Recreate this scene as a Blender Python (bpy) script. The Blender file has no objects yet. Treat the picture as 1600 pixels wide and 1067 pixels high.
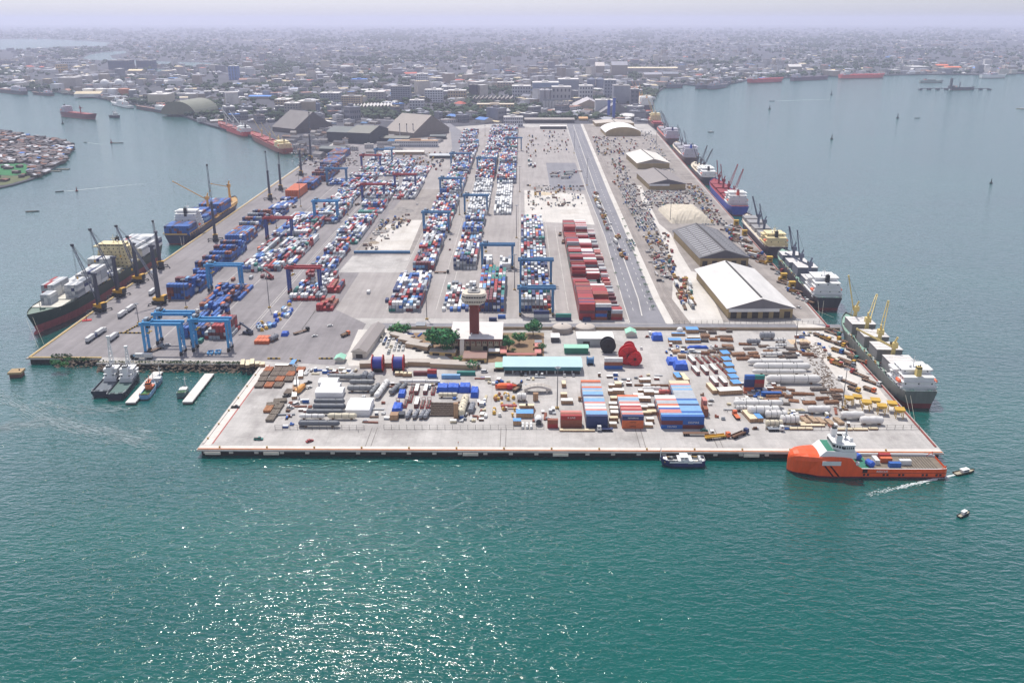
import bpy, bmesh, math, random
from mathutils import Vector, Matrix
from mathutils.geometry import tessellate_polygon
random.seed(7)
R = math.radians
sc = bpy.context.scene
COL = sc.collection
# ---------------------------------------------------------------- camera
F, H, PITCH, YAW = 1400.0, 221.0, R(19.76), R(0.6)
cam = bpy.data.objects.new("camera", bpy.data.cameras.new("camera"))
COL.objects.link(cam)
cam.location = (0, 0, H)
cam.rotation_euler = (R(90) - PITCH, 0, YAW)
cam.data.sensor_width = 36
cam.data.lens = 36 * F / 1600
cam.data.clip_start = 1
cam.data.clip_end = 120000
sc.camera = cam
# ---------------------------------------------------------------- sky, sun, exposure
SUN_AZ, SUN_EL = R(-21), R(61)
w = bpy.data.worlds.new("World"); sc.world = w; w.use_nodes = True
nt = w.node_tree
sky = nt.nodes.new("ShaderNodeTexSky"); sky.sky_type = 'NISHITA'; sky.sun_disc = False
sky.sun_elevation = SUN_EL; sky.sun_rotation = SUN_AZ; sky.dust_density = 1.0; sky.air_density = 1.0; sky.ozone_density = 1.0
hs_ = nt.nodes.new("ShaderNodeHueSaturation"); hs_.inputs["Saturation"].default_value = .32      # hazy, milky tropical sky
tn_ = nt.nodes.new("ShaderNodeMix"); tn_.data_type = 'RGBA'; tn_.blend_type = 'MULTIPLY'; tn_.inputs[0].default_value = 1; tn_.inputs[7].default_value = (.86, .88, 1.01, 1)
nt.links.new(sky.outputs[0], hs_.inputs["Color"]); nt.links.new(hs_.outputs[0], tn_.inputs[6]); nt.links.new(tn_.outputs[2], nt.nodes["Background"].inputs[0])
nt.nodes["Background"].inputs[1].default_value = 0.14
sd = bpy.data.lights.new("sun", 'SUN'); sd.energy = 4.2; sd.angle = R(0.6); sd.color = (1.0, 0.95, 0.88)
sun = bpy.data.objects.new("sun", sd); COL.objects.link(sun)
sdir = Vector((math.sin(SUN_AZ) * math.cos(SUN_EL), math.cos(SUN_AZ) * math.cos(SUN_EL), math.sin(SUN_EL)))
sun.rotation_euler = sdir.to_track_quat('Z', 'Y').to_euler()
sun.location = (0, 600, 150)
sc.view_settings.view_transform = 'Standard'; sc.view_settings.look = 'None'
sc.view_settings.gamma = 1; sc.view_settings.exposure = 0.1
sc.render.engine = 'CYCLES'
sc.cycles.max_bounces = 5; sc.cycles.diffuse_bounces = 2; sc.cycles.glossy_bounces = 2; sc.cycles.volume_bounces = 1
sc.cycles.use_denoising = True

# ---------------------------------------------------------------- helpers
def U(px, py, z=0.0):
    """photo pixel -> point on the level z"""
    a = (px - 800) / F; b = (533.5 - py) / F
    fy = math.cos(PITCH) + b * math.sin(PITCH); fz = -math.sin(PITCH) + b * math.cos(PITCH)
    t = (z - H) / fz; x = a * t; y = fy * t
    return Vector((x * math.cos(YAW) - y * math.sin(YAW), x * math.sin(YAW) + y * math.cos(YAW), z))
def PX(X, Y, z=0.0):
    x = X * math.cos(YAW) + Y * math.sin(YAW); y = -X * math.sin(YAW) + Y * math.cos(YAW)
    d = y * math.cos(PITCH) - (z - H) * math.sin(PITCH); u = (z - H) * math.cos(PITCH) + y * math.sin(PITCH)
    return 800 + F * x / d, 533.5 - F * u / d
def S(py): return math.cos(PITCH) * (py - 30.5) / H          # pixels per metre at a ground row
def lin(c): return tuple(((v / 255) / 12.92 if v / 255 <= .04045 else ((v / 255 + .055) / 1.055) ** 2.4) for v in c)

HAZE = 7.8e-5
CITYMARK = [("steep grey sugar shed",470,195),("saw-tooth factory",580,168),("pale grey flats",626,150),("white flats",678,150),("twin dark tower",740,144),("ochre factory",775,168),("blue-grey silo block",850,145),("grain domes",915,165),("A-frame store",970,172),("domed gas tanks",176,140),("arched green-grey shed",285,168),("beige box warehouse",247,158),("blue and white tower",364,115),("bright blue tin roof",406,153),("navy twin blocks",205,103),("ribbed silos at far left",106,132),("long cream bayside roof",1020,110),("oil tanks across the bay",1225,115),("orange bayside sheds",1480,108),("red-trimmed grey bayside shed",1045,120),("tan slab block",550,160),("grey storage sheds at centre",660,120)]
MATS = {}
def M(name, rgb=None, rough=.65, metal=0.0, var=.14, s=.12, bump=0.0, spec=.4, objcol=False, streak=0.0, vert=0.0):
    if name in MATS: return MATS[name]
    m = bpy.data.materials.new(name); m.use_nodes = True; MATS[name] = m
    n, l = m.node_tree.nodes, m.node_tree.links
    b = n["Principled BSDF"]
    b.inputs["Roughness"].default_value = rough; b.inputs["Metallic"].default_value = metal
    b.inputs["Specular IOR Level"].default_value = spec
    geo = n.new("ShaderNodeNewGeometry")
    n1 = n.new("ShaderNodeTexNoise"); n1.inputs["Scale"].default_value = s; n1.inputs["Detail"].default_value = 6; n1.inputs["Roughness"].default_value = .65
    mp = n.new("ShaderNodeMapping"); l.new(geo.outputs["Position"], mp.inputs[0])
    if vert: mp.inputs["Scale"].default_value = (1, 1, vert)
    if streak: mp.inputs["Scale"].default_value = (1, streak, 1)
    l.new(mp.outputs[0], n1.inputs["Vector"])
    mr = n.new("ShaderNodeMapRange"); mr.inputs[1].default_value = .3; mr.inputs[2].default_value = .7
    mr.inputs[3].default_value = 1 - var; mr.inputs[4].default_value = 1 + var * .8
    l.new(n1.outputs[0], mr.inputs[0])
    mx = n.new("ShaderNodeVectorMath"); mx.operation = 'SCALE'
    if objcol:
        oi = n.new("ShaderNodeObjectInfo"); l.new(oi.outputs["Color"], mx.inputs[0])
    else: mx.inputs[0].default_value = lin(rgb)
    l.new(mr.outputs[0], mx.inputs["Scale"])
    l.new(mx.outputs[0], b.inputs["Base Color"])
    if bump:
        bp = n.new("ShaderNodeBump"); bp.inputs["Strength"].default_value = .6; bp.inputs["Distance"].default_value = bump
        l.new(n1.outputs[0], bp.inputs["Height"]); l.new(bp.outputs[0], b.inputs["Normal"])
    return m

class MB:
    def __init__(s): s.v = []; s.f = []; s.m = []
    def add(s, vs, fs, mi=0):
        n = len(s.v); s.v += [tuple(v) for v in vs]
        for f in fs: s.f.append([i + n for i in f])
        s.m += list(mi) if isinstance(mi, (list, tuple)) else [mi] * len(fs)
        return s
    def box(s, x0, x1, y0, y1, z0, z1, mi=0, mtop=None):
        mt = mi if mtop is None else mtop
        return s.add([(x0,y0,z0),(x1,y0,z0),(x1,y1,z0),(x0,y1,z0),(x0,y0,z1),(x1,y0,z1),(x1,y1,z1),(x0,y1,z1)],
                     [(0,3,2,1),(4,5,6,7),(0,1,5,4),(1,2,6,5),(2,3,7,6),(3,0,4,7)], [mi, mt, mi, mi, mi, mi])
    def beam(s, p, q, w, h=None, mi=0):
        p, q = Vector(p), Vector(q); d = (q - p)
        if d.length < 1e-6: return s
        d.normalize(); h = w if h is None else h
        up = Vector((0,0,1)) if abs(d.z) < .95 else Vector((0,1,0))
        a = d.cross(up).normalized() * (w / 2); b = a.cross(d).normalized() * (h / 2)
        vs = [p-a-b, p+a-b, p+a+b, p-a+b, q-a-b, q+a-b, q+a+b, q-a+b]
        return s.add(vs, [(0,3,2,1),(4,5,6,7),(0,1,5,4),(1,2,6,5),(2,3,7,6),(3,0,4,7)], mi)
    def cyl(s, p, q, r0, r1=None, n=10, mi=0, mcap=None):
        p, q = Vector(p), Vector(q); r1 = r0 if r1 is None else r1; d = (q - p).normalized()
        up = Vector((0,0,1)) if abs(d.z) < .95 else Vector((0,1,0))
        a = d.cross(up).normalized(); b = d.cross(a).normalized()
        vs = []
        for c, r in ((p, r0), (q, r1)):
            for i in range(n):
                t = 2 * math.pi * i / n; vs.append(c + a * (r * math.cos(t)) + b * (r * math.sin(t)))
        fs = [(i, (i+1) % n, n + (i+1) % n, n + i) for i in range(n)] + [tuple(range(n-1, -1, -1)), tuple(range(n, 2*n))]
        mc = mi if mcap is None else mcap
        return s.add(vs, fs, [mi] * n + [mc, mc])
    def prof(s, p, q, rs, n=12, mi=0):
        """body of revolution: rs = [(t, r)] along p..q"""
        p, q = Vector(p), Vector(q); d = (q - p); dn = d.normalized()
        up = Vector((0,0,1)) if abs(dn.z) < .95 else Vector((0,1,0))
        a = dn.cross(up).normalized(); b = dn.cross(a).normalized(); vs = []
        for t, r in rs:
            for i in range(n):
                th = 2 * math.pi * i / n; vs.append(p + d * t + a * (r * math.cos(th)) + b * (r * math.sin(th)))
        fs = []
        for k in range(len(rs) - 1):
            for i in range(n): fs.append((k*n+i, k*n+(i+1) % n, (k+1)*n+(i+1) % n, (k+1)*n+i))
        fs += [tuple(range(n-1, -1, -1)), tuple(range((len(rs)-1)*n, len(rs)*n))]
        return s.add(vs, fs, mi)
    def prism(s, pts, z0, z1, mi=0, mtop=None):
        n = len(pts); vs = [(p[0], p[1], z0) for p in pts] + [(p[0], p[1], z1) for p in pts]
        fs = [(i, (i+1) % n, n + (i+1) % n, n + i) for i in range(n)]
        tri = tessellate_polygon([[Vector((p[0], p[1], 0)) for p in pts]])
        ft = []
        for t in tri:
            a, b, c = (Vector((pts[i][0], pts[i][1])) for i in t)
            t = t if (b-a).cross(c-a) > 0 else (t[0], t[2], t[1])
            ft.append(tuple(i + n for i in t))
        mt = mi if mtop is None else mtop
        return s.add(vs, fs + ft, [mi] * n + [mt] * len(ft))
    def flat(s, pts, z, mi=0):
        tri = tessellate_polygon([[Vector((p[0], p[1], 0)) for p in pts]]); ft = []
        for t in tri:
            a, b, c = (Vector((pts[i][0], pts[i][1])) for i in t)
            ft.append(t if (b-a).cross(c-a) > 0 else (t[0], t[2], t[1]))
        return s.add([(p[0], p[1], z) for p in pts], ft, mi)
    def build(s, name, mats, parent=None, loc=None, rz=0.0, smooth=False):
        me = bpy.data.meshes.new(name); me.from_pydata(s.v, [], s.f)
        for m in (mats if isinstance(mats, (list, tuple)) else [mats]): me.materials.append(m)
        me.polygons.foreach_set("material_index", s.m)
        if smooth: me.polygons.foreach_set("use_smooth", [True] * len(s.f))
        me.update()
        o = bpy.data.objects.new(name, me); COL.objects.link(o)
        if parent: o.parent = parent
        if loc is not None: o.location = loc
        if rz: o.rotation_euler = (0, 0, rz)
        return o
THINGS = []
def tag(o, label, cat, group=None):
    o["label"] = label; o["category"] = cat
    if group: o["group"] = group
    THINGS.append(o); return o
def struct(o, kind="structure"): o["kind"] = kind; return o
def empty(name, loc, rz, label, cat, group=None):
    o = bpy.data.objects.new(name, None); COL.objects.link(o); o.location = loc; o.rotation_euler = (0, 0, rz)
    o.empty_display_size = 1
    return tag(o, label, cat, group)
def copy_tree(o, parent=None):
    c = o.copy(); COL.objects.link(c)
    if parent: c.parent = parent
    for ch in list(KIDS.get(o.name, [])): copy_tree(ch, c)
    return c
KIDS = {}
def index_kids():
    KIDS.clear()
    for o in bpy.data.objects:
        if o.parent: KIDS.setdefault(o.parent.name, []).append(o)
def od(n):
    return "%d%s" % (n, "th" if 10 <= n % 100 <= 20 else {1: "st", 2: "nd", 3: "rd"}.get(n % 10, "th"))
OCC = {}
def free(x, y, r):
    g = 12.0
    for i in range(int((x-r-15)//g), int((x+r+15)//g)+1):
        for j in range(int((y-r-15)//g), int((y+r+15)//g)+1):
            for (a, b, q) in OCC.get((i, j), ()):
                if (a-x)**2 + (b-y)**2 < (q+r)**2: return False
    return True
def occupy(x, y, r): OCC.setdefault((int(x//12), int(y//12)), []).append((x, y, r))
def occupy_rect(x0, x1, y0, y1):
    x = x0
    while x <= x1:
        y = y0
        while y <= y1: occupy(x, y, 4); y += 7
        x += 7
def inpoly(x, y, P):
    c = False; n = len(P)
    for i in range(n):
        x0, y0 = P[i][0], P[i][1]; x1, y1 = P[(i+1) % n][0], P[(i+1) % n][1]
        if (y0 > y) != (y1 > y) and x < (x1-x0)*(y-y0)/(y1-y0)+x0: c = not c
    return c
PAL = {"red": (160,46,46), "maroon": (108,48,52), "rust": (142,80,58), "orange": (206,104,58), "blue": (42,94,168), "navy": (40,54,100),
       "pale blue": (120,165,205), "teal": (38,122,112), "white": (212,212,210), "light grey": (172,176,180), "grey": (128,134,142), "green": (44,104,72), "cream": (212,200,168), "yellow": (206,160,50), "brown": (110,78,56), "black": (28,28,30), "silver": (160,165,172), "pink": (200,128,118)}  # last entry is container red with sunlight put into the colour
def C(name): return (*lin(PAL[name]), 1.0)
white = M("white_paint", (222,222,220), .5, var=.07)
dark = M("dark_glass", (26,32,40), .15, var=.05, spec=.6)
black = M("black_rubber", (24,24,25), .8, var=.1)
steel = M("grey_steel", (120,124,130), .5, .3, var=.12)
darksteel = M("dark_steel", (62,64,72), .5, .3, var=.12)
OBJ = M("coloured_paint", rough=.5, objcol=True, var=.13, s=.35)
OBJR = M("coloured_wall", rough=.8, objcol=True, var=.2, s=.06)
def PM(c): return M(c.replace(" ", "_") + "_paint", PAL[c], .5, var=.14, s=.25)
# ---------------------------------------------------------------- setting
def water_material():
    m = bpy.data.materials.new("harbour_water"); m.use_nodes = True
    n, l = m.node_tree.nodes, m.node_tree.links; b = n["Principled BSDF"]
    b.inputs["Roughness"].default_value = .6; b.inputs["Specular IOR Level"].default_value = 0
    geo = n.new("ShaderNodeNewGeometry")
    def noise(scale, sx, sy, det, dist=0.0, rot=0.0):
        mp = n.new("ShaderNodeMapping"); mp.inputs["Scale"].default_value = (sx, sy, 1); mp.inputs["Rotation"].default_value = (0, 0, rot)
        l.new(geo.outputs["Position"], mp.inputs[0])
        t = n.new("ShaderNodeTexNoise"); t.inputs["Scale"].default_value = scale; t.inputs["Detail"].default_value = det
        t.inputs["Distortion"].default_value = dist
        l.new(mp.outputs[0], t.inputs["Vector"]); return t
    a = noise(.33, .45, 1.0, 2, .5, .12); c = noise(.85, .5, 1.0, 3, .6, -.15); d = noise(.011, .35, 1, 4)
    s1 = n.new("ShaderNodeMath"); s1.operation = 'MULTIPLY'; s1.inputs[1].default_value = 1.9; l.new(a.outputs[0], s1.inputs[0])
    s2 = n.new("ShaderNodeMath"); s2.operation = 'MULTIPLY_ADD'; s2.inputs[1].default_value = .75; l.new(c.outputs[0], s2.inputs[0]); l.new(s1.outputs[0], s2.inputs[2])
    bp = n.new("ShaderNodeBump"); bp.inputs["Strength"].default_value = 1.0; bp.inputs["Distance"].default_value = .38
    l.new(s2.outputs[0], bp.inputs["Height"]); l.new(bp.outputs[0], b.inputs["Normal"])
    mr = n.new("ShaderNodeMix"); mr.data_type = 'RGBA'
    mr.inputs[6].default_value = (*lin((0,66,68)), 1); mr.inputs[7].default_value = (*lin((0,94,84)), 1)
    l.new(d.outputs[0], mr.inputs[0]); l.new(mr.outputs[2], b.inputs["Base Color"])
    gl = n.new("ShaderNodeBsdfGlossy"); gl.inputs["Roughness"].default_value = .085; gl.inputs["Color"].default_value = (1,.97,.95,1); l.new(bp.outputs[0], gl.inputs["Normal"])
    lw = n.new("ShaderNodeLayerWeight"); lw.inputs["Blend"].default_value = .5; l.new(bp.outputs[0], lw.inputs["Normal"])     # reflectance of a wavy surface, rising toward grazing view
    r1 = n.new("ShaderNodeMapRange"); r1.inputs[1].default_value = .43; r1.inputs[2].default_value = .74; r1.inputs[3].default_value = .15; r1.inputs[4].default_value = 1; l.new(lw.outputs["Facing"], r1.inputs[0])
    pw = n.new("ShaderNodeMath"); pw.operation = 'POWER'; pw.inputs[1].default_value = 1.6; l.new(r1.outputs[0], pw.inputs[0])
    ml = n.new("ShaderNodeMath"); ml.operation = 'MULTIPLY'; ml.inputs[1].default_value = .5; l.new(pw.outputs[0], ml.inputs[0])
    ms = n.new("ShaderNodeMixShader"); l.new(ml.outputs[0], ms.inputs[0]); l.new(b.outputs[0], ms.inputs[1]); l.new(gl.outputs[0], ms.inputs[2]); l.new(ms.outputs[0], n["Material Output"].inputs["Surface"])
    return m
WATER = water_material()
wl = -4.2
struct(MB().add([(-45000,-300,wl),(45000,-300,wl),(45000,40000,wl),(-45000,40000,wl)], [(0,1,2,3)]).build("water", WATER))

def ground_material(name, rgb, var, scale, joints=0.0, stain=.25, tracks=0.0, stain_rgb=(90,84,80)):
    m = bpy.data.materials.new(name); m.use_nodes = True
    n, l = m.node_tree.nodes, m.node_tree.links; b = n["Principled BSDF"]; b.inputs["Roughness"].default_value = .9; b.inputs["Specular IOR Level"].default_value = .2
    geo = n.new("ShaderNodeNewGeometry")
    def noise(sx, sy, sc_, det):
        mp = n.new("ShaderNodeMapping"); mp.inputs["Scale"].default_value = (sx, sy, 1); l.new(geo.outputs["Position"], mp.inputs[0])
        t = n.new("ShaderNodeTexNoise"); t.inputs["Scale"].default_value = sc_; t.inputs["Detail"].default_value = det; t.inputs["Roughness"].default_value = .65
        l.new(mp.outputs[0], t.inputs["Vector"]); return t.outputs[0]
    def rng(x, a, b_, c, d):
        r = n.new("ShaderNodeMapRange"); r.inputs[1].default_value = a; r.inputs[2].default_value = b_; r.inputs[3].default_value = c; r.inputs[4].default_value = d
        l.new(x, r.inputs[0]); return r.outputs[0]
    def mul(x, y):
        q = n.new("ShaderNodeMath"); q.operation = 'MULTIPLY'; l.new(x, q.inputs[0]); l.new(y, q.inputs[1]); return q.outputs[0]
    v = mul(rng(noise(1, 1, scale, 6), .3, .7, 1-var, 1+var), rng(noise(1, 1, scale*9, 4), .3, .7, 1-var*.5, 1+var*.4))
    if tracks: v = mul(v, rng(noise(1, .06, .16, 4), .35, .6, 1-tracks, 1.03))
    if joints:
        br = n.new("ShaderNodeTexBrick"); br.inputs["Scale"].default_value = 1; br.inputs["Brick Width"].default_value = 9; br.inputs["Row Height"].default_value = 6.5
        br.inputs["Mortar Size"].default_value = .12; br.inputs["Color1"].default_value = (1,1,1,1); br.inputs["Color2"].default_value = (1-joints*.5,)*3+(1,); br.inputs["Mortar"].default_value = (1-joints,)*3+(1,)
        br.offset = 0.0
        l.new(geo.outputs["Position"], br.inputs["Vector"])
        sp = n.new("ShaderNodeSeparateColor"); l.new(br.outputs[0], sp.inputs[0]); v = mul(v, sp.outputs[0])
    mx = n.new("ShaderNodeVectorMath"); mx.operation = 'SCALE'; mx.inputs[0].default_value = lin(rgb); l.new(v, mx.inputs["Scale"])
    st = n.new("ShaderNodeMix"); st.data_type = 'RGBA'; st.inputs[7].default_value = (*lin(stain_rgb), 1)
    l.new(rng(noise(1, .7, .035, 7), .52, .72, 0, stain), st.inputs[0]); l.new(mx.outputs[0], st.inputs[6])
    l.new(st.outputs[2], b.inputs["Base Color"])
    return m
G_QUAY = ground_material("pale_quay_concrete", (180,176,172), .14, .05, .15, .75, .08, (120,114,112))
G_YARD = ground_material("yard_asphalt", (140,135,136), .14, .02, .04, .3, .16, (84,80,84))
G_CONC = ground_material("yard_concrete", (162,156,153), .1, .02, .05, .3, .14, (110,104,102))
G_DUST = ground_material("white_dust", (200,195,188), .1, .04, 0, .45, .06, (150,138,122))
G_ROAD = ground_material("grey_asphalt", (132,131,136), .08, .03, .05, .25, .1, (86,86,92))
G_MUD = ground_material("grey_earth", (150,143,138), .18, .05, 0, .5, .12, (80,75,74))
G_CITY = ground_material("city_ground", (78,78,86), .25, .012, 0, .6, 0, (52,62,48))
G_SOIL = ground_material("brown_soil", (140,116,92), .15, .06, 0, .5, 0, (96,104,70))
# land behind the port and across the water; one sheet to the horizon
def up(l): return [tuple(U(*p, 0)[:2]) for p in l]
LAND = [(-358,1430)] + up([(484,240),(452,236),(420,226),(392,212),(352,202),(318,192),(266,173),(216,163),(176,156),(128,149),(96,145),(84,141),(40,140),(0,140)])
LAND += [(-3200,3500),(-9000,4200),(-42000,6000),(-42000,39000),(42000,39000),(42000,5200)] + up([(1600,114)])
LAND += up([(1560,117),(1540,117),(1500,116),(1440,116),(1396,117),(1330,117),(1250,120),(1200,123),(1168,125),(1150,129),(1128,132),(1085,133),(1060,131),(1040,134),(1026,146),(1018,158)]) + [(300,2250),(283,1900)]
struct(MB().prism(LAND, -4.9, -.35).build("land", G_CITY))
APRON = [(-177,438.5),(229.4,438.5),(233,540),(236,650),(245,895),(257,1220),(270,1600),(283,1905),(283,2060),(-60,2060),(-200,1960),(-358,1760),(-358,1500),(-349,838),(-343.2,577),(-290,577),(-290,568),(-177,568)]
mb = MB().prism(APRON, -.9, 0)
struct(mb.build("quay_apron", G_QUAY))
# quay wall set back under the deck edge
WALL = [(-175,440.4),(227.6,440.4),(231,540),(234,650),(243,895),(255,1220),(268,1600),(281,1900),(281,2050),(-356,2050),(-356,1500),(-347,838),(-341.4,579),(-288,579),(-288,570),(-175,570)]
struct(MB().prism(WALL, -4.9, -.92).build("quay_wall", M("underdeck_shade_concrete", (44,40,38), .8, var=.3, s=.3)))  # near-black colour paints in the deep shade below the deck
def sheet(name, pts, mat, k=1): return struct(MB().flat(pts, .03 * k).build(name, mat))
sheet("container_yard", [(-340,580),(-289,580),(-177,574)]+up([(524,571),(548,545),(566,516),(572,506)])+[(-150,690),(-150,1500),(-250,1740),(-352,1750),(-354.5,1500),(-346,838)], G_YARD, 1.5)
sheet("stacking_yard", [(-150,668),(92,668),(96,1990),(-60,1990),(-200,1900),(-250,1740),(-150,1500)], G_CONC)
sheet("cross_road", up([(585,505),(1312,507),(1318,516),(588,513)]), G_ROAD, 2)
RL = [(885,194),(917,300),(945,370),(972,467),(984,505)]; RR = [(907,194),(950,300),(980,370),(1021,467),(1041,506)]; VR = [(911,194),(956,300),(988,370),(1032,467),(1054,506)]; KR = [(917,194),(969,300),(1004,370),(1052,467),(1078,506)]; MD = [(896,196),(932,300),(962,370),(997,467),(1003,494)]
sheet("road", up(RL+RR[::-1]), G_ROAD, 2)
sheet("verge_strip", up(RR+VR[::-1]), G_DUST, 2)
sheet("rail_corridor", up(VR+KR[::-1]), ground_material("rail_ballast", (150,142,136), .16, .05, 0, .3, .22, (100,92,88)), 2)
sheet("dusty_lot", [(233,672),(244,930),(262,1500),(275,1850)]+up(KR), G_MUD)
sheet("white_lot", up([(995,290),(1005,320),(1030,360),(1043,400),(1052,430),(1050,467),(1079,505),(1131,505),(1098,428),(1080,424),(1062,395),(1048,365),(1030,350),(1015,320),(1002,290)]), G_DUST, 3)
sheet("pale_roadway", up([(1238,500),(1296,512),(1400,640),(1345,640)]) , G_DUST, 3)
sheet("work_site", up([(548,397),(644,397),(700,296),(640,296),(600,345)]), G_MUD, 2)
sheet("bare_ground", up([(574,391),(640,391),(660,344),(628,344),(604,352)]), G_DUST, 3); sheet("pale_slab", up([(528,426),(632,426),(641,400),(551,400)]), G_QUAY, 3)
sheet("gravel_pad", [(4,1030),(84,1010),(84,1200),(4,1230)], G_DUST, 2)
sheet("asphalt_pad", [(40,1230),(88,1230),(88,1480),(40,1480)], G_ROAD, 2)
sheet("pale_paving", [(-62,1560),(-24,1560),(-24,1985),(-62,1985)], G_QUAY, 3)
sheet("compound_ground", up([(586,520),(850,520),(850,560),(700,572),(600,566)]), G_SOIL, 2)
sheet("compound_paving", up([(560,515),(600,515),(668,540),(720,570),(545,572),(540,560)]), G_DUST, 3)
# kerb lines: white and orange coping along the quay edges
mb = MB()
mb.box(-176.4,228.8,439.1,440.0,0.05,.35,0); mb.box(-176.4,228.8,440.3,443.6,0.03,.08,1)
struct(mb.build("quay_coping", [M("orange_kerb", (186,112,62), .7, var=.25, s=.3), M("white_coping", (206,198,190), .7, var=.12, s=.2)]))
mb = MB()
mb.box(-176.2,-175.2,446,566,.06,.4,0); mb.box(-175.0,-171.0,444,566,.04,.09,1); mb.box(-170.8,-170.2,446,566,.03,.07,2)
struct(mb.build("quay_kerb", [M("white_coping"), M("white_coping"), M("red_line", (170,70,60), .7)]))
mb = MB()
for (a, b) in (((-342.2,578.5),(-347.8,838)), ((-347.8,838),(-353.8,1430))): mb.beam((a[0]+1,a[1],.3), (b[0]+1,b[1],.3), 1.6, .6)
mb.beam((-341.5,578.3,.3), (-291,578.3,.3), 1.6, .6)
struct(mb.build("quay_edge", M("yellow_kerb", (176,150,96), .7, var=.25, s=.2)))
mb = MB()
for a, b in (((228,446),(231.6,540)), ((231.6,540),(234.6,650)), ((234.6,650),(243.6,895)), ((243.6,895),(255.6,1220)), ((255.6,1220),(281,1900))): mb.beam((*a,.25), (*b,.25), 1.0, .5)
struct(mb.build("quay_rim", M("red_kerb", (134,62,52), .7, var=.25, s=.2)))
# road markings and rails
def lerp_px(L, y):
    for p, q in zip(L, L[1:]):
        if p[1] <= y <= q[1]: return p[0]+(q[0]-p[0])*(y-p[1])/(q[1]-p[1])
    return L[-1][0]
mb = MB(); Q = [U(*p) for p in MD]
for p, q in zip(Q, Q[1:]): mb.beam((*p[:2],.2), (*q[:2],.2), .9, .4, 1)
Q = [U(*p) for p in RL]
for p, q in zip(Q, Q[1:]): mb.beam((p.x,p.y,.2), (q.x,q.y,.2), .7, .4, 1)
Q = [U(*p) for p in RR]
for p, q in zip(Q, Q[1:]): mb.beam((p.x,p.y,.2), (q.x,q.y,.2), .6, .35, 1)
for f in (.5,):
    for k in range(70):
        y0 = 690+k*18
        for A, B_ in ((RL,MD),(MD,RR)):
            py = PX(100,y0)[1]; py2 = PX(100,y0+7)[1]
            if not 200 < py2 < py < 490: continue
            a_, b_ = U(lerp_px(A,py)*(1-f)+lerp_px(B_,py)*f, py), U(lerp_px(A,py2)*(1-f)+lerp_px(B_,py2)*f, py2); mb.beam((a_.x,a_.y,.075),(b_.x,b_.y,.075),.3,.03,0)
struct(mb.build("road_markings", [M("road_line", (220,218,210), .7), M("road_kerb", (196,192,186), .8)]))
mb = MB()
for f in (.25,.36,.62,.73):
    Q = [U(v[0]*(1-f)+k_[0]*f, v[1]) for v, k_ in zip(VR, KR)]
    for p, q in zip(Q, Q[1:]): mb.beam((p.x,p.y,.15),(q.x,q.y,.15),.28,.2)
struct(mb.build("rail_tracks", M("rail_steel", (150,140,134), .4, .4)))
mb = MB()
for x, y0, y1 in ((-2,690,1200),(28,690,1200),(-69,690,1500),(-109,690,1400),(-60,690,1200),(38,690,1000),(-204,640,1500),(-236,600,1500),(-264,600,1400),(-166,640,1300)):
    mb.box(x,x+.5,y0,y1,.07,.085,0)
for x in (-176,-200,-160): mb.box(x-6,x-5.6,640,1400,.07,.085,0)
struct(mb.build("yard_lines", M("faded_line", (190,186,180), .8, var=.3)))
# rails / joints on the cargo quay
mb = MB()
for px in (572, 785, 1006, 1128):
    p = U(px, 705); mb.box(p.x-1.6,p.x-1.2,441,468,.03,.06); mb.box(p.x+1.4,p.x+1.8,441,468,.03,.06)
struct(mb.build("quay_joints", M("joint_grey", (120,114,110), .8)))
# rocky bank with weeds between the two quays
mb = MB(); rb = random.Random(3)
for i in range(520):
    x = rb.uniform(-322,-178); t = rb.random(); y = 568.5 - t*7 + (9 if x < -290 else 0); z = -.3 - t*4.2; r = rb.uniform(.5,1.5)
    n0 = len(mb.v); vs = [(x+r*rb.uniform(.6,1.2)*a, y+r*rb.uniform(.6,1.1)*b, z+r*rb.uniform(.4,.8)*c) for a, b, c in ((1,0,0),(0,1,0),(-1,0,0),(0,-1,0),(0,0,1),(0,0,-1))]
    mb.add(vs, [(0,1,4),(1,2,4),(2,3,4),(3,0,4),(1,0,5),(2,1,5),(3,2,5),(0,3,5)])
struct(mb.build("rocks", M("bank_rock", (112,98,84), .9, var=.35, s=.5)), "stuff")
mb = MB()
for i in range(900):
    c = rb.choice([(-318,577,7,3),(-304,572,9,2.2),(-262,568.5,28,1.5),(-226,568.4,14,1.4),(-196,568.2,14,1.0)])
    x = c[0]+rb.uniform(-1,1)*c[2]; y = c[1]+rb.uniform(-1.2,1.2); z = rb.uniform(0,c[3]); a = rb.uniform(0,6.3); q = rb.uniform(.3,.9)
    mb.add([(x-q*math.cos(a),y-q*math.sin(a),z),(x+q*math.cos(a),y+q*math.sin(a),z+.2),(x+.2,y,z+q*1.3)], [(0,1,2)])
struct(mb.build("weeds", M("weed_green", (66,104,52), .8, var=.35, s=.4)), "stuff")
mb = MB().box(-290,-177,569.5,571.5,.02,.5)
struct(mb.build("bank_kerb", M("bank_concrete", (170,162,150), .8)))
# far channels of the creek
def channel(pts): struct(MB().flat(up(pts), .2).build("creek_water", WATER))
channel([(128,92),(140,86),(165,82),(196,80),(198,83),(172,87),(176,92),(206,95),(330,99),(326,104),(250,103),(200,101),(160,95)])
channel([(0,62),(60,61),(120,64),(172,67),(165,73),(100,73),(40,78),(0,78)])
channel([(242,108),(268,110),(262,115),(240,114)])
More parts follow.
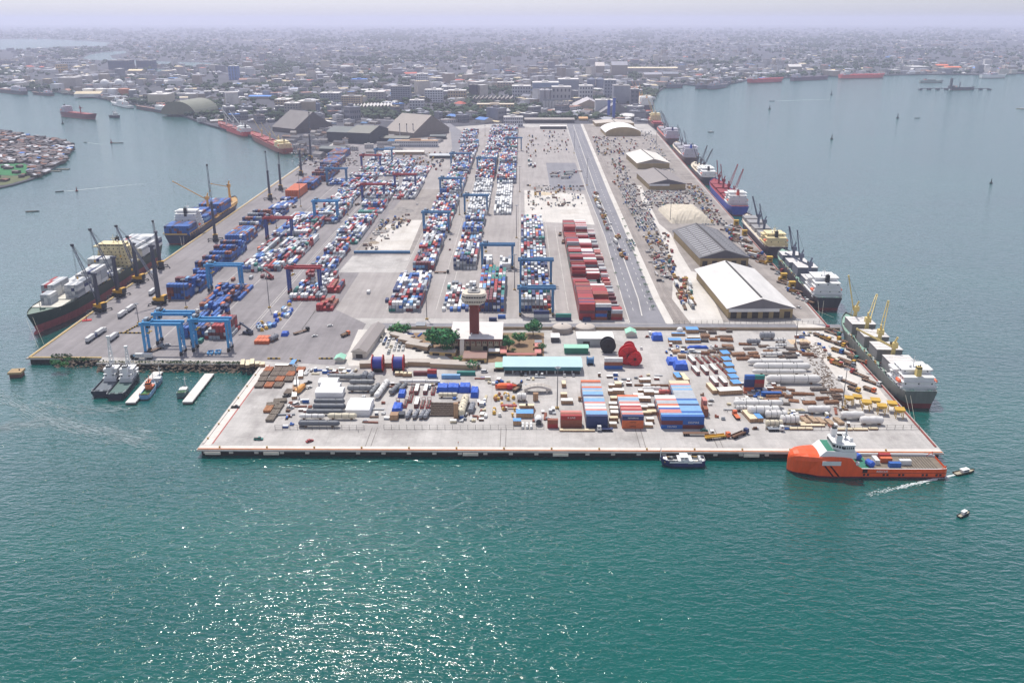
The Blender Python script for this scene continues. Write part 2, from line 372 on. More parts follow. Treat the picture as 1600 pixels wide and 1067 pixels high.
# shanty island
ISL = [tuple(U(*p,-2.4)[:2]) for p in [(-60,200),(0,206),(40,212),(80,219),(116,226),(116,232),(106,242),(100,252),(84,262),(72,270),(50,280),(20,289),(-4,294),(-90,296)]]
struct(MB().prism(ISL, -4.9, -2.4).build("island", G_CITY))
struct(MB().flat([tuple(U(*p,-1.5)[:2]) for p in [(-10,258),(12,255),(38,255),(50,262),(46,270),(20,274),(-10,272)]], -2.25).build("grass_patch", M("grass_green", (40,112,62), .9, var=.25, s=.08)))
struct(MB().flat([tuple(U(*p,-1.5)[:2]) for p in [(-10,274),(30,274),(64,268),(40,280),(10,288),(-10,290)]], -2.28).build("scrub", M("scrub_green", (92,98,62), .9, var=.35, s=.08)))
# thin foam streaks drifting on the water off the left corner
mb = MB(); rf = random.Random(17)
for (pts, n_) in ((((-10,612),(60,650),(130,668),(230,684)), 700), (((0,668),(70,660),(150,676),(250,700)), 420), (((60,628),(120,640),(200,640)), 200)):
    P = [U(*p, wl) for p in pts]
    for k in range(n_):
        t = rf.random()*(len(P)-1); i = int(t); c_ = P[i].lerp(P[i+1], t-i); d = (P[i+1]-P[i]).normalized(); n_ = Vector((-d.y,d.x,0)); c_ += n_*rf.gauss(0,3.2)*(.5+abs(math.sin(t*5))); q = rf.uniform(1.2,4.5); h_ = rf.uniform(.06,.2); n_ = (n_+d*rf.uniform(-.3,.3)).normalized(); zz = wl+.05+rf.random()*.12
        mb.add([(*(c_+d*q*u_+n_*h_*v_)[:2], zz) for u_, v_ in ((-1,0),(-.5,-1),(.5,-1),(1,0),(.5,1),(-.5,1))], [(0,1,2,3,4,5)])
o = struct(mb.build("foam", M("foam_grey", (128,146,150), .7)), "stuff"); o["label"] = "thin pale foam streaks on the water off the left corner"; o["category"] = "foam"
# ---------------------------------------------------------------- containers
def container_mesh(L):
    m = MB(); Wd, Hh = 2.44, 2.6; h = L/2; w_ = Wd/2; r = .14
    m.box(-w_+.05, w_-.05, -h+.05, h-.05, .1, Hh-.04, 0)
    for x in (-w_, w_-r):
        for z in (0, Hh-r): m.box(x, x+r, -h, h, z, z+r, 0)
        for y in (-h, h-r): m.box(x, x+r, y, y+r, 0, Hh, 0)
    for y in (-h, h-r):
        for z in (0, Hh-r): m.box(-w_+r, w_-r, y, y+r, z, z+r, 0)
    for x in (-.75, -.3, .3, .75): m.box(x-.03, x+.03, -h+.0, -h+.05, .2, Hh-.2, 1)
    me = m.build("shipping_container", [CONT, M("door_rod", (120,122,126), .4, .5)]); d = me.data; bpy.data.objects.remove(me); return d
def cont_mat():
    m = M("container_paint", rough=.55, objcol=True, var=.16, s=.5)
    n, l = m.node_tree.nodes, m.node_tree.links
    tc = n.new("ShaderNodeTexCoord"); wv = n.new("ShaderNodeTexWave"); wv.inputs["Scale"].default_value = 1.1; wv.bands_direction = 'DIAGONAL'
    l.new(tc.outputs["Object"], wv.inputs[0]); bp = n.new("ShaderNodeBump"); bp.inputs["Distance"].default_value = .04; bp.inputs["Strength"].default_value = .5
    l.new(wv.outputs[1], bp.inputs["Height"]); l.new(bp.outputs[0], n["Principled BSDF"].inputs["Normal"]); return m
CONT = cont_mat()
CM = {6: container_mesh(6.06), 12: container_mesh(12.19)}
RECS = []     # x, y, z, length, axis, colour, label, group, exposure
def rec(x, y, z, L, ax, col, label, group, ex): RECS.append((x, y, z, L, ax, col, label, group, ex))
TIER = ["bottom tier", "second tier", "third tier", "fourth tier", "fifth tier", "sixth tier"]
def grid_block(xs, ys, hts, L, ax, pal, name, group, rng, z0=0.0, colf=None):
    """hts[j][i]: containers stacked at row j (away from the camera), column i"""
    for j, y in enumerate(ys):
        for i, x in enumerate(xs):
            for t in range(hts[j][i]):
                c = colf(i, j, t, hts[j][i]) if colf else None
                if c is None: c = rng.choices(list(pal), list(pal.values()))[0]
                top = t == hts[j][i]-1
                front = j == 0 or hts[j-1][i] <= t
                left = i == 0 or hts[j][i-1] <= t; right = i == len(xs)-1 or hts[j][i+1] <= t
                side = (right if x < -5 else left if x > 5 else False)
                if not (top or front or side): continue
                long = 12.19 if L == 12 else 6.06
                fl = 2.44 if ax == 'Y' else long; dp = long if ax == 'Y' else 2.44
                ex = (top * dp * fl * .34 + front * fl * 2.6 * .95 + side * dp * 2.6 * .3) * (1000.0/(y+z0))**2
                lab = "%s container, %s, %s column, %s row, %s" % (c, "top tier" if top else TIER[t], od(i+1), od(j+1), name)
                rec(x, y, z0 + t*2.6, L, ax, c, lab, group, ex)
def px_block(xl, xr, yf, yb, tmax, dens, pal, name, group, seed, L=6, pitch=2.95, rowp=6.75, colf=None, hf=None):
    rng = random.Random(seed)
    a, b = U(xl, yf), U(xr, yf); back = U((xl+xr)/2, yb)
    n = max(1, round((b.x-a.x)/pitch)); m = max(1, round((back.y-a.y)/rowp))
    st = min(pitch+.3, (b.x-a.x)/n); off = ((b.x-a.x)-st*n)/2
    xs = [a.x + off + (i+.5)*st for i in range(n)]; ys = [a.y + L*.505 + j*rowp for j in range(m)]
    hts = []; base = [tmax]*n; cols = [[[None]*6 for _ in range(n)] for _ in range(m)]
    for j in range(m):
        if j % 4 == 0:
            q = tmax-rng.choice([0,0,1,1,2]) if tmax > 2 else tmax; base = [max(1, q-(rng.random() < .22)) for _ in range(n)]
        row = [0 if rng.random() > dens+.12 else max(1, h-(rng.random() < .16)-(rng.random() < .06)) for h in base]
        if hf: row = hf(j, row)
        hts.append(row)
        for i in range(n):
            for t in range(6):
                r_ = rng.random()
                cols[j][i][t] = cols[j-1][i][t] if j and r_ < .3 else cols[j][i-1][t] if i and r_ < .48 else rng.choices(list(pal), list(pal.values()))[0]
    def cf(i, j, t, h): return (colf(i, j, t, h) if colf else None) or cols[j][i][t]
    grid_block(xs, ys, hts, L, 'Y', pal, name, group, rng, .03, cf)
    occupy_rect(a.x, b.x, a.y, back.y)
    return a, b, back
MARKS = []
def flush_containers(limit=300):
    RECS.sort(key=lambda r: -r[8])
    for (x, y, z, L, ax, col, lab, grp, ex) in RECS[:limit]:
        o = bpy.data.objects.new("shipping_container", CM[L]); COL.objects.link(o)
        o.location = (x, y, z); o.rotation_euler = (0, 0, (R(90) if ax == 'X' else 0) if isinstance(ax, str) else ax); o.color = C(col)
        tag(o, lab, "container", grp)
        for (mx, my, mz, body, size, mt) in MARKS:
            if abs(mx-x) < 1 and abs(my-y) < 1 and abs(mz-z) < .5: txt(body, (-1.25, 0, 1.35), size, mt, (R(90),0,R(-90)), o)
    mb = MB(); names = list(PAL)
    for (x, y, z, L, ax, col, lab, grp, ex) in RECS[limit:]:
        lx, ly = (2.44, (12.19 if L == 12 else 6.06)); an = (R(90) if ax == 'X' else 0) if isinstance(ax, str) else ax
        ca, sa = math.cos(an), math.sin(an); k = names.index(col)
        vs = [(x+a*lx/2*ca-b*ly/2*sa, y+a*lx/2*sa+b*ly/2*ca, z+c) for c in (0.02, 2.58) for a, b in ((-1,-1),(1,-1),(1,1),(-1,1))]
        mb.add(vs, [(0,3,2,1),(4,5,6,7),(0,1,5,4),(1,2,6,5),(2,3,7,6),(3,0,4,7)], k)
    o = mb.build("stacked_containers", [PM(c) for c in names]); o["kind"] = "stuff"
    o["label"] = "mass of stacked containers in the rows farther back"; o["category"] = "containers"
    print("containers", len(RECS))
# ---------------------------------------------------------------- gantry cranes (rubber tyred)
def make_rtg(col, legcol, foot, yellow=False):
    root = bpy.data.objects.new("gantry_crane", None); COL.objects.link(root)
    cm, lm = M("gantry_"+col[0], col[1], .45, var=.1, s=.3), M("gantry_"+legcol[0], legcol[1], .45, var=.1, s=.3)
    hw, hy = 12.4, 3.6
    for sx in (-1, 1):
        for sy in (-1, 1):
            MB().add([(sx*hw-.75,sy*hy-.5,2.6),(sx*hw+.75,sy*hy-.5,2.6),(sx*hw+.75,sy*hy+.5,2.6),(sx*hw-.75,sy*hy+.5,2.6),
                      (sx*hw-1.0,sy*hy*.86-.6,21.4),(sx*hw+1.0,sy*hy*.86-.6,21.4),(sx*hw+1.0,sy*hy*.86+.6,21.4),(sx*hw-1.0,sy*hy*.86+.6,21.4)],
                     [(0,3,2,1),(4,5,6,7),(0,1,5,4),(1,2,6,5),(2,3,7,6),(3,0,4,7)]).build("leg", lm, root)
        sb = MB().box(sx*hw-.7,sx*hw+.7,-5.4,5.4,1.5,2.6).build("sill_beam", M("gantry_foot_"+foot[0], foot[1], .6), root)
        for sy in (-1, 1):
            for k in (-.9, .9):
                MB().cyl((sx*hw-.6,sy*4.3+k,.75),(sx*hw+.6,sy*4.3+k,.75),.75,n=10).build("wheel", black, sb)
        MB().beam((sx*hw,-hy,12.5),(sx*hw,hy,12.5),.5,.6).beam((sx*hw,-hy,20.8),(sx*hw,hy,20.8),.6,.9).beam((sx*hw,-hy,3.2),(sx*hw,hy,12),.3).build("brace", lm, root)
    for sy in (-1, 1):
        MB().box(-hw-2.2,hw+2.2,sy*hy*.86-.7,sy*hy*.86+.7,21.45,23.4).box(-hw-2.2,hw+2.2,sy*hy*.86+sy*.95-.25,sy*hy*.86+sy*.95+.25,22.3,22.45).build("girder", cm, root)
    t = MB().box(-hw+.2,-hw+5.4,-4.3,4.3,23.5,24.2,0).box(-hw+1,-hw+3.2,-2.2,2.0,24.2,26.2,1).cyl((-hw+4.3,-2.5,25),(-hw+4.3,2.5,25),.7,n=10,mi=2).box(-hw+.4,-hw+1.2,2.3,3.8,24.2,25.4,2).build("trolley", [cm, M("machinery_grey", (150,160,170), .5), darksteel], root)
    cab = MB().box(-hw+1.6,-hw+3.8,-1.2,1.2,18.4,20.8).build("cab", cm, t)
    MB().box(-hw+1.7,-hw+3.7,-1.3,-1.19,19.0,20.3).box(-hw+3.79,-hw+3.9,-1,1,19.0,20.3).build("cab_window", dark, cab)
    MB().box(-hw+2,-hw+4.2,1.8,2.4,15.2,15.9).box(-hw+2,-hw+4.2,-2.4,-1.8,15.2,15.9).beam((-hw+2.4,2.1,15.9),(-hw+2.4,2.1,23.4),.08).beam((-hw+3.8,-2.1,15.9),(-hw+3.8,-2.1,23.4),.08).beam((-hw+3.1,-2,15.5),(-hw+3.1,2,15.5),.5).build("spreader", M("spreader_yellow", (196,158,50), .6), t)
    MB().box(hw-1.1,hw+1.1,-1.4,1.6,2.65,5.2).build("power_pack", M("machinery_white", (205,208,210), .5), root)
    MB().box(hw+.5,hw+.9,-hy-.3,-hy+.1,3,20).build("ladder", steel, root)
    return root
# ---------------------------------------------------------------- mobile harbour cranes
def mobile_crane(px, py, slew, elev, label, tower=30.0, boom=46.0, hide=None):
    p = U(px, py); r = empty("mobile_harbour_crane", p, slew, label, "crane", "mobile cranes along the left quay")
    yel = M("crane_yellow", (206,156,44), .5); tw = M("crane_tower", (70,72,86), .5, .1)
    ch = MB().box(-5,5,-3,3,1.3,3.0).box(-6.6,6.6,-.7,.7,1.0,2.0).build("chassis", darksteel, r)
    for sx in (-1, 1):
        for sy in (-1, 1):
            MB().beam((sx*3.6,sy*2,1.6),(sx*5.2,sy*7.4,1.5),.7,.7).cyl((sx*5.2,sy*7.4,0),(sx*5.2,sy*7.4,1.5),.35,n=8).cyl((sx*5.2,sy*7.4,0),(sx*5.2,sy*7.4,.25),1.1,n=10).build("outrigger", darksteel, ch)
    for sx in (-4,-2.6,-1.2,1.2,2.6,4):
        for sy in (-1, 1): MB().cyl((sx,sy*2.2,.7),(sx,sy*3.1,.7),.7,n=8).build("wheel", black, ch)
    sp = MB().cyl((0,0,3.0),(0,0,3.6),2.0,n=14).box(-6.4,4.2,-2.4,2.4,3.6,5.8).box(-6.6,-3.6,-2.6,2.6,5.8,8.0).build("superstructure", yel, r)
    MB().box(-6.7,-6.4,-2.4,2.4,3.7,7.6).build("counterweight", darksteel, sp)
    tb = MB().add([(-1.5,-1.5,5.8),(1.5,-1.5,5.8),(1.5,1.5,5.8),(-1.5,1.5,5.8),(-1.0,-1.0,tower),(1.0,-1.0,tower),(1.0,1.0,tower),(-1.0,1.0,tower)],
             [(0,3,2,1),(4,5,6,7),(0,1,5,4),(1,2,6,5),(2,3,7,6),(3,0,4,7)]).build("tower", tw, r)
    MB().box(-1.9,1.9,-1.3,1.3,tower,tower+1.8).cyl((-1.8,-.9,tower+1),(-1.8,.9,tower+1),1.0,n=10).build("tower_head", tw, tb)
    cb = MB().box(1.2,3.4,-1.1,1.1,tower*.55,tower*.55+2.3).build("cab", M("cab_white", (208,210,214), .5), tb)
    MB().box(3.4,3.48,-1,1,tower*.55+.7,tower*.55+1.9).build("cab_window", dark, cb)
    foot = Vector((1.6,0,tower*.42)); tip = foot + Vector((math.cos(elev)*boom,0,math.sin(elev)*boom))
    j = MB(); n = 9
    for sy in (-1, 1):
        for oz in (-.9, .9): j.beam(foot+Vector((0,sy*1.4,oz)), tip+Vector((0,sy*.5,oz*.4)), .34)
    for k in range(n):
        a, b = foot.lerp(tip, k/n), foot.lerp(tip, (k+1)/n); wa, wb = 1.4-.9*k/n, 1.4-.9*(k+1)/n
        j.beam(a+Vector((0,-wa,0)), b+Vector((0,wb,0)), .16); j.beam(a+Vector((0,wa,0)), b+Vector((0,-wb,0)), .16)
        for sy in (-1, 1): j.beam(a+Vector((0,sy*wa,-.8)), b+Vector((0,sy*wb,.6)), .14)
    jib = j.build("boom", M("boom_grey", (128,130,140), .5, .2), r)
    MB().cyl(tip+Vector((0,-.8,0)), tip+Vector((0,.8,0)), 1.1, n=10).box(tip.x-1, tip.x+1, -1, 1, tip.z-.6, tip.z+.9).build("boom_head", darksteel, jib)
    rp = MB()
    for sy in (-.5, .5): rp.beam((-1.4,sy,tower+1.6), tip+Vector((0,sy,.6)), .16)
    hz = max(6.0, tip.z-28)
    for sy in (-.4, .4): rp.beam(tip+Vector((0,sy,0)), (tip.x, sy, hz+1.5), .13)
    rp.build("cable", M("cable_dark", (50,50,54), .6), r)
    MB().box(tip.x-.5, tip.x+.5, -.5, .5, hz, hz+1.6).build("hook_block", yel, r)
    return r
# ---------------------------------------------------------------- ships
def ship(name, label, cat, stern, bow, beam, dk, c, group=None, house=(.06, .16, 5), hatches=(), cranes=(), mast=True, bulb=False, funnel=None, fore=2.2, boot_h=1.2, boats=True, white_strake=False, detail=1, transom=.8, fh=2.9, stack=True, hw0=.96):
    """house = (start, length fraction, storeys); hatches = [(t0, t1, height)]; cranes = [(t, jib heading, jib elevation, jib length)]"""
    sv, bv = Vector((*stern, 0)), Vector((*bow, 0)); L = (bv-sv).length; an = math.atan2(bv.y-sv.y, bv.x-sv.x)
    r = empty(name, (stern[0], stern[1], wl), an, label, cat, group)
    hullm = M("hull_"+c["hull"][0].replace(" ", "_"), c["hull"][1], .5, var=.2, s=.4, vert=.15)
    bootm = M("boot_"+c["boot"][0].replace(" ", "_"), c["boot"][1], .6, var=.24, s=.4, vert=.2)
    deckm = M("deck_"+c["deck"][0].replace(" ", "_"), c["deck"][1], .7, var=.2, s=.2)
    hm = M("house_"+c["house"][0].replace(" ", "_"), c["house"][1], .5, var=.07, s=.2)
    B = beam/2
    st = [(0,transom,.55),(.03,.9,.72),(.08,.98,.9),(.16,1,1),(.5,1,1),(.72,1,.98),(.82,.95,.8),(.89,.8,.55),(.94,.56,.3),(.975,.3,.12),(1,.05,.0)]
    rows = []
    rake = min(.06*L, 9)
    def deckz(t): return dk + (fore*((t-.8)/.2)**1.5 if t > .8 else 0) + (.5*((.1-t)/.1) if t < .1 else 0)
    for t, fd, fw in st:
        x = t*(L-rake); q = max(0, (t-.8)/.2); xd = x + rake*q**1.4
        z = deckz(t); xm = x + (xd-x)*boot_h/z
        yb = B*(fw+(fd-fw)*boot_h/z)
        rows.append([(x, B*fw, -.6), (xm, yb, boot_h), (xd, B*fd, z), (xd, B*fd, z+1.1), (xd-.25*(q > .9), max(.02, B*fd-.3), z+1.1), (xd-.25*(q > .9), max(.02, B*fd-.3), z)])
    m = MB(); k = len(rows[0]); V = []
    for row in rows: V += row
    fs, ms = [], []
    for i in range(len(rows)-1):
        for j in range(k-1):
            fs.append((i*k+j, (i+1)*k+j, (i+1)*k+j+1, i*k+j+1)); ms.append(1 if j == 0 else 0)
    m.add(V, [f[::-1] for f in fs], ms)
    m.add([(x, -y, z) for x, y, z in V], fs, ms)
    a = rows[0]; ts = [a[0],a[1],a[2],a[3]]
    m.add(ts + [(x,-y,z) for x,y,z in ts], [(0,1,5,4),(1,2,6,5),(2,3,7,6)], [1,0,0])
    a = rows[-1]; ts = [a[0],a[1],a[2],a[3]]
    m.add(ts + [(x,-y,z) for x,y,z in ts], [(4,5,1,0),(5,6,2,1),(6,7,3,2)], [1,0,0])
    if bulb: m.prof((L-rake-6,0,.2),(L-rake+5,0,.2),[(0,2.0),(.5,2.2),(.8,1.7),(1,.5)],12,1)
    hull = m.build("hull", [hullm, bootm], r)
    d = MB(); dv = [row[5] for row in rows]; n = len(dv)
    d.add([(x,y,z-.02) for x,y,z in dv]+[(x,-y,z-.02) for x,y,z in dv], [(i, i+n, i+1+n, i+1) for i in range(n-1)], 0)
    deck = d.build("deck", deckm, r)
    if white_strake:
        mm = MB()
        for s_ in (-1, 1): mm.box(.08*L,.8*L,s_*(B+.02)-.05,s_*(B+.02)+.05,dk+.35,dk+1.15)
        mm.build("strake", white, hull)
    # superstructure
    h0, hl, ns = house; x0 = h0*L; x1 = (h0+hl)*L; z = dk; sm = MB(); wm = MB()
    for k_ in range(ns):
        q = k_/max(1, ns); hw = B*(hw0-.28*q); xa, xb = x0+q*2.2, x1-q*3.0
        if k_ == ns-1: xa, xb, hw = x0+(x1-x0)*.3, x1-q*2.4, B*.72
        sm.box(xa, xb, -hw, hw, z, z+fh-.15); sm.box(xa-.5*fh/2.9, xb+.5*fh/2.9, -hw-.5*fh/2.9, hw+.5*fh/2.9, z+fh-.15, z+fh)
        if detail:
            nn = max(3, int(hw*2/3.4))
            for i in range(nn):
                y = -hw+(i+.5)*2*hw/nn; ww = .5 if k_ < ns-1 else hw/nn*.86
                wm.box(xb, xb+.06, y-ww, y+ww, z+.42*fh, z+.76*fh)
                if i % 2 == 0 and k_ % 2: wm.box(xa-.06, xa, y-.4, y+.4, z+.42*fh, z+.72*fh)
            nn = max(2, int((xb-xa)/4))
            for i in range(nn):
                x = xa+(i+.5)*(xb-xa)/nn
                for s_ in (-1, 1): wm.box(x-.6, x+.6, s_*hw-.06, s_*hw+.06, z+.42*fh, z+.74*fh)
        z += fh
    sm.box((x0+x1)/2, x1-2, -B*1.02, B*1.02, z-fh, z-fh*.6); topz = z
    so = sm.build("superstructure", hm, r)
    if detail == 1: wm.build("window_band", dark, so)
    elif detail == 2:
        for i in range(0, len(wm.v), 8): MB().add(wm.v[i:i+8], [tuple(v-i for v in f) for f in wm.f[i//8*6:i//8*6+6]]).build("window", dark, so)
    fx = x0 + (x1-x0)*.18; fm = c.get("funnel", c["house"])
    if stack:
     f = MB().add([(fx-2,-1.7,dk+2),(fx+2,-1.7,dk+2),(fx+2,1.7,dk+2),(fx-2,1.7,dk+2),(fx-1.9,-1.4,topz+3.2),(fx+1.4,-1.4,topz+3.2),(fx+1.4,1.4,topz+3.2),(fx-1.9,1.4,topz+3.2)],
                 [(0,3,2,1),(4,5,6,7),(0,1,5,4),(1,2,6,5),(2,3,7,6),(3,0,4,7)]).build("funnel", M("funnel_"+fm[0].replace(" ", "_"), fm[1], .5), r)
     MB().box(fx-2.0,fx+1.5,-1.5,1.5,topz+2.1,topz+2.9).cyl((fx-.6,-.5,topz+3.2),(fx-.8,-.5,topz+4.6),.35,n=8).cyl((fx-.6,.6,topz+3.2),(fx-.8,.6,topz+4.2),.3,n=8).build("funnel_cap", M("soot_black", (26,26,28), .7), f)
    if mast:
        mx = (x0+x1)/2+1
        mo = MB().cyl((mx,0,topz),(mx,0,topz+7),.35,.15,n=8).beam((mx,-2.6,topz+4.4),(mx,2.6,topz+4.4),.2).box(mx-.2,mx+1.4,-1.3,1.3,topz+3.0,topz+3.3).build("mast", hm, r)
        MB().cyl((mx+.8,-1.2,topz+3.6),(mx+.8,1.2,topz+3.6),.18,n=6).prof((mx-1.6,2.5,topz),(mx-1.6,2.5,topz+1.8),[(0,.5),(.4,.9),(.8,.7),(1,.2)],8).build("radar", white, mo)
    if boats:
        for s_ in (-1, 1):
            b = MB().prof((x0+1.5, s_*(B*.9+.2), dk+5.4), (x0+8.0, s_*(B*.9+.2), dk+5.4), [(0,.3),(.15,1.1),(.5,1.35),(.85,1.1),(1,.25)], 8).build("lifeboat", M("lifeboat_orange", (226,104,60), .5), r)
            MB().beam((x0+2.6, s_*B*.8, dk+3), (x0+2.6, s_*B*.95, dk+7.4), .25).beam((x0+7, s_*B*.8, dk+3), (x0+7, s_*B*.95, dk+7.4), .25).build("davit", hm, b)
    for (t0, t1, hh) in hatches:
        hc = M("hatch_"+c["hatch"][0].replace(" ", "_"), c["hatch"][1], .6, var=.12, s=.3); hb = B*.72
        ht = M("hatchtop_"+c["top"][0], c["top"][1], .6, var=.1, s=.3) if "top" in c else hc
        m = MB().box(t0*L+.4, t1*L-.4, -hb+.3, hb-.3, dk-.02, dk+hh)
        nn = max(2, int((t1-t0)*L/5))
        for i in range(nn):
            xa = t0*L + (t1-t0)*L*i/nn; m.box(xa+.15, xa+(t1-t0)*L/nn-.15, -hb, hb, dk+hh, dk+hh+.55, 0, 1)
        m.build("hatch_cover", [hc, ht], r)
        if "top" in c: MB().box(t1*L-.3, t1*L+4.5, -hb+.8, hb-.8, dk+.01, dk+1.4).build("hold_opening", M("hold_dark", (58,34,34), .9), r)
    for (t, hd, el, jl) in cranes:
        cc = c["crane"]; cmx = M("crane_"+cc[0].replace(" ", "_"), cc[1], .5, var=.1); x = t*L; ph = c.get("ph", 11.5)
        cr = MB().cyl((x,0,dk),(x,0,dk+ph),1.5,1.3,n=10).cyl((x,0,dk+.2),(x,0,dk+1.4),2.6,n=10).box(x-1.9,x+1.9,-1.9,1.9,dk+ph,dk+ph+3.6).beam((x,0,dk+ph+3.4),(x-1.4*math.cos(hd),-1.4*math.sin(hd),dk+ph+7.5),1.2).build("crane", cmx, r)
        p = Vector((x+1.8*math.cos(hd), 1.8*math.sin(hd), dk+ph+.8)); q = p+Vector((math.cos(hd)*math.cos(el), math.sin(hd)*math.cos(el), math.sin(el)))*jl
        sd_ = Vector((-math.sin(hd), math.cos(hd), 0)); jb = MB()
        for s_ in (-1, 1): jb.beam(p+sd_*s_*1.2, q+sd_*s_*.5, .55, .75)
        for i in range(1, 6): e = p.lerp(q, i/6); jb.beam(e-sd_*1.1*(1-i/10), e+sd_*1.1*(1-i/10), .3)
        jb.cyl(q-sd_*.7, q+sd_*.7, .7, n=8); jib = jb.build("jib", cmx, cr)
        top = Vector((x-1.4*math.cos(hd), -1.4*math.sin(hd), dk+ph+7.4)); MB().beam(top, q, .14).beam(q, (q.x, q.y, max(dk+4, q.z-14)), .12).build("cable", M("cable_dark"), cr)
        cb = MB().box(x+1.9*math.cos(hd)-.8, x+1.9*math.cos(hd)+.8, 1.9*math.sin(hd)-.8, 1.9*math.sin(hd)+.8, dk+ph+2.2, dk+ph+3.8).build("cab", dark, cr)
    if detail == 2:
        rg = random.Random(int(L)); dg_ = MB()
        for k_ in range(150):
            t = rg.uniform(.2,.93); s_ = rg.choice([-1,1]); y = s_*B*rg.uniform(.78,.92); x = t*(L-rake); q = rg.uniform(.3,1.1)
            if t > .8: y *= .7
            dg_.box(x-q*1.5,x+q*1.5,y-q*.35,y+q*.35,dk-.02,dk+rg.uniform(.5,1.6),rg.choice([0,0,1,2]))
        o_ = dg_.build("deck_gear", [darksteel, M("gear_ochre", (170,140,90), .7), M("gear_pale", (176,178,174), .6)], r); o_["kind"] = "stuff"
    # forecastle gear
    xf = .925*L-rake*.3; zf = deckz(.93)
    fg = MB().cyl((xf,-1.6,zf+.5),(xf,1.6,zf+.5),.6,n=8).box(xf-1.6,xf-.6,-2,2,zf-.4,zf+.9).cyl((xf+2,0,zf-.2),(xf+2,0,zf+7.5),.3,.15,n=8).beam((xf+2,-1.4,zf+5.4),(xf+2,1.4,zf+5.4),.16).build("foremast", M("crane_"+c["crane"][0].replace(" ", "_"), c["crane"][1], .5) if "crane" in c else hm, r)
    wn = MB()
    for yy in (-B*.5, B*.4): wn.cyl((2.4,yy-1,dk+1.2),(2.4,yy+1,dk+1.2),.7,n=8).box(1.6,3.4,yy-1.4,yy-1.1,dk,dk+1.8)
    wn.build("winch", deckm, r)
    rl = MB()                                         # handrail round the stern
    for s_ in (-1, 1):
        rl.beam((.2,s_*B*transom*.97,dk+2.0),(.12*L,s_*B*.97,dk+1.7),.1)
        for i in range(8): rl.beam((.12*L*i/7+.2,s_*B*(transom+(.98-transom)*i/7)*.97,dk+.6),(.12*L*i/7+.2,s_*B*(transom+(.98-transom)*i/7)*.97,dk+2.0),.08)
    rl.beam((.2,-B*transom*.97,dk+2.0),(.2,B*transom*.97,dk+2.0),.1)
    rl.build("handrail", hm, r)
    return r, L, an
def local(r, L, an, x, y, z=0):
    o = r.location; return Vector((o.x+x*math.cos(an)-y*math.sin(an), o.y+x*math.sin(an)+y*math.cos(an), o.z+z))
# ---------------------------------------------------------------- road vehicles
def car_mesh(kind):
    m = MB(); L, W_, h = {"saloon": (4.5,1.8,.62), "van": (4.9,1.9,.8), "pickup": (5.2,1.9,.72)}[kind]; hl, hw = L/2, W_/2
    m.add([(-hl,-hw,.35),(hl,-hw,.35),(hl,hw,.35),(-hl,hw,.35),(-hl+.1,-hw*.96,h+.28),(hl-.15,-hw*.94,h+.12),(hl-.15,hw*.94,h+.12),(-hl+.1,hw*.96,h+.28)],
          [(0,3,2,1),(4,5,6,7),(0,1,5,4),(1,2,6,5),(2,3,7,6),(3,0,4,7)], 0)
    a, b, top = {"saloon": (-1.5,.9,1.45), "van": (-2.3,1.5,2.0), "pickup": (-.3,1.2,1.75)}[kind]
    for (e, za, zb, mi, s_) in ((0,h+.2,top-.12,1,1.0),(.22,top-.12,top,0,.97)):
        xa, xb = a+e, b-e*1.6; q = .35 if mi == 1 else 0; y0, y1 = hw*.92, hw*.78
        m.add([(xa-.0,-y0 if mi else -y1,za),(xb+q,-y0 if mi else -y1,za),(xb+q,y0 if mi else y1,za),(xa,y0 if mi else y1,za),(xa+.25*mi,-y1,zb),(xb-.25*mi,-y1,zb),(xb-.25*mi,y1,zb),(xa+.25*mi,y1,zb)],
              [(0,3,2,1),(4,5,6,7),(0,1,5,4),(1,2,6,5),(2,3,7,6),(3,0,4,7)], mi)
    if kind == "pickup": m.box(-hl+.2,-.4,-hw*.8,hw*.8,h+.2,h+.33,2)
    for x in (-L*.31, L*.31):
        for s_ in (-1, 1): m.cyl((x,s_*hw*.8,.33),(x,s_*hw*1.02,.33),.34,n=9,mi=2)
    o = m.build("car", [OBJ, dark, black]); d = o.data; bpy.data.objects.remove(o); return d
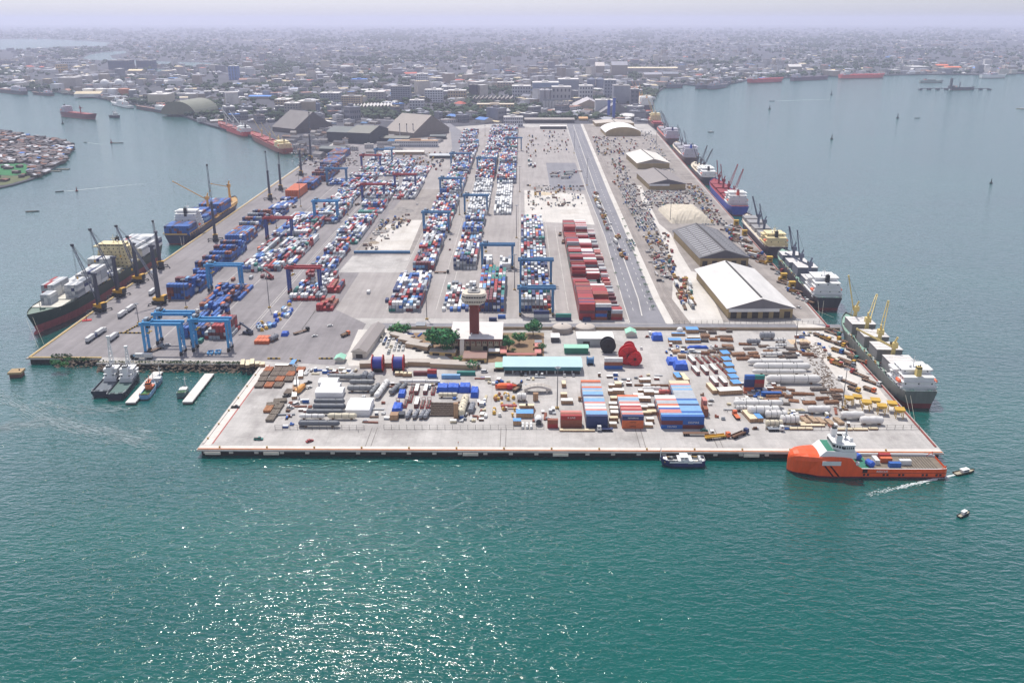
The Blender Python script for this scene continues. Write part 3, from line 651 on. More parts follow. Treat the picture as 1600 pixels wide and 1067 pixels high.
def lorry_mesh(kind):
    """tractor or rigid lorry heading +x; slots: body colour, glass, tyre, bed, cargo"""
    m = MB(); L = {"flatbed": 14.0, "box": 14.0, "tipper": 9.0, "rigid": 8.5, "tanker": 13.0}[kind]; hl = L/2
    m.box(hl-2.3,hl,-1.22,1.22,.7,2.1,0); m.box(hl-2.25,hl-.1,-1.2,1.2,2.1,3.1,0); m.box(hl-.12,hl+.02,-1.05,1.05,2.05,2.85,1); m.box(hl-1.5,hl-.5,-1.24,1.24,2.1,2.75,1)
    m.box(-hl+.4,hl-2.3,-.5,.5,.8,1.15,2)
    if kind == "flatbed":
        m.box(-hl,hl-2.8,-1.24,1.24,1.15,1.45,3)
        for k in range(6): x = -hl+.6+k*1.9; m.box(x,x+.25,-1.2,1.2,1.45,1.62,2)
    elif kind == "box": m.box(-hl,hl-2.7,-1.22,1.22,1.25,3.85,3)
    elif kind == "tanker": m.prof((-hl,0,2.4),(hl-2.8,0,2.4),[(0,.6),(.04,1.1),(.5,1.2),(.96,1.1),(1,.6)],12,3)
    else:
        y = 1.2; z1 = 2.7 if kind == "tipper" else 2.3
        m.box(-hl,hl-2.5,-y,y,1.15,1.35,3)
        for s_ in (-1, 1): m.box(-hl,hl-2.5,s_*y-.06,s_*y+.06,1.35,z1,3)
        m.box(-hl,-hl+.12,-y,y,1.35,z1,3); m.box(hl-2.62,hl-2.5,-y,y,1.35,z1+.3,3); m.box(-hl+.3,hl-2.8,-y+.12,y-.12,1.35,1.95,4)
    xs = [hl-1.2,hl-3.4,-hl+1.0,-hl+2.2] + ([-hl+3.4,hl-4.6] if L > 12 else [])
    for x in xs:
        for s_ in (-1, 1): m.cyl((x,s_*.72,.5),(x,s_*1.2,.5),.5,n=9,mi=2)
    o = m.build("lorry", [OBJ, dark, black, M("lorry_bed_"+kind, {"flatbed": (132,104,84), "box": (196,196,192), "tipper": (168,128,60), "rigid": (120,98,80), "tanker": (188,190,192)}[kind], .6, var=.2), M("load_earth", (138,112,90), .9)])
    d = o.data; bpy.data.objects.remove(o); return d
CARS = {k: car_mesh(k) for k in ("saloon", "van", "pickup")}
LORRY = {k: lorry_mesh(k) for k in ("flatbed", "box", "tipper", "rigid", "tanker")}
LORRY_WORD = {"flatbed": "flatbed lorry", "box": "lorry with box trailer", "tipper": "tipper lorry", "rigid": "open lorry", "tanker": "tank lorry"}
def vehicle(kind, x, y, an, col, where, group, force=False, z=.06):
    lorry = kind in LORRY
    if not force and not free(x, y, 3.0 if lorry else 1.3): return None
    occupy(x, y, 3.2 if lorry else 1.4)
    VEH.append((1.0/y**2*(4 if lorry else 1), kind, x, y, an, col, where, group, z)); return True
VEH = []
def flush_vehicles(limit=295):
    VEH.sort(key=lambda v: -v[0]); nc = nl = 0; beds = list(LORRY); mb = MB(); names = list(PAL)
    for (q, kind, x, y, an, col, where, group, z) in VEH:
        if kind in ("saloon", "pickup"):
            nc += 1
            if nc > limit:
                T = Matrix.Translation((x,y,z)) @ Matrix.Rotation(an,4,'Z'); me = CARS[kind]
                mb.add([T @ v.co for v in me.vertices], [list(f.vertices) for f in me.polygons], [names.index(col) if f.material_index == 0 else len(names)+f.material_index-1 for f in me.polygons]); continue
        if kind in LORRY:
            nl += 1
            if nl > limit-15:
                T = Matrix.Translation((x,y,z)) @ Matrix.Rotation(an,4,'Z'); me = LORRY[kind]; K_ = len(names)
                mb.add([T @ v.co for v in me.vertices], [list(f.vertices) for f in me.polygons], [names.index(col) if f.material_index == 0 else K_+f.material_index-1 if f.material_index < 3 else K_+2+beds.index(kind) if f.material_index == 3 else K_+7 for f in me.polygons]); continue
        place_vehicle(kind, x, y, an, col, where, group, z)
    o = mb.build("massed_vehicles", [PM(c) for c in names]+[dark, black]+[MATS["lorry_bed_"+k] for k in beds]+[MATS["load_earth"]]); o["kind"] = "stuff"; o["label"] = "mass of parked vehicles in the lots farther back"; o["category"] = "vehicles"
def place_vehicle(kind, x, y, an, col, where, group, z):
    lorry = kind in LORRY
    o = bpy.data.objects.new("lorry" if lorry else {"saloon": "parked_car", "van": "van", "pickup": "pickup_truck"}[kind], (LORRY if lorry else CARS)[kind]); COL.objects.link(o)
    o.location = (x, y, z); o.rotation_euler = (0, 0, an); o.color = C(col)
    word = LORRY_WORD[kind] if lorry else {"saloon": "car", "van": "van", "pickup": "pickup truck"}[kind]
    return tag(o, "%s %s %s" % (col, word, where), "lorry" if lorry else "van" if kind == "van" else "car", group)
CW = {"white": 30, "silver": 16, "light grey": 14, "grey": 10, "black": 10, "navy": 7, "blue": 6, "red": 6, "maroon": 4, "cream": 5, "teal": 2, "yellow": 2}
LW = {"white": 8, "orange": 5, "yellow": 6, "blue": 6, "red": 6, "cream": 3, "grey": 4, "teal": 2, "navy": 3}
def zone(q, n, kinds, where, group, seed, an=R(90), da=.05, two=True):
    rng = random.Random(seed); P = [U(*p) for p in q]; made = 0
    for k in range(n*6):
        if made >= n: break
        u, v = rng.random(), rng.random()
        p = (P[0]*(1-u)+P[1]*u)*(1-v)+(P[3]*(1-u)+P[2]*u)*v
        kd = rng.choices(list(kinds), list(kinds.values()))[0]; w_ = LW if kd in LORRY else CW
        p.x = round(p.x/3.1)*3.1+rng.uniform(-.2,.2); p.y = round(p.y/6.4)*6.4+rng.uniform(-.3,.3)
        a = an+rng.uniform(-da, da)+(math.pi if rng.random() < .5 else 0)
        if vehicle(kd, p.x, p.y, a, rng.choices(list(w_), list(w_.values()))[0], where, group): made += 1
    return made
# ---------------------------------------------------------------- buildings
def winrows(m, x0, x1, y0, y1, z0, n, fh, ww, gap, sides="fblr", wh=1.3):
    """window panes proud of the four walls"""
    for k in range(n):
        z = z0 + k*fh
        nx = max(1, int((x1-x0-1)/(ww+gap))); st = (x1-x0)/nx
        for i in range(nx):
            x = x0+(i+.5)*st
            if "f" in sides: m.box(x-ww/2,x+ww/2,y0-.06,y0,z,z+wh)
            if "b" in sides: m.box(x-ww/2,x+ww/2,y1,y1+.06,z,z+wh)
        ny = max(1, int((y1-y0-1)/(ww+gap))); st = (y1-y0)/ny
        for i in range(ny):
            y = y0+(i+.5)*st
            if "l" in sides: m.box(x0-.06,x0,y-ww/2,y+ww/2,z,z+wh)
            if "r" in sides: m.box(x1,x1+.06,y-ww/2,y+ww/2,z,z+wh)
def roof_mesh(m, hx, hy, ze, zr, ov, axis='y', mi_slope=0, mi_gable=1, th=.35):
    a, b = hx+ov, hy+ov
    if axis == 'y':
        vs = [(-a,-b,ze-th),(a,-b,ze-th),(a,b,ze-th),(-a,b,ze-th),(-a,-b,ze),(a,-b,ze),(a,b,ze),(-a,b,ze),(0,-b,zr),(0,b,zr)]
        fs = [(0,3,2,1),(0,1,5,4),(2,3,7,6),(1,2,6,5),(3,0,4,7),(4,5,8),(6,7,9),(5,6,9,8),(7,4,8,9)]
    else:
        vs = [(-a,-b,ze-th),(a,-b,ze-th),(a,b,ze-th),(-a,b,ze-th),(-a,-b,ze),(a,-b,ze),(a,b,ze),(-a,b,ze),(-a,0,zr),(a,0,zr)]
        fs = [(0,3,2,1),(1,2,6,5),(3,0,4,7),(0,1,5,4),(2,3,7,6),(5,6,9),(7,4,8),(4,5,9,8),(6,7,8,9)]
    m.add(vs, fs, [mi_slope]*3+[mi_slope]*2+[mi_gable]*2+[mi_slope]*2); return m
def roofmat(name, rgb, s=.1, var=.12): return M("roof_"+name, rgb, .6, var=var, s=s, streak=.3)
def shed(name, label, cat, cx, cy, hx, hy, rz, eave, ridge, roofc, wallc, gable=None, axis='y', ov=1.0, bays=True, doors=0, group=None, band=None, vents=True, z=0.03):
    r = empty(name, (cx, cy, z), rz, label, cat, group)
    wm = M("wall_"+wallc[0], wallc[1], .8, var=.12); rm = roofmat(*roofc); gm = M("wall_"+gable[0], gable[1], .8, var=.12, streak=.2) if gable else wm
    MB().box(-hx,hx,-hy,hy,0,eave-.36).build("wall", wm, r)
    ro = roof_mesh(MB(), hx, hy, eave, ridge, ov, axis).build("roof", [rm, gm], r)
    if vents:
        v = MB()
        if axis == 'y': v.box(-.7,.7,-hy*.98,hy*.98,ridge-.25,ridge+.5)
        else: v.box(-hx*.98,hx*.98,-.7,.7,ridge-.25,ridge+.5)
        v.build("ridge_vent", M("vent_dark", (66,62,62), .7), ro)
    if band: MB().box(-hx-.2,hx*band[2],-hy-ov-.3,-hy-ov-.05,eave-2.6,eave-.1).build("fascia", M("fascia_"+band[0], band[1], .6), r)
    for i in range(doors):
        x = -hx+(i+.5)*2*hx/doors; MB().box(x-2.4,x+2.4,-hy-.08,-hy,0,eave*.62).build("door", M("door_dark", (70,62,56), .7, var=.3), r)
    return r
def px_shed(name, label, cat, xl, xr, yf, depth, rz, *a, **k):
    p, q = U(xl, yf), U(xr, yf); cx = (p.x+q.x)/2; hx = (q.x-p.x)/2
    c = Vector((cx, p.y+depth/2)); occupy_rect(p.x-2, q.x+2, p.y-2, p.y+depth+2)
    return shed(name, label, cat, c.x, c.y, hx, depth/2, rz, *a, **k)
# warehouses along the right quay
px_shed("warehouse", "huge white-roofed warehouse with shaded gable beside the white lot", "warehouse", 1133, 1234, 497, 114, R(2.0), 8.5, 16.5, ("weathered_white", (206,203,199), .09, .16), ("ochre", (170,148,106)), ("shaded_gable", (122,118,120)), ov=2.0, doors=6, band=("white", (228,226,222), .55))  # gable coloured darker to paint the shade on its near face
w2 = px_shed("warehouse", "dark grey warehouse with ribbed rooflights behind the huge white one", "warehouse", 1088, 1164, 416, 118, R(3.0), 8.5, 16.0, ("grey_sheet", (96,94,96), .2, .2), ("ochre", (170,148,106)), ("dark_gable", (92,90,94)), ov=1.5, doors=5)
mb = MB(); hx = (U(1164,416).x-U(1088,416).x)/2
for i in range(16):
    y = -55+i*7.0
    for s_ in (-1, 1):
        for (fa, fb) in ((.12,.5),(.56,.9)):
            za = 16.0-(16.0-8.5)*fa*hx/(hx+1.5)+.12; zb = 16.0-(16.0-8.5)*fb*hx/(hx+1.5)+.12
            vs = [(s_*fa*hx,y,za),(s_*fb*hx,y,zb),(s_*fb*hx,y+1.6,zb),(s_*fa*hx,y+1.6,za)]
            mb.add(vs, [(0,1,2,3) if s_ > 0 else (3,2,1,0)])
rl = mb.build("rooflight", M("rooflight_pale", (176,176,178), .4), w2); rl["kind"] = "stuff"
px_shed("warehouse", "brownish-grey warehouse with yellow gable band, third from the front", "warehouse", 1011, 1068, 297, 100, R(3.0), 8.5, 15.0, ("taupe_sheet", (136,128,124), .06, .1), ("ochre", (170,148,106)), ("dark_gable", (92,90,94)), ov=1.5, band=("white", (228,226,222), .1))
px_shed("warehouse", "cream-white roofed warehouse directly behind the brownish one", "warehouse", 993, 1043, 264, 110, R(3.0), 9, 15.5, ("cream_sheet", (214,208,198), .06, .08), ("ochre", (170,148,106)), ("taupe_gable", (150,140,128)), ov=1.5)
px_shed("warehouse", "beige-roofed low warehouse beyond the arched white one", "warehouse", 930, 990, 198, 60, R(2), 7, 10, ("beige_sheet", (186,176,164), .06, .1), ("ochre", (170,148,106)), ov=1)
def arch(name, label, cx, cy, hx, hy, rz, zs, rise, roofc, wallc, cat="warehouse", n=14):
    r = empty(name, (cx, cy, .03), rz, label, cat)
    MB().box(-hx,hx,-hy,hy,0,zs).build("wall", M("wall_"+wallc[0], wallc[1], .8), r)
    m = MB(); vs = []
    for s_ in (-1, 1):
        for i in range(n+1):
            t = math.pi*(.12+.76*i/n); vs.append((-math.cos(t)/math.cos(math.pi*.12)*(hx+.8), s_*(hy+.8), zs+.02+rise*(math.sin(t)-math.sin(math.pi*.12))/(1-math.sin(math.pi*.12))))
    fs = [(i, i+1, n+2+i, n+1+i) for i in range(n)]
    m.add(vs, fs+[tuple(range(n, -1, -1)), tuple(range(n+1, 2*n+2)), (0, n+1, 2*n+1, n)], [0]*n+[1,1,1]); m.build("roof", [roofmat(*roofc), M("wall_"+wallc[0], wallc[1], .8)], r)
    return r
p, q = U(945,213), U(1000,213); arch("warehouse", "bright white arched-roof warehouse farthest up the right side", (p.x+q.x)/2, p.y+45, (q.x-p.x)/2, 45, R(2), 7, 11, ("white_arch", (228,226,224), .05, .05), ("ochre", (170,148,106)))
occupy_rect(p.x, q.x, p.y, p.y+90)
# heap under beige covers between the warehouses
mb = MB(); p = U(1072, 345); nx, ny = 26, 22; vs = []
rg = random.Random(5)
for j in range(ny+1):
    for i in range(nx+1):
        u, v = -1+2*i/nx, -1+2*j/ny; q = max(abs(u)**2.4, abs(v)**2.4)
        vs.append((u*24, v*42, max(0, (1-q**1.6)*11+rg.uniform(-.5,.5)*(q < .97))))
mb.add(vs, [(j*(nx+1)+i, j*(nx+1)+i+1, (j+1)*(nx+1)+i+1, (j+1)*(nx+1)+i) for j in range(ny) for i in range(nx)])
tag(mb.build("covered_heap", M("beige_cover", (198,188,170), .9, var=.1, s=.1, bump=.3), loc=(p.x+2,p.y+26,.03), rz=R(3), smooth=False), "big flat-topped heap under beige covers behind the dark grey warehouse", "stockpile"); occupy_rect(p.x-22,p.x+26,p.y-16,p.y+68)
# control tower and its building
tp = U(741.5, 541); b0, b1 = U(706, 541), U(784, 541)
r = empty("control_tower", (tp.x, tp.y-1, .04), 0, "tall brick-red control tower with white drum head on a white building", "tower")
bx0, bx1 = b0.x-tp.x, b1.x-tp.x; concw = M("tower_white", (206,196,180), .7, var=.1); tan = M("tower_tan", (196,178,150), .8, var=.12)
MB().box(bx0,bx1,-10,26,4.2,9.0,0).box(bx0+2,bx1-2,-8,26,0,4.2,0).build("wall", tan, r)
MB().box(bx0-.8,bx1+.8,-11.2,27,9.0,9.8).box(bx0+3,bx0+5,8,10,9.8,11).box(bx1-14,bx1-9,-6,-3,9.8,10.6).box(bx0+14,bx0+15,-4,-3,9.8,11.6).build("roof", M("flat_roof_white", (212,206,202), .8, var=.12, s=.12), r)
MB().box(bx0-.85,bx1+.85,-11.3,-11.2,8.2,9.7).build("fascia", M("fascia_brown", (120,72,60), .8), r)
for i in range(9):
    x = bx0+1.5+i*(bx1-bx0-3)/8; MB().add([(x-.5,-11.1,9),(x+.5,-11.1,9),(x+.4,-10.05,4.2),(x-.4,-10.05,4.2)], [(0,3,2,1)]).box(x-.35,x+.35,-11,-10.02,4.2,9).build("buttress", M("fascia_brown"), r)
    if i < 8:
        x += (bx1-bx0-3)/16
        for k in (-.9, .3): MB().box(x+k,x+k+.6,-10.07,-10,6,7.4).build("window", dark, r)
for x in (bx0+3, bx0+11, bx1-13, bx1-5): MB().box(x,x+3.2,-8.1,-8,.3,3.6).build("opening", M("opening_dark", (46,44,46), .8), r)
MB().add([(-9.5,-11.4,9.5),(-6.5,-11.4,9.5),(-6.5,-18,.1),(-9.5,-18,.1),(-9.5,-11.4,9),(-6.5,-11.4,9),(-6.5,-17.4,.1),(-9.5,-17.4,.1)], [(0,3,2,1),(4,5,6,7),(0,1,5,4),(1,2,6,5),(2,3,7,6),(3,0,4,7)]).build("stair", M("stair_concrete", (190,182,172), .8), r)
brick = M("tower_brick", (134,66,58), .85, var=.12, s=.6)
sh = MB().box(-3.3,3.3,-.5,6.5,9.8,32.6).build("shaft", brick, r)
mb = MB()
for i in range(1, 12): mb.box(-3.3+i*.55-.05,-3.3+i*.55+.05,-.56,-.5,9.8,32.2)
mb.build("rib", M("brick_dark", (112,54,48), .85), sh)
def octa(rx, ry, c=2.6): return [(-rx+c,3-ry),(rx-c,3-ry),(rx,3-ry+c),(rx,3+ry-c),(rx-c,3+ry),(-rx+c,3+ry),(-rx,3+ry-c),(-rx,3-ry+c)]
hd = MB()
for (a, z0, z1) in ((5.8,31.8,33.0),(7.4,33.0,34.0),(8.6,35.2,36.4),(8.9,36.4,37.4),(8.3,38.6,39.5),(7.8,39.5,40.2)): hd.prism(octa(a, a*.9), z0, z1)
hd = hd.build("head", concw, r)
g = MB(); g.prism(octa(7.5,6.75),34.0,35.2); g.build("window_band", dark, hd)
g = MB(); g.prism(octa(7.9,7.1),37.4,38.6); g.build("window_band", dark, hd)
for z0, z1, a in ((34.0,35.2,7.65),(37.4,38.6,8.05)):
    P = octa(a, a*.9)
    for i in range(8):
        p0, p1 = P[i], P[(i+1) % 8]; n = 6 if i in (0,4) else 3 if i in (2,6) else 2
        for k in range(n): t = k/n; MB().box(p0[0]+(p1[0]-p0[0])*t-.14,p0[0]+(p1[0]-p0[0])*t+.14,p0[1]+(p1[1]-p0[1])*t-.14,p0[1]+(p1[1]-p0[1])*t+.14,z0,z1).build("mullion", concw, hd)
MB().prism(octa(4.4,4.0,1.4),40.22,41).box(-1.6,1.6,1.6,4.4,41,42.4).cyl((-2.4,3,41),(-2.4,3,46),.12,n=6).cyl((2.6,2,41),(2.6,2,44),.1,n=6).cyl((1,4,41),(1,4,43.6),.7,.9,n=8).build("roof_gear", M("roof_gear_grey", (150,148,146), .7), hd)
occupy_rect(b0.x, b1.x, tp.y-12, tp.y+26)
# long pale blue shed
px_shed("workshop", "long low shed with pale blue roof and teal front near the quay", "shed", 788, 907, 584, 17, 0, 5.5, 7.4, ("pale_blue", (170,200,206), .08, .06), ("white_wall", (205,208,205)), axis='x', ov=1.2, vents=False, doors=9, band=("teal", (52,112,122), 1.0))
px_shed("storehouse", "long grey-roofed storehouse at the yard corner left of the blue reels", "shed", 556, 578, 560, 56, R(-5), 5, 8, ("stone_grey", (150,142,138), .1, .1), ("pale_wall", (200,192,182)), ov=.8, vents=False, doors=1)
px_shed("gate_office", "white flat-roofed hall between the storage tanks and the black reel", "building", 902, 958, 541, 15, 0, 6, 6.8, ("white_sheet", (226,222,218)), ("pale_grey_wall", (176,176,176)), axis='x', ov=.5, vents=False, doors=2)
px_shed("green_store", "small green store with mint roof beside the long pale blue shed", "building", 882, 919, 553, 7, 0, 4.6, 5.4, ("mint", (150,206,180)), ("green_wall", (50,120,98)), axis='x', ov=.4, vents=False)
px_shed("gatehouse", "small mint-roofed gatehouse at the yard gate left of the blue reels", "building", 524, 537, 567, 7, 0, 3, 4.6, ("mint", (150,206,180)), ("pale_wall", (200,192,182)), ov=.8, vents=False)
px_shed("gatehouse", "small mint-roofed gatehouse in front of the main road", "building", 979, 993, 527, 8, 0, 3.4, 5.2, ("mint", (150,206,180)), ("pale_wall", (200,192,182)), ov=.8, vents=False)
px_shed("hut", "white-roofed open hut between the white hall and the storage tanks", "building", 861, 874, 535, 9, 0, 4, 5, ("white_sheet", (226,222,218)), ("dark_wall", (80,80,82)), axis='x', ov=.3, vents=False)
for (xl, xr, yb, dp, h_, rc, lab) in ((782,791,557,8,2.8,"salmon","salmon-roofed cabin nearest the control tower"),(782,791,550,6,2.8,"salmon","salmon-roofed cabin behind another, right of the control tower"),(836,845,557,7,2.8,"salmon","salmon-roofed cabin at the right of the bare garden"),(836,845,547,7,2.8,"salmon","salmon-roofed cabin farther back at right of the garden"),(792,838,559,2,2.4,"salmon","long thin salmon-roofed lean-to along the back of the pale blue shed"),
      (664,676,546,5,3.0,"slate","small yellow hut with grey roof below the big tree"),(672,712,556,7,3,"grey_tin","long yellow-walled row house with tin roof below the big tree"),(764,780,556,6,3.4,"white_tin","white tin-roofed canteen in front of the control tower"),(724,760,567,14,3.6,"rusty","rusty-roofed shed in front of the control tower"),(727,750,577,5,3.2,"dark_tin","dark tin shed at the end of the rusty shed"),(650,664,514,8,2.8,"slate","small cream hut beside the cross road wall"),(836,846,540,5,2.5,"slate","small grey-roofed hut at the back of the garden"),(608,616,516,5,2.6,"slate","grey hut near the green bush"),(774,786,580,9,3,"mint","green-fronted kiosk at the left end of the pale blue shed")):
    col = {"salmon": (196,120,110), "slate": (130,136,144), "grey_tin": (170,160,150), "white_tin": (222,218,212), "rusty": (140,108,98), "dark_tin": (84,86,88), "mint": (150,206,180)}[rc]
    px_shed("hut", lab, "hut", xl, xr, yb, dp, R(-8) if xl in (664,672) else 0, h_, h_+.9, (rc, col), ("yellow_wall", (206,176,118)), axis='x', ov=.3, vents=False, doors=2)
# curved wall-like row of sheds around the compound
for i, (x, y, rz) in enumerate(((628,530,-32),(641,537,-30),(654,544,-24),(600,572,3),(640,570,1),(680,571,-4),(710,574,-6))):
    p = U(x, y); L_ = 9 if i < 3 else 16
    shed("store_row", ("flat grey store of the curved row left of the big tree" if i < 3 else "long tan-walled store with flat roof behind the blue reels"), "store", p.x, p.y, L_, 3, R(rz), 3.4, 4.0, ("grey_tin", (170,160,150)), ("tan_wall", (176,150,120)), axis='x', ov=.2, vents=False)
# storage tanks with domed lids
for x, lab in ((879, "left of the two squat domed concrete storage tanks by the road"), (915.5, "right of the two squat domed concrete storage tanks by the road")):
    p = U(x, 523); r = empty("storage_tank", (p.x, p.y+7.5, .04), 0, lab, "tank", "domed storage tanks")
    MB().cyl((0,0,0),(0,0,3.4),7.6,n=36).build("wall", M("tank_stone", (170,158,148), .8), r)
    MB().prof((0,0,3.4),(0,0,6.0),[(0,7.9),(.35,6.8),(.65,5.0),(.88,2.6),(1,.6)],36).build("lid", M("tank_lid", (186,176,166), .8, var=.08), r, smooth=True)
    MB().cyl((0,0,5.9),(0,0,6.5),.7,n=12).box(6.9,7.7,-.4,.4,0,4).build("hatch", steel, r)
# industrial sheds and blocks behind the yard
GREY_R = ("shed_grey", (122,116,114), .08, .14)
def px_box(x0, x1, yb, h, dp, rz=0):
    a, b = U(x0, yb), U(x1, yb); return (a.x+b.x)/2, a.y+dp/2, (b.x-a.x)/2, dp/2
def big_shed(x0, x1, yb, dp, rz, ev, rd, rc, wc, lab, axis='x'):
    cx, cy, hx, hy = px_box(x0, x1, yb, 0, dp); occupy_rect(cx-hx, cx+hx, cy-hy, cy+hy)
    return shed("industrial_shed", lab, "shed", cx, cy, hx, hy, R(rz), ev, rd, rc, wc, axis=axis, ov=1, vents=False)
big_shed(437, 492, 208, 100, -38, 9, 40, GREY_R, ("shed_wall", (104,98,96)), "steep grey-roofed sugar shed nearest the red cargo ship")
big_shed(617, 678, 215, 110, -35, 10, 40, ("shed_taupe", (146,136,128), .08, .12), ("shed_wall2", (124,116,108)), "steep taupe-roofed shed left of the curving access road")
big_shed(516, 560, 222, 60, -18, 18, 26, ("shed_darkgreen", (78,86,88), .08, .12), ("shed_dark", (70,74,78)), "dark green-grey mill shed, left one of the pair")
big_shed(552, 590, 225, 80, -18, 20, 30, ("shed_olive", (104,104,96), .08, .12), ("shed_dark", (70,74,78)), "olive-roofed mill shed, right one of the pair")
big_shed(500, 540, 240, 26, -10, 8, 11, ("shed_darkgreen", (78,86,88)), ("shed_dark", (70,74,78)), "low dark shed in front of the mill sheds")
big_shed(595, 640, 222, 30, -8, 7, 10, ("shed_olive", (104,104,96)), ("shed_dark", (70,74,78)), "low olive-roofed shed between mill and taupe shed")
big_shed(672, 696, 218, 26, 0, 6, 8, ("shed_darkgreen", (78,86,88)), ("shed_dark", (70,74,78)), "low dark canopy right of the taupe shed")
big_shed(671, 714, 248, 24, 0, 5, 6.2, ("pale_canopy", (176,180,184)), ("shed_dark", (70,74,78)), "long pale canopy roof beside the access road")
big_shed(600, 662, 242, 18, 0, 5, 6.5, ("cream_sheet", (214,208,198)), ("tan_wall", (176,150,120)), "low cream-roofed shed below the white office block")
big_shed(820, 897, 192, 24, 0, 7, 10, ("stone_grey", (150,142,138)), ("dark_wall", (80,80,82)), "long low grey canopy at the far end of the yard")
big_shed(844, 885, 202, 10, 0, 6, 7, ("white_sheet", (226,222,218)), ("dark_wall", (80,80,82)), "white-roofed open shelter at the far end of the yard")
big_shed(905, 918, 189, 24, 0, 5, 8, ("ochre_tin", (196,150,96)), ("ochre", (170,148,106)), "small ochre-roofed pavilion at the far end of the road")
def block(name, lab, x0, x1, yb, ytop, dp, wallc, roofc, floors=0, rz=0, cat="building", ww=2.2, gap=1.6, group=None, detail=True):
    cx, cy, hx, hy = px_box(x0, x1, yb, 0, dp); h = (yb-ytop)/S(yb)*1.02
    occupy_rect(cx-hx, cx+hx, cy-hy, cy+hy)
    r = empty(name, (cx, cy, -.3), R(rz), lab, cat, group)
    MB().box(-hx,hx,-hy,hy,0,h).build("wall", M("wall_"+wallc[0], wallc[1], .8, var=.12), r)
    MB().box(-hx-.4,hx+.4,-hy-.4,hy+.4,h+.01,h+1.1).box(-hx*.3,hx*.2,-hy*.3,hy*.4,h+1.1,h+4).build("roof", M("roof_"+roofc[0], roofc[1], .8, var=.15), r)
    if floors:
        m = MB(); winrows(m, -hx, hx, -hy, hy, h/floors*.35, floors, h/floors*.97, ww, gap, "flr", h/floors*.45)
        wg = M("window_grey", (66,74,88), .3)
        if len(m.v) > 8*100: o_ = m.build("window", wg, r); o_["kind"] = "stuff"
        else:
            for i in range(0, len(m.v), 8): MB().add(m.v[i:i+8], [tuple(v-i for v in f) for f in m.f[i//8*6:i//8*6+6]]).build("window", wg, r)
    return r
W_ = ("white_block", (206,206,208)); GB = ("grey_block", (146,150,160)); TB = ("tan_block", (180,160,132)); RG = ("flat_grey", (150,146,144)); RWh = ("flat_white", (212,208,204)); NB = ("navy_block", (62,74,104)); DB = ("dark_block", (70,70,80))
block("office_block", "white three-storey office block with dark windows left of the pale canopy", 617, 684, 230, 221, 14, W_, ("flat_tan", (190,160,132)), 2)
block("flats", "pale grid-fronted high block of flats behind the saw-roof sheds", 611, 641, 160, 137, 40, GB, RG, 8, ww=5, gap=1.5)
block("flats", "white grid-fronted block of flats right of the pale grey flats", 664, 692, 160, 142, 34, W_, RWh, 5, ww=4.5, gap=1.8)
block("flats", "squarish white block farther back behind the white flats", 651, 668, 132, 117, 40, W_, RWh, 4, ww=5, gap=2)
block("twin_tower", "twin dark striped tower block beside the wavy-roofed factory", 733, 746, 153, 134, 22, DB, RG, 0)
block("apartment_block", "tan slab block right of the sugar silos", 534, 564, 170, 152, 40, TB, RG, 6, ww=4, gap=2)
block("grain_block", "tall cream windowless block behind the steep grey sugar shed", 466, 494, 178, 160, 50, ("cream_block", (186,168,148)), RWh, 0)
block("grain_block", "lower pale block behind the steep grey sugar shed", 445, 467, 180, 163, 40, ("pale_block", (170,162,156)), RWh, 4, ww=3, gap=3)
block("office_block", "white office block at the far end of the container rows", 787, 817, 199, 184, 20, W_, RWh, 3, ww=3, gap=1.5)
block("factory", "long ochre-fronted factory across the far road", 745, 803, 172, 164, 30, ("ochre_front", (206,170,110)), ("flat_cream", (210,196,176)), 2, ww=6, gap=2)
block("factory", "blue-grey windowless block at the left of the silos", 832, 873, 153, 131, 60, ("blue_block", (142,156,180)), RWh, 0)
block("factory", "cream slab building behind the wavy-roofed factory", 777, 803, 140, 130, 40, TB, RWh, 3, ww=6, gap=3)
block("factory", "tall grey bin building with pitched head beside the quay", 958, 984, 162, 136, 50, GB, RG, 0)
block("factory", "grey mill building in the middle of the silos", 862, 892, 166, 138, 40, ("mill_grey", (160,160,164)), RWh, 3, ww=4, gap=6)
for (x0, x1, yb, yt, dp, wc, fl, lab) in ((872,904,150,126,60,GB,0,"wide grey mill block rising behind the grain domes"),(905,926,160,136,40,("mill_pale", (188,188,190)),4,"pale mill tower between the domes and steel silos"),(944,962,152,127,40,GB,5,"grey mill tower left of the tall bin building"),(930,957,178,158,30,("mill_pale", (188,188,190)),0,"pale low bin house before the A-frame store"),(984,997,180,142,14,("soot_grey", (112,112,122)),6,"dark grey loading frame house beside the far ship"),(800,829,152,136,50,("mill_pale", (188,188,190)),3,"pale block left of the blue-grey windowless block"),(700,728,158,143,40,TB,3,"tan block left of the twin striped tower"),(570,600,158,145,50,("pale_block", (170,162,156)),4,"pale block behind the saw-tooth factory"),(500,530,160,147,50,GB,4,"grey block behind the small silo group"),(640,662,172,158,30,("mill_pale", (188,188,190)),3,"pale block right of the saw-tooth factory"),(690,712,150,137,40,("mill_pale", (188,188,190)),4,"pale block right of the white flats"),(430,452,170,157,50,TB,3,"tan block left of the lower pale grain block")):
    block("factory_block", lab, x0, x1, yb, yt, dp, wc, RWh, fl, ww=4, gap=3)
block("tower_block", "blue and white tower block standing alone among low roofs", 358, 371, 125, 105, 40, ("tower_blue", (110,140,196)), RWh, 9, ww=6, gap=3)
block("dark_block", "dark navy block left of its twin beyond the creek bend", 170, 202, 110, 96, 70, NB, RG, 3, ww=8, gap=5)
block("dark_block", "dark navy block right of its twin beyond the creek bend", 214, 237, 109, 96, 70, NB, RG, 3, ww=8, gap=5)
block("flats", "ochre block of flats at the far left beyond the moorings", 88, 99, 114, 102, 50, ("ochre_front", (206,170,110)), RG, 3, ww=6, gap=3)
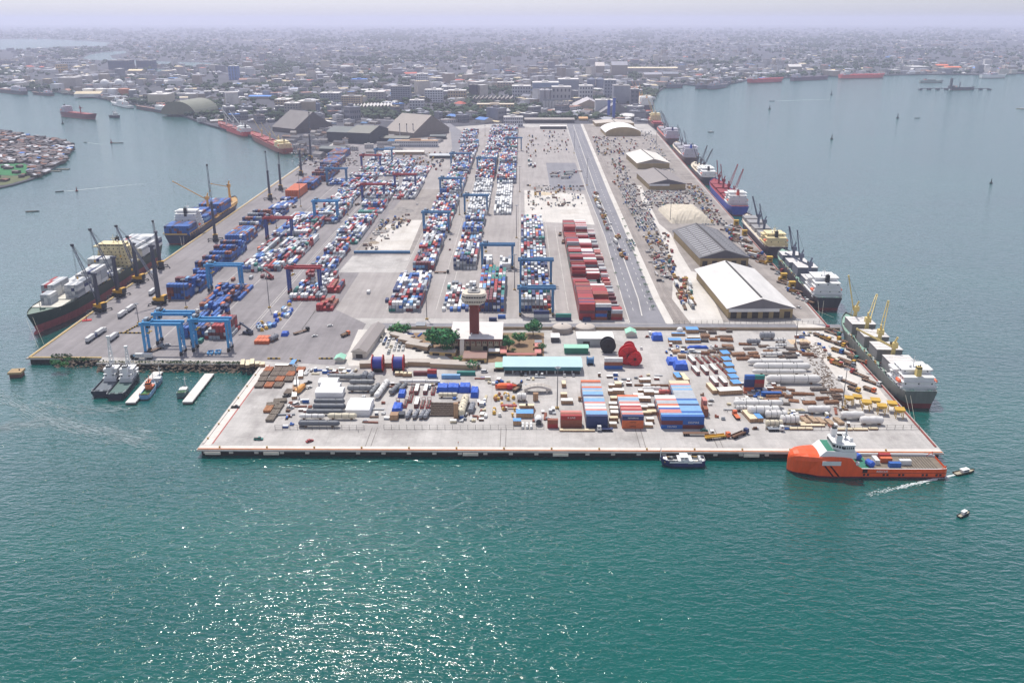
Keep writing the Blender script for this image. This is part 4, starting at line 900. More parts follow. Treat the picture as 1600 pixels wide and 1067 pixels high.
block("flats", "white wide block behind the ochre flats at far left", 96, 114, 105, 93, 60, W_, RWh, 3, ww=6, gap=3)
block("silo_block", "pale ribbed silo block at the far left waterside", 93, 120, 140, 123, 50, ("pale_block", (170,162,156)), RWh, 0)
block("silo_block", "lower pale silo block right of the ribbed one", 117, 136, 131, 120, 50, ("pale_block", (170,162,156)), RWh, 0)
block("warehouse_block", "beige box warehouse next to the arched green-grey shed", 232, 262, 164, 149, 60, ("beige_block", (196,186,164)), RWh, 0)
block("dock_office", "blue-roofed dock office among the waterside sheds", 548, 572, 132, 125, 50, ("white_block", (206,206,208)), ("blue_roof", (70,120,190)), 1)
for (x0, x1, yb, yt, rc, lab) in ((388,425,155,151,(52,124,208),"bright blue tin roof on the left among grey roofs"),(595,612,150,147,(60,136,214),"small bright blue roof left of the pale flats"),(1463,1482,109,103,(222,110,64),"orange-roofed shed, left of the pair across the water"),(1476,1502,111,106,(226,116,66),"orange-roofed shed, right of the pair across the water"),(980,1062,112,107,(222,208,176),"long cream roof beyond the silos by the water"),(1232,1252,116,105,(214,210,206),"white tank building behind the far red ship"),(1300,1320,113,110,(226,196,140),"low cream shed by the far shore"),(1006,1034,126,117,(150,150,160),"grey waterside shed beyond the silos"),(1036,1060,125,116,(120,124,136),"darker grey waterside shed beyond the silos"),(200,222,117,111,(226,206,160),"cream long roof beyond the domed tanks"),(955,980,121,103,(150,150,160),"grey block with red cap beyond the silos"),(930,944,121,104,(206,196,190),"round-cornered pale block beyond the silos")):
    cx, cy, hx, hy = px_box(x0, x1, yb, 0, 45); h = (yb-yt)/S(yb)
    shed("depot", lab, "building", cx, cy, hx, hy, 0, h, h*1.3, ("r%d_%d" % (x0, yb), rc), ("depot_wall", (160,150,140)), axis='x', ov=.5, vents=False, z=-.3); occupy_rect(cx-hx,cx+hx,cy-hy,cy+hy)
# long sheds with saw-tooth roofs
def saw(x0, x1, yb, dp, n, h, rise, rz, rc, wc, lab):
    cx, cy, hx, hy = px_box(x0, x1, yb, 0, dp); r = empty("saw_roof_factory", (cx, cy, -.3), R(rz), lab, "factory")
    occupy_rect(cx-hx,cx+hx,cy-hy,cy+hy)
    MB().box(-hx,hx,-hy,hy,0,h).build("wall", M("wall_"+wc[0], wc[1], .8), r)
    m = MB(); st = 2*hx/n
    for i in range(n):
        a = -hx+i*st; m.add([(a,-hy,h+.02),(a+st-.05,-hy,h+.02),(a+st-.05,hy,h+.02),(a,hy,h+.02),(a+st*.75,-hy,h+rise),(a+st*.75,hy,h+rise)],[(0,1,4),(3,5,2),(0,4,5,3),(1,2,5,4),(0,3,2,1)],[1,1,0,2,1])
    m.build("roof", [roofmat(*rc), M("wall_"+wc[0], wc[1], .8), dark], r)
saw(543, 618, 172, 60, 14, 8, 6, 12, ("white_sheet", (226,222,218)), ("shed_wall2", (124,116,108)), "long factory with white saw-tooth roof behind the mill")
saw(737, 803, 160, 70, 10, 8, 7, 0, ("stone_grey", (150,142,138)), ("dark_wall", (80,80,82)), "wavy saw-roofed grey factory right of the twin tower")
# silos
def silo_row(x0, x1, yb, yt, n, rows, col, lab, cone=True):
    a, b = U(x0, yb), U(x1, yb); h = (yb-yt)/S(yb); d = (b.x-a.x)/n; occupy_rect(a.x, b.x, a.y, a.y+d*rows)
    r = empty("silo_bank", ((a.x+b.x)/2, a.y+d*rows/2, -.3), 0, lab, "silos"); mt = M("silo_"+col[0], col[1], .7, var=.12, s=.1)
    for j in range(rows):
        for i in range(n):
            x = (i+.5-n/2)*d; y = (j+.5-rows/2)*d
            m = MB().cyl((x,y,0),(x,y,h),d*.48,n=16)
            if cone: m.prof((x,y,h),(x,y,h+d*.22),[(0,d*.5),(1,d*.1)],16)
            m.build("silo", mt, r)
    MB().box(-n*d*.48,n*d*.48,-1.6,1.6,h+d*.23,h+d*.23+3.2).build("conveyor", steel, r)
silo_row(848, 889, 172, 159, 9, 1, ("pale", (190,188,186)), "row of nine pale slim silos at the left of the mill")
silo_row(843, 868, 166, 142, 3, 2, ("stone", (168,166,170)), "tall stone-grey silo cluster behind the slim silos")
silo_row(917, 945, 140, 125, 2, 1, ("steel_blue", (116,124,144)), "pair of wide blue-grey steel silos behind the domes", True)
silo_row(474, 500, 178, 163, 2, 1, ("steel_blue", (116,124,144)), "pair of blue-grey silos behind the steep sugar shed")
silo_row(519, 534, 176, 163, 2, 2, ("steel_blue", (116,124,144)), "small blue-grey silo group left of the tan slab")
big_shed(896, 945, 172, 90, 0, 8, 26, ("dust_grey", (182,176,178), .06, .1), ("tan_wall2", (178,158,136)), "double-peaked dusty grain shed among the silos", axis='y')
big_shed(935, 984, 180, 70, 8, 6, 30, ("grey_aframe", (150,148,150), .06, .1), ("aframe_wall", (140,136,136)), "grey A-frame store close to the right quay", axis='y')
block("loading_tower", "blue legged loading tower beside the grey A-frame store", 949, 953, 184, 158, 8, ("blue_steel", (62,96,180)), RG, 0, cat="tower")
block("loading_tower", "second blue loading tower left of the first", 957, 961, 186, 155, 8, ("blue_steel", (62,96,180)), RG, 0, cat="tower")
p, q = U(255,180), U(314,180); arch("arched_shed", "big arched green-grey shed on the left shore", (p.x+q.x)/2, p.y+60, (q.x-p.x)/2, 55, R(-12), 6, 26, ("moss_arch", (118,120,104), .06, .1), ("moss_wall", (122,118,98)), "shed"); occupy_rect(p.x,q.x,p.y,p.y+120)
for (x, y, rad, lab) in ((165,140,15,"white spherical gas tank, left of the pair"),(187,139.5,15,"white spherical gas tank, right of the pair"),(1095,117,11,"white sphere tank across the bay, left of its pair"),(1119,117,11,"white sphere tank across the bay, right of its pair")):
    p = U(x, y); m = MB(); m.prof((0,0,3),(0,0,3+2*rad),[(0,.1)]+[((1-math.cos(t*math.pi/10))/2, rad*math.sin(t*math.pi/10)) for t in range(1,10)]+[(1,.1)],18)
    r = empty("gas_tank", (p.x, p.y, -.3), 0, lab, "tank"); m.build("sphere", white, r, smooth=True)
    MB().cyl((rad*.8,0,0),(rad*.8,0,rad),.6,n=6).cyl((-rad*.8,0,0),(-rad*.8,0,rad),.6,n=6).cyl((0,rad*.8,0),(0,rad*.8,rad),.6,n=6).cyl((0,-rad*.8,0),(0,-rad*.8,rad),.6,n=6).build("leg", steel, r)
for (x, y, rr, h, c_, lab) in ((136,150,17,20,(222,220,216),"white oil tank, left of the row by the creek"),(156,150,17,20,(222,220,216),"white oil tank, second in the row by the creek"),(174,150,17,20,(222,220,216),"white oil tank, third in the row by the creek"),(192,150,17,20,(186,112,74),"rust-brown oil tank at the right end of the row"),(1208,119,15,18,(216,212,208),"white oil tank behind the far red tanker"),(1224,118,15,20,(216,212,208),"white oil tank between the far tankers"),(1242,118,15,20,(222,218,214),"white oil tank behind the far dark tanker"),(1150,121,15,18,(216,212,208),"white oil tank at the left end across the bay")):
    p = U(x, y); r = empty("oil_tank", (p.x, p.y+rr, -.3), 0, lab, "tank"); MB().cyl((0,0,0),(0,0,h),rr,n=24).build("wall", M("tank_%d%d%d" % c_, c_, .5, var=.06), r)
    MB().prof((0,0,h),(0,0,h+2),[(0,rr),(1,1)],24).build("lid", M("tank_%d%d%d" % c_, c_, .5), r); MB().beam((rr+.3,0,0),(rr*.7,rr*.75,h),.8).build("stair", steel, r)
for x in (625, 636, 646):
    p = U(x, 215); tag(MB().cyl((0,0,0),(0,0,24),.9,n=8,mi=0).cyl((0,0,24),(0,0,27),1.0,n=8,mi=1).build("chimney", [M("chimney_grey", (176,172,172), .7), black], loc=(p.x,p.y,0)), "%s of three slim black-tipped chimneys before the taupe shed" % {625: "left one", 636: "middle one", 646: "right one"}[x], "chimney")
# wall along the cross road
mb = MB(); a, b = U(612,514.5), U(1312,516.5); mb.beam((a.x,a.y,1.1),(b.x,b.y,1.1),.4,2.2)
tag(mb.build("boundary_wall", M("tan_boundary", (170,150,124), .85, var=.2, s=.2)), "long low tan wall along the near side of the cross road", "wall")
# ---------------------------------------------------------------- container rows
MIX = {"white": 24, "light grey": 20, "red": 14, "maroon": 11, "blue": 12, "navy": 11, "grey": 12, "teal": 4, "orange": 1, "pale blue": 4}
BLU = {"blue": 56, "navy": 26, "rust": 9, "maroon": 5, "pale blue": 4}
BRN = {"maroon": 30, "navy": 22, "rust": 16, "blue": 20, "grey": 12}
REDS = {"red": 56, "maroon": 20, "rust": 14, "grey": 4, "teal": 4, "navy": 4, "light grey": 3}
GRY = {"white": 60, "light grey": 30, "grey": 10}
REEF = {"white": 46, "light grey": 36, "grey": 10, "red": 5, "navy": 3}
G = "containers stacked in the yard"
B = px_block
B(607,656,487,432,4,.95,MIX,"nearest stack left of the tower",G,11)
B(645,678,423,366,4,.95,MIX,"left centre row, second stack",G,12)
B(661,700,365,312,4,.97,MIX,"left centre row under the gantry",G,13)
B(687,720,308,276,4,.97,MIX,"left centre row, far stack",G,14)
B(703,733,272,226,4,1,MIX,"left centre row, far half",G,15)
B(716,742,224,207,3,1,MIX,"left centre row, far end",G,16)
B(690,738,487,446,3,.7,{**MIX, "white": 70},"stack just left of the tower",G,17)
B(745,788,487,432,4,.9,MIX,"stack just right of the tower",G,18)
B(708,744,421,342,4,.97,MIX,"row behind the control tower",G,19)
B(755,768,421,405,3,.7,{"white": 5, "grey": 3, "navy": 3},"small stack under the blue gantry leg",G,20)
B(780,798,421,408,2,.7,{"white": 5, "grey": 3},"small stack right of the gantry leg",G,21)
B(730,762,336,286,3,.98,{**GRY, "navy": 6},"pale row under the blue gantry",G,22)
B(771,799,336,290,3,1,GRY,"pale row right of the blue gantry",G,23)
B(742,772,283,240,4,.98,MIX,"far row under the blue gantry",G,24)
B(758,782,238,200,4,1,MIX,"far end row, left half",G,25)
B(776,806,287,236,4,1,MIX,"far right row before the gravel pad",G,26)
B(782,808,234,200,4,1,MIX,"far end row, right half",G,27)
B(813,861,487,341,4,.98,MIX,"long row between blue gantry legs",G,28)
# forty foot stacks beside the road, broad side to the camera
rng = random.Random(31); a = U(905, 500.5); X0 = 44.0
ys = [666.5+j*2.68 for j in range(116)]; hts = []; run = 0
for j in range(116):
    if run <= 0: run = rng.randint(3,9); h0 = rng.choice([5,5,4,3,5,2]); h1 = max(1, h0-rng.choice([0,1,2])); h2 = rng.choice([0,0,1,2])
    run -= 1; row = [h0 if rng.random() > .12 else h0-1, h1, h2]
    if j < 9: row = [5, 5-(j//4), 3-(j > 3)]
    hts.append(row)
def hcol(i, j, t, h):
    if i and t == h-1 and rng.random() < .35: return "white"
    if (j//16) in (3, 4) and i == 0 and t < h-1 and rng.random() < .5: return "teal"
    if j < 2 and i == 1: return rng.choice(["navy","blue","rust","maroon"])
grid_block([51.6,64.2,73.2], ys, hts, 12, 'X', REDS, "long-side stack beside the main road", G, rng, .03, hcol); occupy_rect(44,80,665,980)
for j in range(60):                                             # loose twenty-foot column at the road side
    for t in range(rng.randint(1,3)): rec(74.5+rng.uniform(-.3,.3), 672+j*4.4, .03+t*2.6, 6, 'X', rng.choices(["white","red","maroon","light grey","pink"],[4,4,3,2,3])[0], "twenty-foot container in the ragged column by the road kerb, %s back, %s" % (od(j+1), TIER[t]), G, 8*(1000/(672+j*4.4))**2)
# left yard rows
B(282,322,528,488,4,1,BLU,"blue stack behind the front gantries",G,41)
B(320,356,530,512,4,1,{"red": 8, "maroon": 3, "light grey": 2, "teal": 1},"red stack under the right front gantry",G,42)
B(357,366,526,512,2,1,{"red": 3, "light grey": 2},"red pair beside the front gantry",G,43)
B(312,350,484,446,3,1,{**BLU, "orange": 14},"blue and orange stack under the gantry",G,44)
B(349,376,470,449,2,1,BLU,"low blue stack under gantry",G,45)
B(378,402,425,396,3,.8,{**MIX, "white": 50},"pale stack behind the left gantry",G,46)
B(402,420,395,372,3,.7,MIX,"stack under the left red gantry",G,461)
B(424,462,370,334,3,.9,{**MIX, "blue": 30},"stack behind the left red gantry",G,462)
B(402,438,424,376,3,.85,MIX,"second row from quay stacks, near end",G,47)
B(430,462,413,372,3,.9,MIX,"third row near the red gantry",G,48)
B(448,486,372,345,3,.9,{**MIX, "red": 30},"third row, red patch",G,49)
B(482,526,350,322,3,.9,MIX,"row under the tall blue gantry",G,50)
B(508,548,322,296,3,.9,MIX,"row beyond the tall blue gantry",G,51)
B(528,572,298,274,3,.9,MIX,"far left row between red gantries",G,52)
B(556,598,276,255,3,.95,{**MIX, "white": 60},"far left row below the far gantry",G,53)
B(574,606,256,243,3,.9,{**MIX, "white": 60},"far left row end",G,531)
B(512,544,289,284,2,1,{"navy": 3, "white": 2, "blue": 2},"single line under the far blue gantry",G,54)
B(487,522,424,388,3,.95,MIX,"middle row, front stack",G,55)
B(518,558,382,354,4,.92,MIX,"middle row, second stack",G,56)
B(548,580,352,336,3,.9,MIX,"middle row, third stack",G,57)
B(559,596,334,320,3,.9,MIX,"middle row before the red gantry",G,58)
B(566,606,317,293,4,.95,MIX,"middle row under the red gantry",G,59)
B(600,636,276,255,3,.9,MIX,"middle row, far end",G,60)
B(613,648,312,284,3,.95,{**GRY, "navy": 20, "red": 14},"short row under the far red gantry",G,61)
B(634,662,283,262,3,.9,MIX,"short row beyond the far red gantry",G,62)
B(452,504,470,434,3,.55,{**MIX, "white": 40},"loose stack under the front red gantry",G,63)
B(494,520,486,472,2,1,{"red": 4, "maroon": 2, "navy": 1, "rust": 3},"small red stack right of red gantry",G,64)
B(511,531,458,444,3,.8,{"red": 5, "rust": 3, "navy": 1},"small red pile behind the small stack",G,65)
B(397,420,538,526,1,1,{"orange": 1},"orange row at the front of loose goods",G,66)
B(262,294,468,448,5,1,{**BLU, "maroon": 30},"quay-side tall stack nearest the cranes",G,67, hf=lambda j, r: [5-(j*7+len(r)) % 3]*len(r))
B(292,314,456,440,5,1,BLU,"blue quay-side stack",G,68, hf=lambda j, r: [4-j % 2]*len(r))
B(302,328,434,416,5,1,BLU,"quay-side stack, third",G,69, hf=lambda j, r: [5-(j*7+len(r)) % 3]*len(r))
B(328,362,410,390,5,1,BLU,"big blue quay-side stack",G,70, hf=lambda j, r: [5-(j*7+len(r)) % 3]*len(r))
B(352,384,383,366,5,1,{**BLU, "rust": 30, "white": 9},"quay-side stack, fifth",G,71, hf=lambda j, r: [4]*len(r))
B(374,404,362,342,5,1,{**BRN, "white": 9},"brown quay-side stack, sixth",G,72, hf=lambda j, r: [5-(j*7+len(r)) % 3]*len(r))
B(400,428,350,330,4,1,{**BLU, "white": 30},"quay-side stack, seventh",G,73)
B(420,446,330,314,3,1,{**BLU, "white": 20},"quay-side stack, eighth",G,74)
B(446,467,310,298,4,1,{"orange": 1},"orange quay-side stack",G,75, hf=lambda j, r: [4]*len(r))
B(464,490,297,286,4,1,BRN,"brown quay-side stack, far",G,76, hf=lambda j, r: [4]*len(r))
B(486,512,284,268,5,1,BRN,"maroon quay-side stack, far",G,77, hf=lambda j, r: [5-(j*7+len(r)) % 3]*len(r))
B(500,526,264,252,5,1,BRN,"second last quay-side stack",G,78, hf=lambda j, r: [4]*len(r))
B(512,536,250,240,5,1,BRN,"last quay-side stack",G,79, hf=lambda j, r: [4]*len(r))
# goods stacks on the cargo quay
Q = "containers on the cargo quay"
def qblock(xl, yf, cols, rows, tiers, name, top, front, seed, L=12, rowp=2.6):
    """broad side to the water; front = colours of the nearest row, bottom to top, for each column"""
    rng = random.Random(seed); a = U(xl, yf); Ln = 12.19 if L == 12 else 6.06
    xs = [a.x+Ln/2+i*(Ln+.15) for i in range(cols)]; ys = [a.y+1.25+j*rowp for j in range(rows)]
    def cf(i, j, t, h): return front[i][t] if j == 0 and t < len(front[i]) else (top[(j+i*3) % len(top)] if t == h-1 else None)  # paler top-tier colours have sunlight on the roofs painted in
    grid_block(xs, ys, [[tiers]*cols for _ in ys], L, 'X', {"navy": 2, "maroon": 2, "rust": 1}, name, Q, rng, .03, cf)
    occupy_rect(a.x, a.x+cols*Ln, a.y, a.y+rows*rowp); return a
qblock(855.3,669,1,1,2,"small red pair at the front",["rust"],[["red","rust"]],1,6)
qblock(876,669,1,3,3,"front stack with red top",["pink","rust","pink"],[["rust","rust","red"]],2)
qblock(916,669.3,1,21,3,"long bluish front stack",["pale blue","pale blue","pale blue","pink","white","light grey","white","pink","pale blue","pale blue","light grey","navy","pale blue","pale blue","light grey","pale blue","orange","light grey","light grey","rust","orange"],[["navy","navy","navy"]],3)
qblock(972,669.5,1,12,3,"front stack with orange lower tiers",["white","pink","light grey","red","pink","red","white","pink","light grey","pale blue","light grey","orange"],[["orange","orange","navy"]],4)
qblock(1033,670,1,12,3,"blue-topped front stack, left half",["pale blue","pale blue","pink","pink","blue","white","orange","light grey","light grey","pink","white","white"],[["blue","maroon","blue"]],5)
qblock(1066.3,670,1,21,3,"blue-topped front stack, right half",["blue","pale blue","blue","pale blue","pale blue","pale blue","navy","pale blue","pale blue","blue","light grey","light grey","light grey","light grey","light grey","pale blue","light grey","pale blue","pink","cream","cream"],[["maroon","blue","blue"]],6)
def mark(px, py, col, t, body, size, mt): a = U(px, py); MARKS.append((a.x+12.19/2+col*12.34, a.y+1.25, .03+t*2.6, body, size, mt))
LW_ = M("letter_white", (226,224,220), .6); LD_ = M("letter_dark", (60,34,28), .6)
mark(876,669,0,2,"K LINE",1.5,LW_); mark(972,669.5,0,2,"SAFMARINE",1.2,LW_); mark(972,669.5,0,0,"HAPAG",1.1,LD_); mark(972,669.5,0,1,"HAPAG",1.1,LD_); mark(1033,670,0,0,"DELMAS",1.5,LW_); mark(1066.3,670,0,1,"DELMAS",1.7,LW_)
for i, (x, y, c_, n_) in enumerate(((1099,655,"rust",2),(1097,648,"pink",3))):
    a = U(x, y)
    for t in range(n_): rec(a.x+2, a.y+6, .03+t*2.6, 6, 'Y', c_, "%s container end-on at the right of the blue-topped stack, %s%s" % (c_, TIER[t], ", nearer one" if i == 0 else ", farther one"), Q, 90)
a = U(1162.5, 611)
for i, cs in enumerate((("orange","navy","navy","blue"),("navy","rust","red","teal"))):
    for t, c_ in enumerate(cs): rec(a.x+3.1+i*6.2, a.y+1.3, .03+t*2.6, 6, 'X', c_, "%s container in the four-high pair of stacks before the white vessels, %s column, %s" % (c_, "left" if i == 0 else "right", TIER[t] if t < 3 else "top"), Q, 120)
a = U(1190, 619.5); rec(a.x+6.2, a.y+1.3, .03, 12, 'X', "blue", "bright blue container alone on the ground before the steel racks", Q, 200)
a = U(944, 577)
for t, c_ in enumerate(("blue","rust","white")): rec(a.x+6.2, a.y+1.3, .03+t*2.6, 12, 'X', c_, "%s container in the short stack behind the white crates near the red reels, %s" % (c_, TIER[t]), Q, 150)
a = U(868, 501)
rec(a.x+6.2, a.y+1.3, .03, 12, 'X', "navy", "dark blue container under a teal one at the road wall", Q, 140); rec(a.x+6.2, a.y+1.3, 2.63, 12, 'X', "teal", "teal container on top of a dark blue one at the road wall", Q, 160)
for k, (x, y, t, c_) in enumerate(((834,501,0,"grey"),(834,501,1,"light grey"),(834,501,2,"navy"),(905,502,0,"navy"),(758,502,0,"navy"),(772,498,0,"blue"))):
    a = U(x, y); L_ = 12 if k < 3 else 6
    rec(a.x+6, a.y+1.3, .03+2.6*t, L_, 'X', c_, "%s container lying broadside near the foot of the %s, %s" % (c_, ("blue gantry" if k < 3 else "red road-side stack" if k == 3 else "control tower"), (TIER[t] if k < 3 else "nearer one" if k in (3, 4) else "farther one")), Q, 120)
for (x, y, c_, lab) in ((604,473,"navy","single navy container alone on the pale yard"),(312,537,"teal","single teal container on the ground under the right front gantry"),(363,440,"rust","single rust container standing alone under the left blue gantry"),(391,437,"light grey","single light grey container standing alone right of the blue gantry"),(409,435,"maroon","single maroon container beside the reach stacker"),(575,460,"white","white crate alone beyond")):
    a = U(x, y); rec(a.x, a.y+3, .03, 6, 'Y', c_, lab, Q, 150)
for (x, y, L_, t, c_, lab) in ((646,587,12,0,"maroon","long maroon container by the tan wall right of the blue reels"),(668,590,6,0,"blue","blue container under a red one right of the blue reels"),(668,590,6,1,"red","red container on top of a blue one right of the blue reels"),(714,587,12,0,"teal","long teal container before the rusty shed"),(690,592,12,0,"pale blue","pale blue container low beside the long teal one")):
    a = U(x, y); rec(a.x+L_/2, a.y+1.3, .03+2.6*t, L_, 'X', c_, lab, Q, 130)
# ---------------------------------------------------------------- gantry cranes
SKY = ("blue", (66,150,204)); DBL = ("deep_blue", (52,72,140)); RED = ("red", (168,52,56)); STB = ("steel_blue", (66,122,166))
protoA = make_rtg(SKY, SKY, ("dark", (60,66,80))); protoB = make_rtg(RED, DBL, ("maroon", (130,44,50))); protoC = make_rtg(STB, STB, ("yellow", (150,130,70)))
index_kids()
RT = [(226,285,555,0,"light blue gantry crane nearest the tug berth, front left of three"),(301,359,549,0,"light blue gantry crane standing over the red container stack"),(245,302,538,0,"light blue gantry crane at the rear of the front three"),
      (325,378,455,0,"light blue gantry crane over the blue stack left of the lamp mast"),(450,501,459,1,"red-topped gantry crane nearest the camera, over loose containers"),(415,457,374,1,"red-topped gantry crane second from the camera, at the left"),
      (490,528,345,0,"blue gantry crane straddling the middle of the left yard"),(565,601,316,1,"red-topped gantry crane in the middle of the yard, left of the pair"),(616,650,299,1,"red-topped gantry crane in the middle of the yard, right of the pair"),
      (564,595,266,1,"red-topped gantry crane farthest from the camera"),(510,542,289,2,"blue gantry crane over a single line of containers"),(586,613,256,2,"blue gantry crane farthest left at the yard end below the mill"),
      (704,735,263,2,"blue gantry crane far up the left centre row"),(745,775,271,2,"blue gantry crane far up the right centre row"),(687,721,306,2,"blue gantry crane midway along the left centre row"),
      (725,762,335,2,"blue gantry crane over the pale grey stacks"),(661,702,364,2,"blue gantry crane over the left centre row nearest the work site"),(752,802,420,2,"blue gantry crane over the empty slots right of the tower row"),
      (812,862,446,2,"blue gantry crane over the long row, rear of the near pair"),(811,865,494,2,"blue gantry crane over the long row, nearest the cross road"),(790,815,236,2,"blue gantry crane at the far end beside the bare ground")]
used = set()
for (xa, xb, y, k, lab) in RT:
    pr = (protoA, protoB, protoC)[k]; o = pr if k not in used else copy_tree(pr); used.add(k)
    a, b = U(xa, y), U(xb, y); cx = (a.x+b.x)/2; o.location = (cx, a.y+4.3, .05); o.scale = ((b.x-a.x)/26.2, 1, 1) if abs((b.x-a.x)/26.2-1) < .25 else (1,1,1)
    tag(o, lab, "gantry crane", "gantry cranes in the container yard")
a, b = U(553, 396), U(641, 396); r = empty("gantry_girder", ((a.x+b.x)/2, a.y, .05), 0, "long blue gantry girder lying on the ground before the work site", "girder"); hw = (b.x-a.x)/2
MB().box(-hw,hw,-1,1,.4,2.6).build("girder", M("gantry_steel_blue"), r); 
for s_ in (-1, 1): MB().box(s_*hw*.7-1,s_*hw*.7+1,-1.6,1.6,0,.4).build("block", darksteel, r)
# ---------------------------------------------------------------- harbour cranes on the left quay
mobile_crane(156, 486, R(150), R(62), "mobile harbour crane nearest the green ship's bow", 30, 44)
mobile_crane(186, 463, R(160), R(66), "mobile harbour crane second from the green ship's bow", 33, 46)
mobile_crane(216, 441, R(165), R(70), "mobile harbour crane beside the cream bridge of the green ship", 34, 38)
mobile_crane(249, 475, R(170), R(62), "mobile harbour crane standing back from the quay near the tall blue stack", 48, 40)
mobile_crane(251, 419, R(120), R(72), "mobile harbour crane at the stern of the green ship", 34, 30)
mobile_crane(337, 376, R(110), R(78), "tall mobile harbour crane alongside the blue container ship", 40, 62)
mobile_crane(422, 312, R(110), R(80), "mobile harbour crane beyond the blue ship, left of the far four", 36, 46)
mobile_crane(439, 297, R(100), R(78), "mobile harbour crane beyond the blue ship, second of the far four", 34, 36)
mobile_crane(471, 274, R(95), R(76), "mobile harbour crane beyond the blue ship, third of the far four", 36, 30)
mobile_crane(486, 250, R(90), R(82), "tall mobile harbour crane farthest up the left quay", 40, 60)
# ---------------------------------------------------------------- ships, left quay
CR = ("cream", (214,196,150)); WH = ("white", (222,222,220)); GN = ("dark green", (48,62,58)); BT = ("red", (140,62,60)); RB = ("rust", (120,60,50))
S1 = ship("container_ship", "dark green container ship with cream bridge alongside the left quay", "ship", (-371,872), (-369,634), 31, 13, dict(hull=GN, boot=("faded red", (158,76,78)), deck=("grey green", (110,128,116)), house=("cream", (222,206,160)), crane=("green", (70,96,84)), hatch=("pale", (206,202,190)), funnel=("black", (34,34,38))), house=(.285,.085,7), fh=3.1, hatches=[(.02,.11,1.5),(.13,.26,1.5),(.39,.46,1.5),(.47,.54,1.5),(.55,.67,1.5),(.68,.8,1.5),(.81,.89,1.5)], bulb=True, detail=2, fore=3.5, boot_h=6.5)
def deckload(sh, t0, t1, cols, rows, hts, z, pal, name, group, seed, W_=2.66):
    r, L, an = sh; rng = random.Random(seed)
    n = max(1, int((t1-t0)*L/12.7))
    for j in range(n):
        for i in range(cols):
            h = hts(j, i)
            for t in range(h):
                x = t0*L+6.3+j*12.75; y = (i-(cols-1)/2)*W_; p = local(r, L, an, x, y, z+t*2.6)
                edge = i in (0, cols-1) or j in (0, n-1) or t == h-1
                if not edge: continue
                c = rng.choices(list(pal), list(pal.values()))[0]
                rec(p.x, p.y, p.z, 12, an+R(90), c, "%s container, %s, %s column, bay %d, %s" % (c, "top tier" if t == h-1 else TIER[t], od(cols-i), j+1, name), group, (40 if t == h-1 or j == n-1 else 15)*(1000/p.y)**2)
GS = "containers aboard the dark green ship"
deckload(S1,.02,.26,11,2,lambda j,i: 4-(i > 8),15.1,REEF,"the dark green ship's stern",GS,1)
deckload(S1,.385,.45,11,2,lambda j,i: 4 if i < 7 else 0,15.1,REEF,"the dark green ship before the bridge",GS,2)
deckload(S1,.47,.53,11,2,lambda j,i: 3 if 2 < i < 6 else 1 if i >= 8 else 0,15.1,REEF,"the dark green ship's middle hatch",GS,3)
deckload(S1,.55,.66,11,2,lambda j,i: 5 if i > 6 else 4 if i > 4 else 1 if i < 2 else 0,15.1,REEF,"the dark green ship's second hatch",GS,4)
deckload(S1,.68,.79,11,2,lambda j,i: 4 if i > 6 else 4 if i < 4 else 0,15.1,REEF,"the dark green ship's fore hatch",GS,5)
deckload(S1,.81,.87,11,2,lambda j,i: 3 if 2 < i < 6 else 0,15.1,REEF,"the dark green ship nearest its bow",GS,6)
S2 = ship("container_ship", "dark blue container ship with yellow rails and blue containers, stern toward camera", "ship", (-366,928), (-367,1140), 29, 8.5, dict(hull=("navy", (44,50,82)), boot=RB, deck=("tan", (176,140,84)), house=WH, ph=19, crane=("amber", (226,168,80)), hatch=("tan", (176,140,84)), funnel=("black", (34,34,38))), house=(.15,.09,7), hatches=[(.28,.5,1.5),(.52,.72,1.5),(.74,.88,1.5)], cranes=[(.51,R(112),R(34),40),(.9,R(150),R(16),26)], fore=3)
deckload(S2,.015,.14,10,1,lambda j,i: 4,8.6,BLU,"the blue ship's stern",  "containers aboard the dark blue ship",7)
deckload(S2,.28,.5,10,1,lambda j,i: 4-(i < 3),10.6,BLU,"the blue ship's middle hatch","containers aboard the dark blue ship",8)
deckload(S2,.54,.72,10,1,lambda j,i: 4,10.6,BLU,"the blue ship's fore hatch","containers aboard the dark blue ship",9)
m = MB()
for s_ in (-1, 1):
    for k in range(26): x = 4+k*6.6; m.box(x,x+.4,s_*14.3-.2,s_*14.3+.2,8.5,11.4)
    m.box(2,176,s_*14.3-.25,s_*14.3+.25,10.9,11.5)
m.box(.5,1.1,-11.5,11.5,9.9,11.5); m.build("lashing_rail", M("rail_amber", (214,164,80), .6), S2[0])
def txt(body, loc, size, mat, rot, parent=None, name="lettering"):
    c = bpy.data.curves.new(name, 'FONT'); c.body = body; c.size = size; c.align_x = 'CENTER'; c.align_y = 'CENTER'; c.extrude = .02
    o = bpy.data.objects.new(name, c); COL.objects.link(o); dg = bpy.context.evaluated_depsgraph_get()
    me = bpy.data.meshes.new_from_object(o.evaluated_get(dg)); bpy.data.objects.remove(o); me.materials.clear(); me.materials.append(mat)
    o = bpy.data.objects.new(name, me); COL.objects.link(o); o.location = loc; o.rotation_euler = rot
    if parent: o.parent = parent
    return o
m = MB()
for (z, w_) in ((5.6,4.2),(4.4,3.0)):
    for k in range(int(w_*2)): m.box(-.06,.0,-w_+k+.1,-w_+k+.75,z,z+.8)
def shipp(*a, **k): return ship(*a, **k)
a, b = U(388,214,wl), U(343,198,wl)
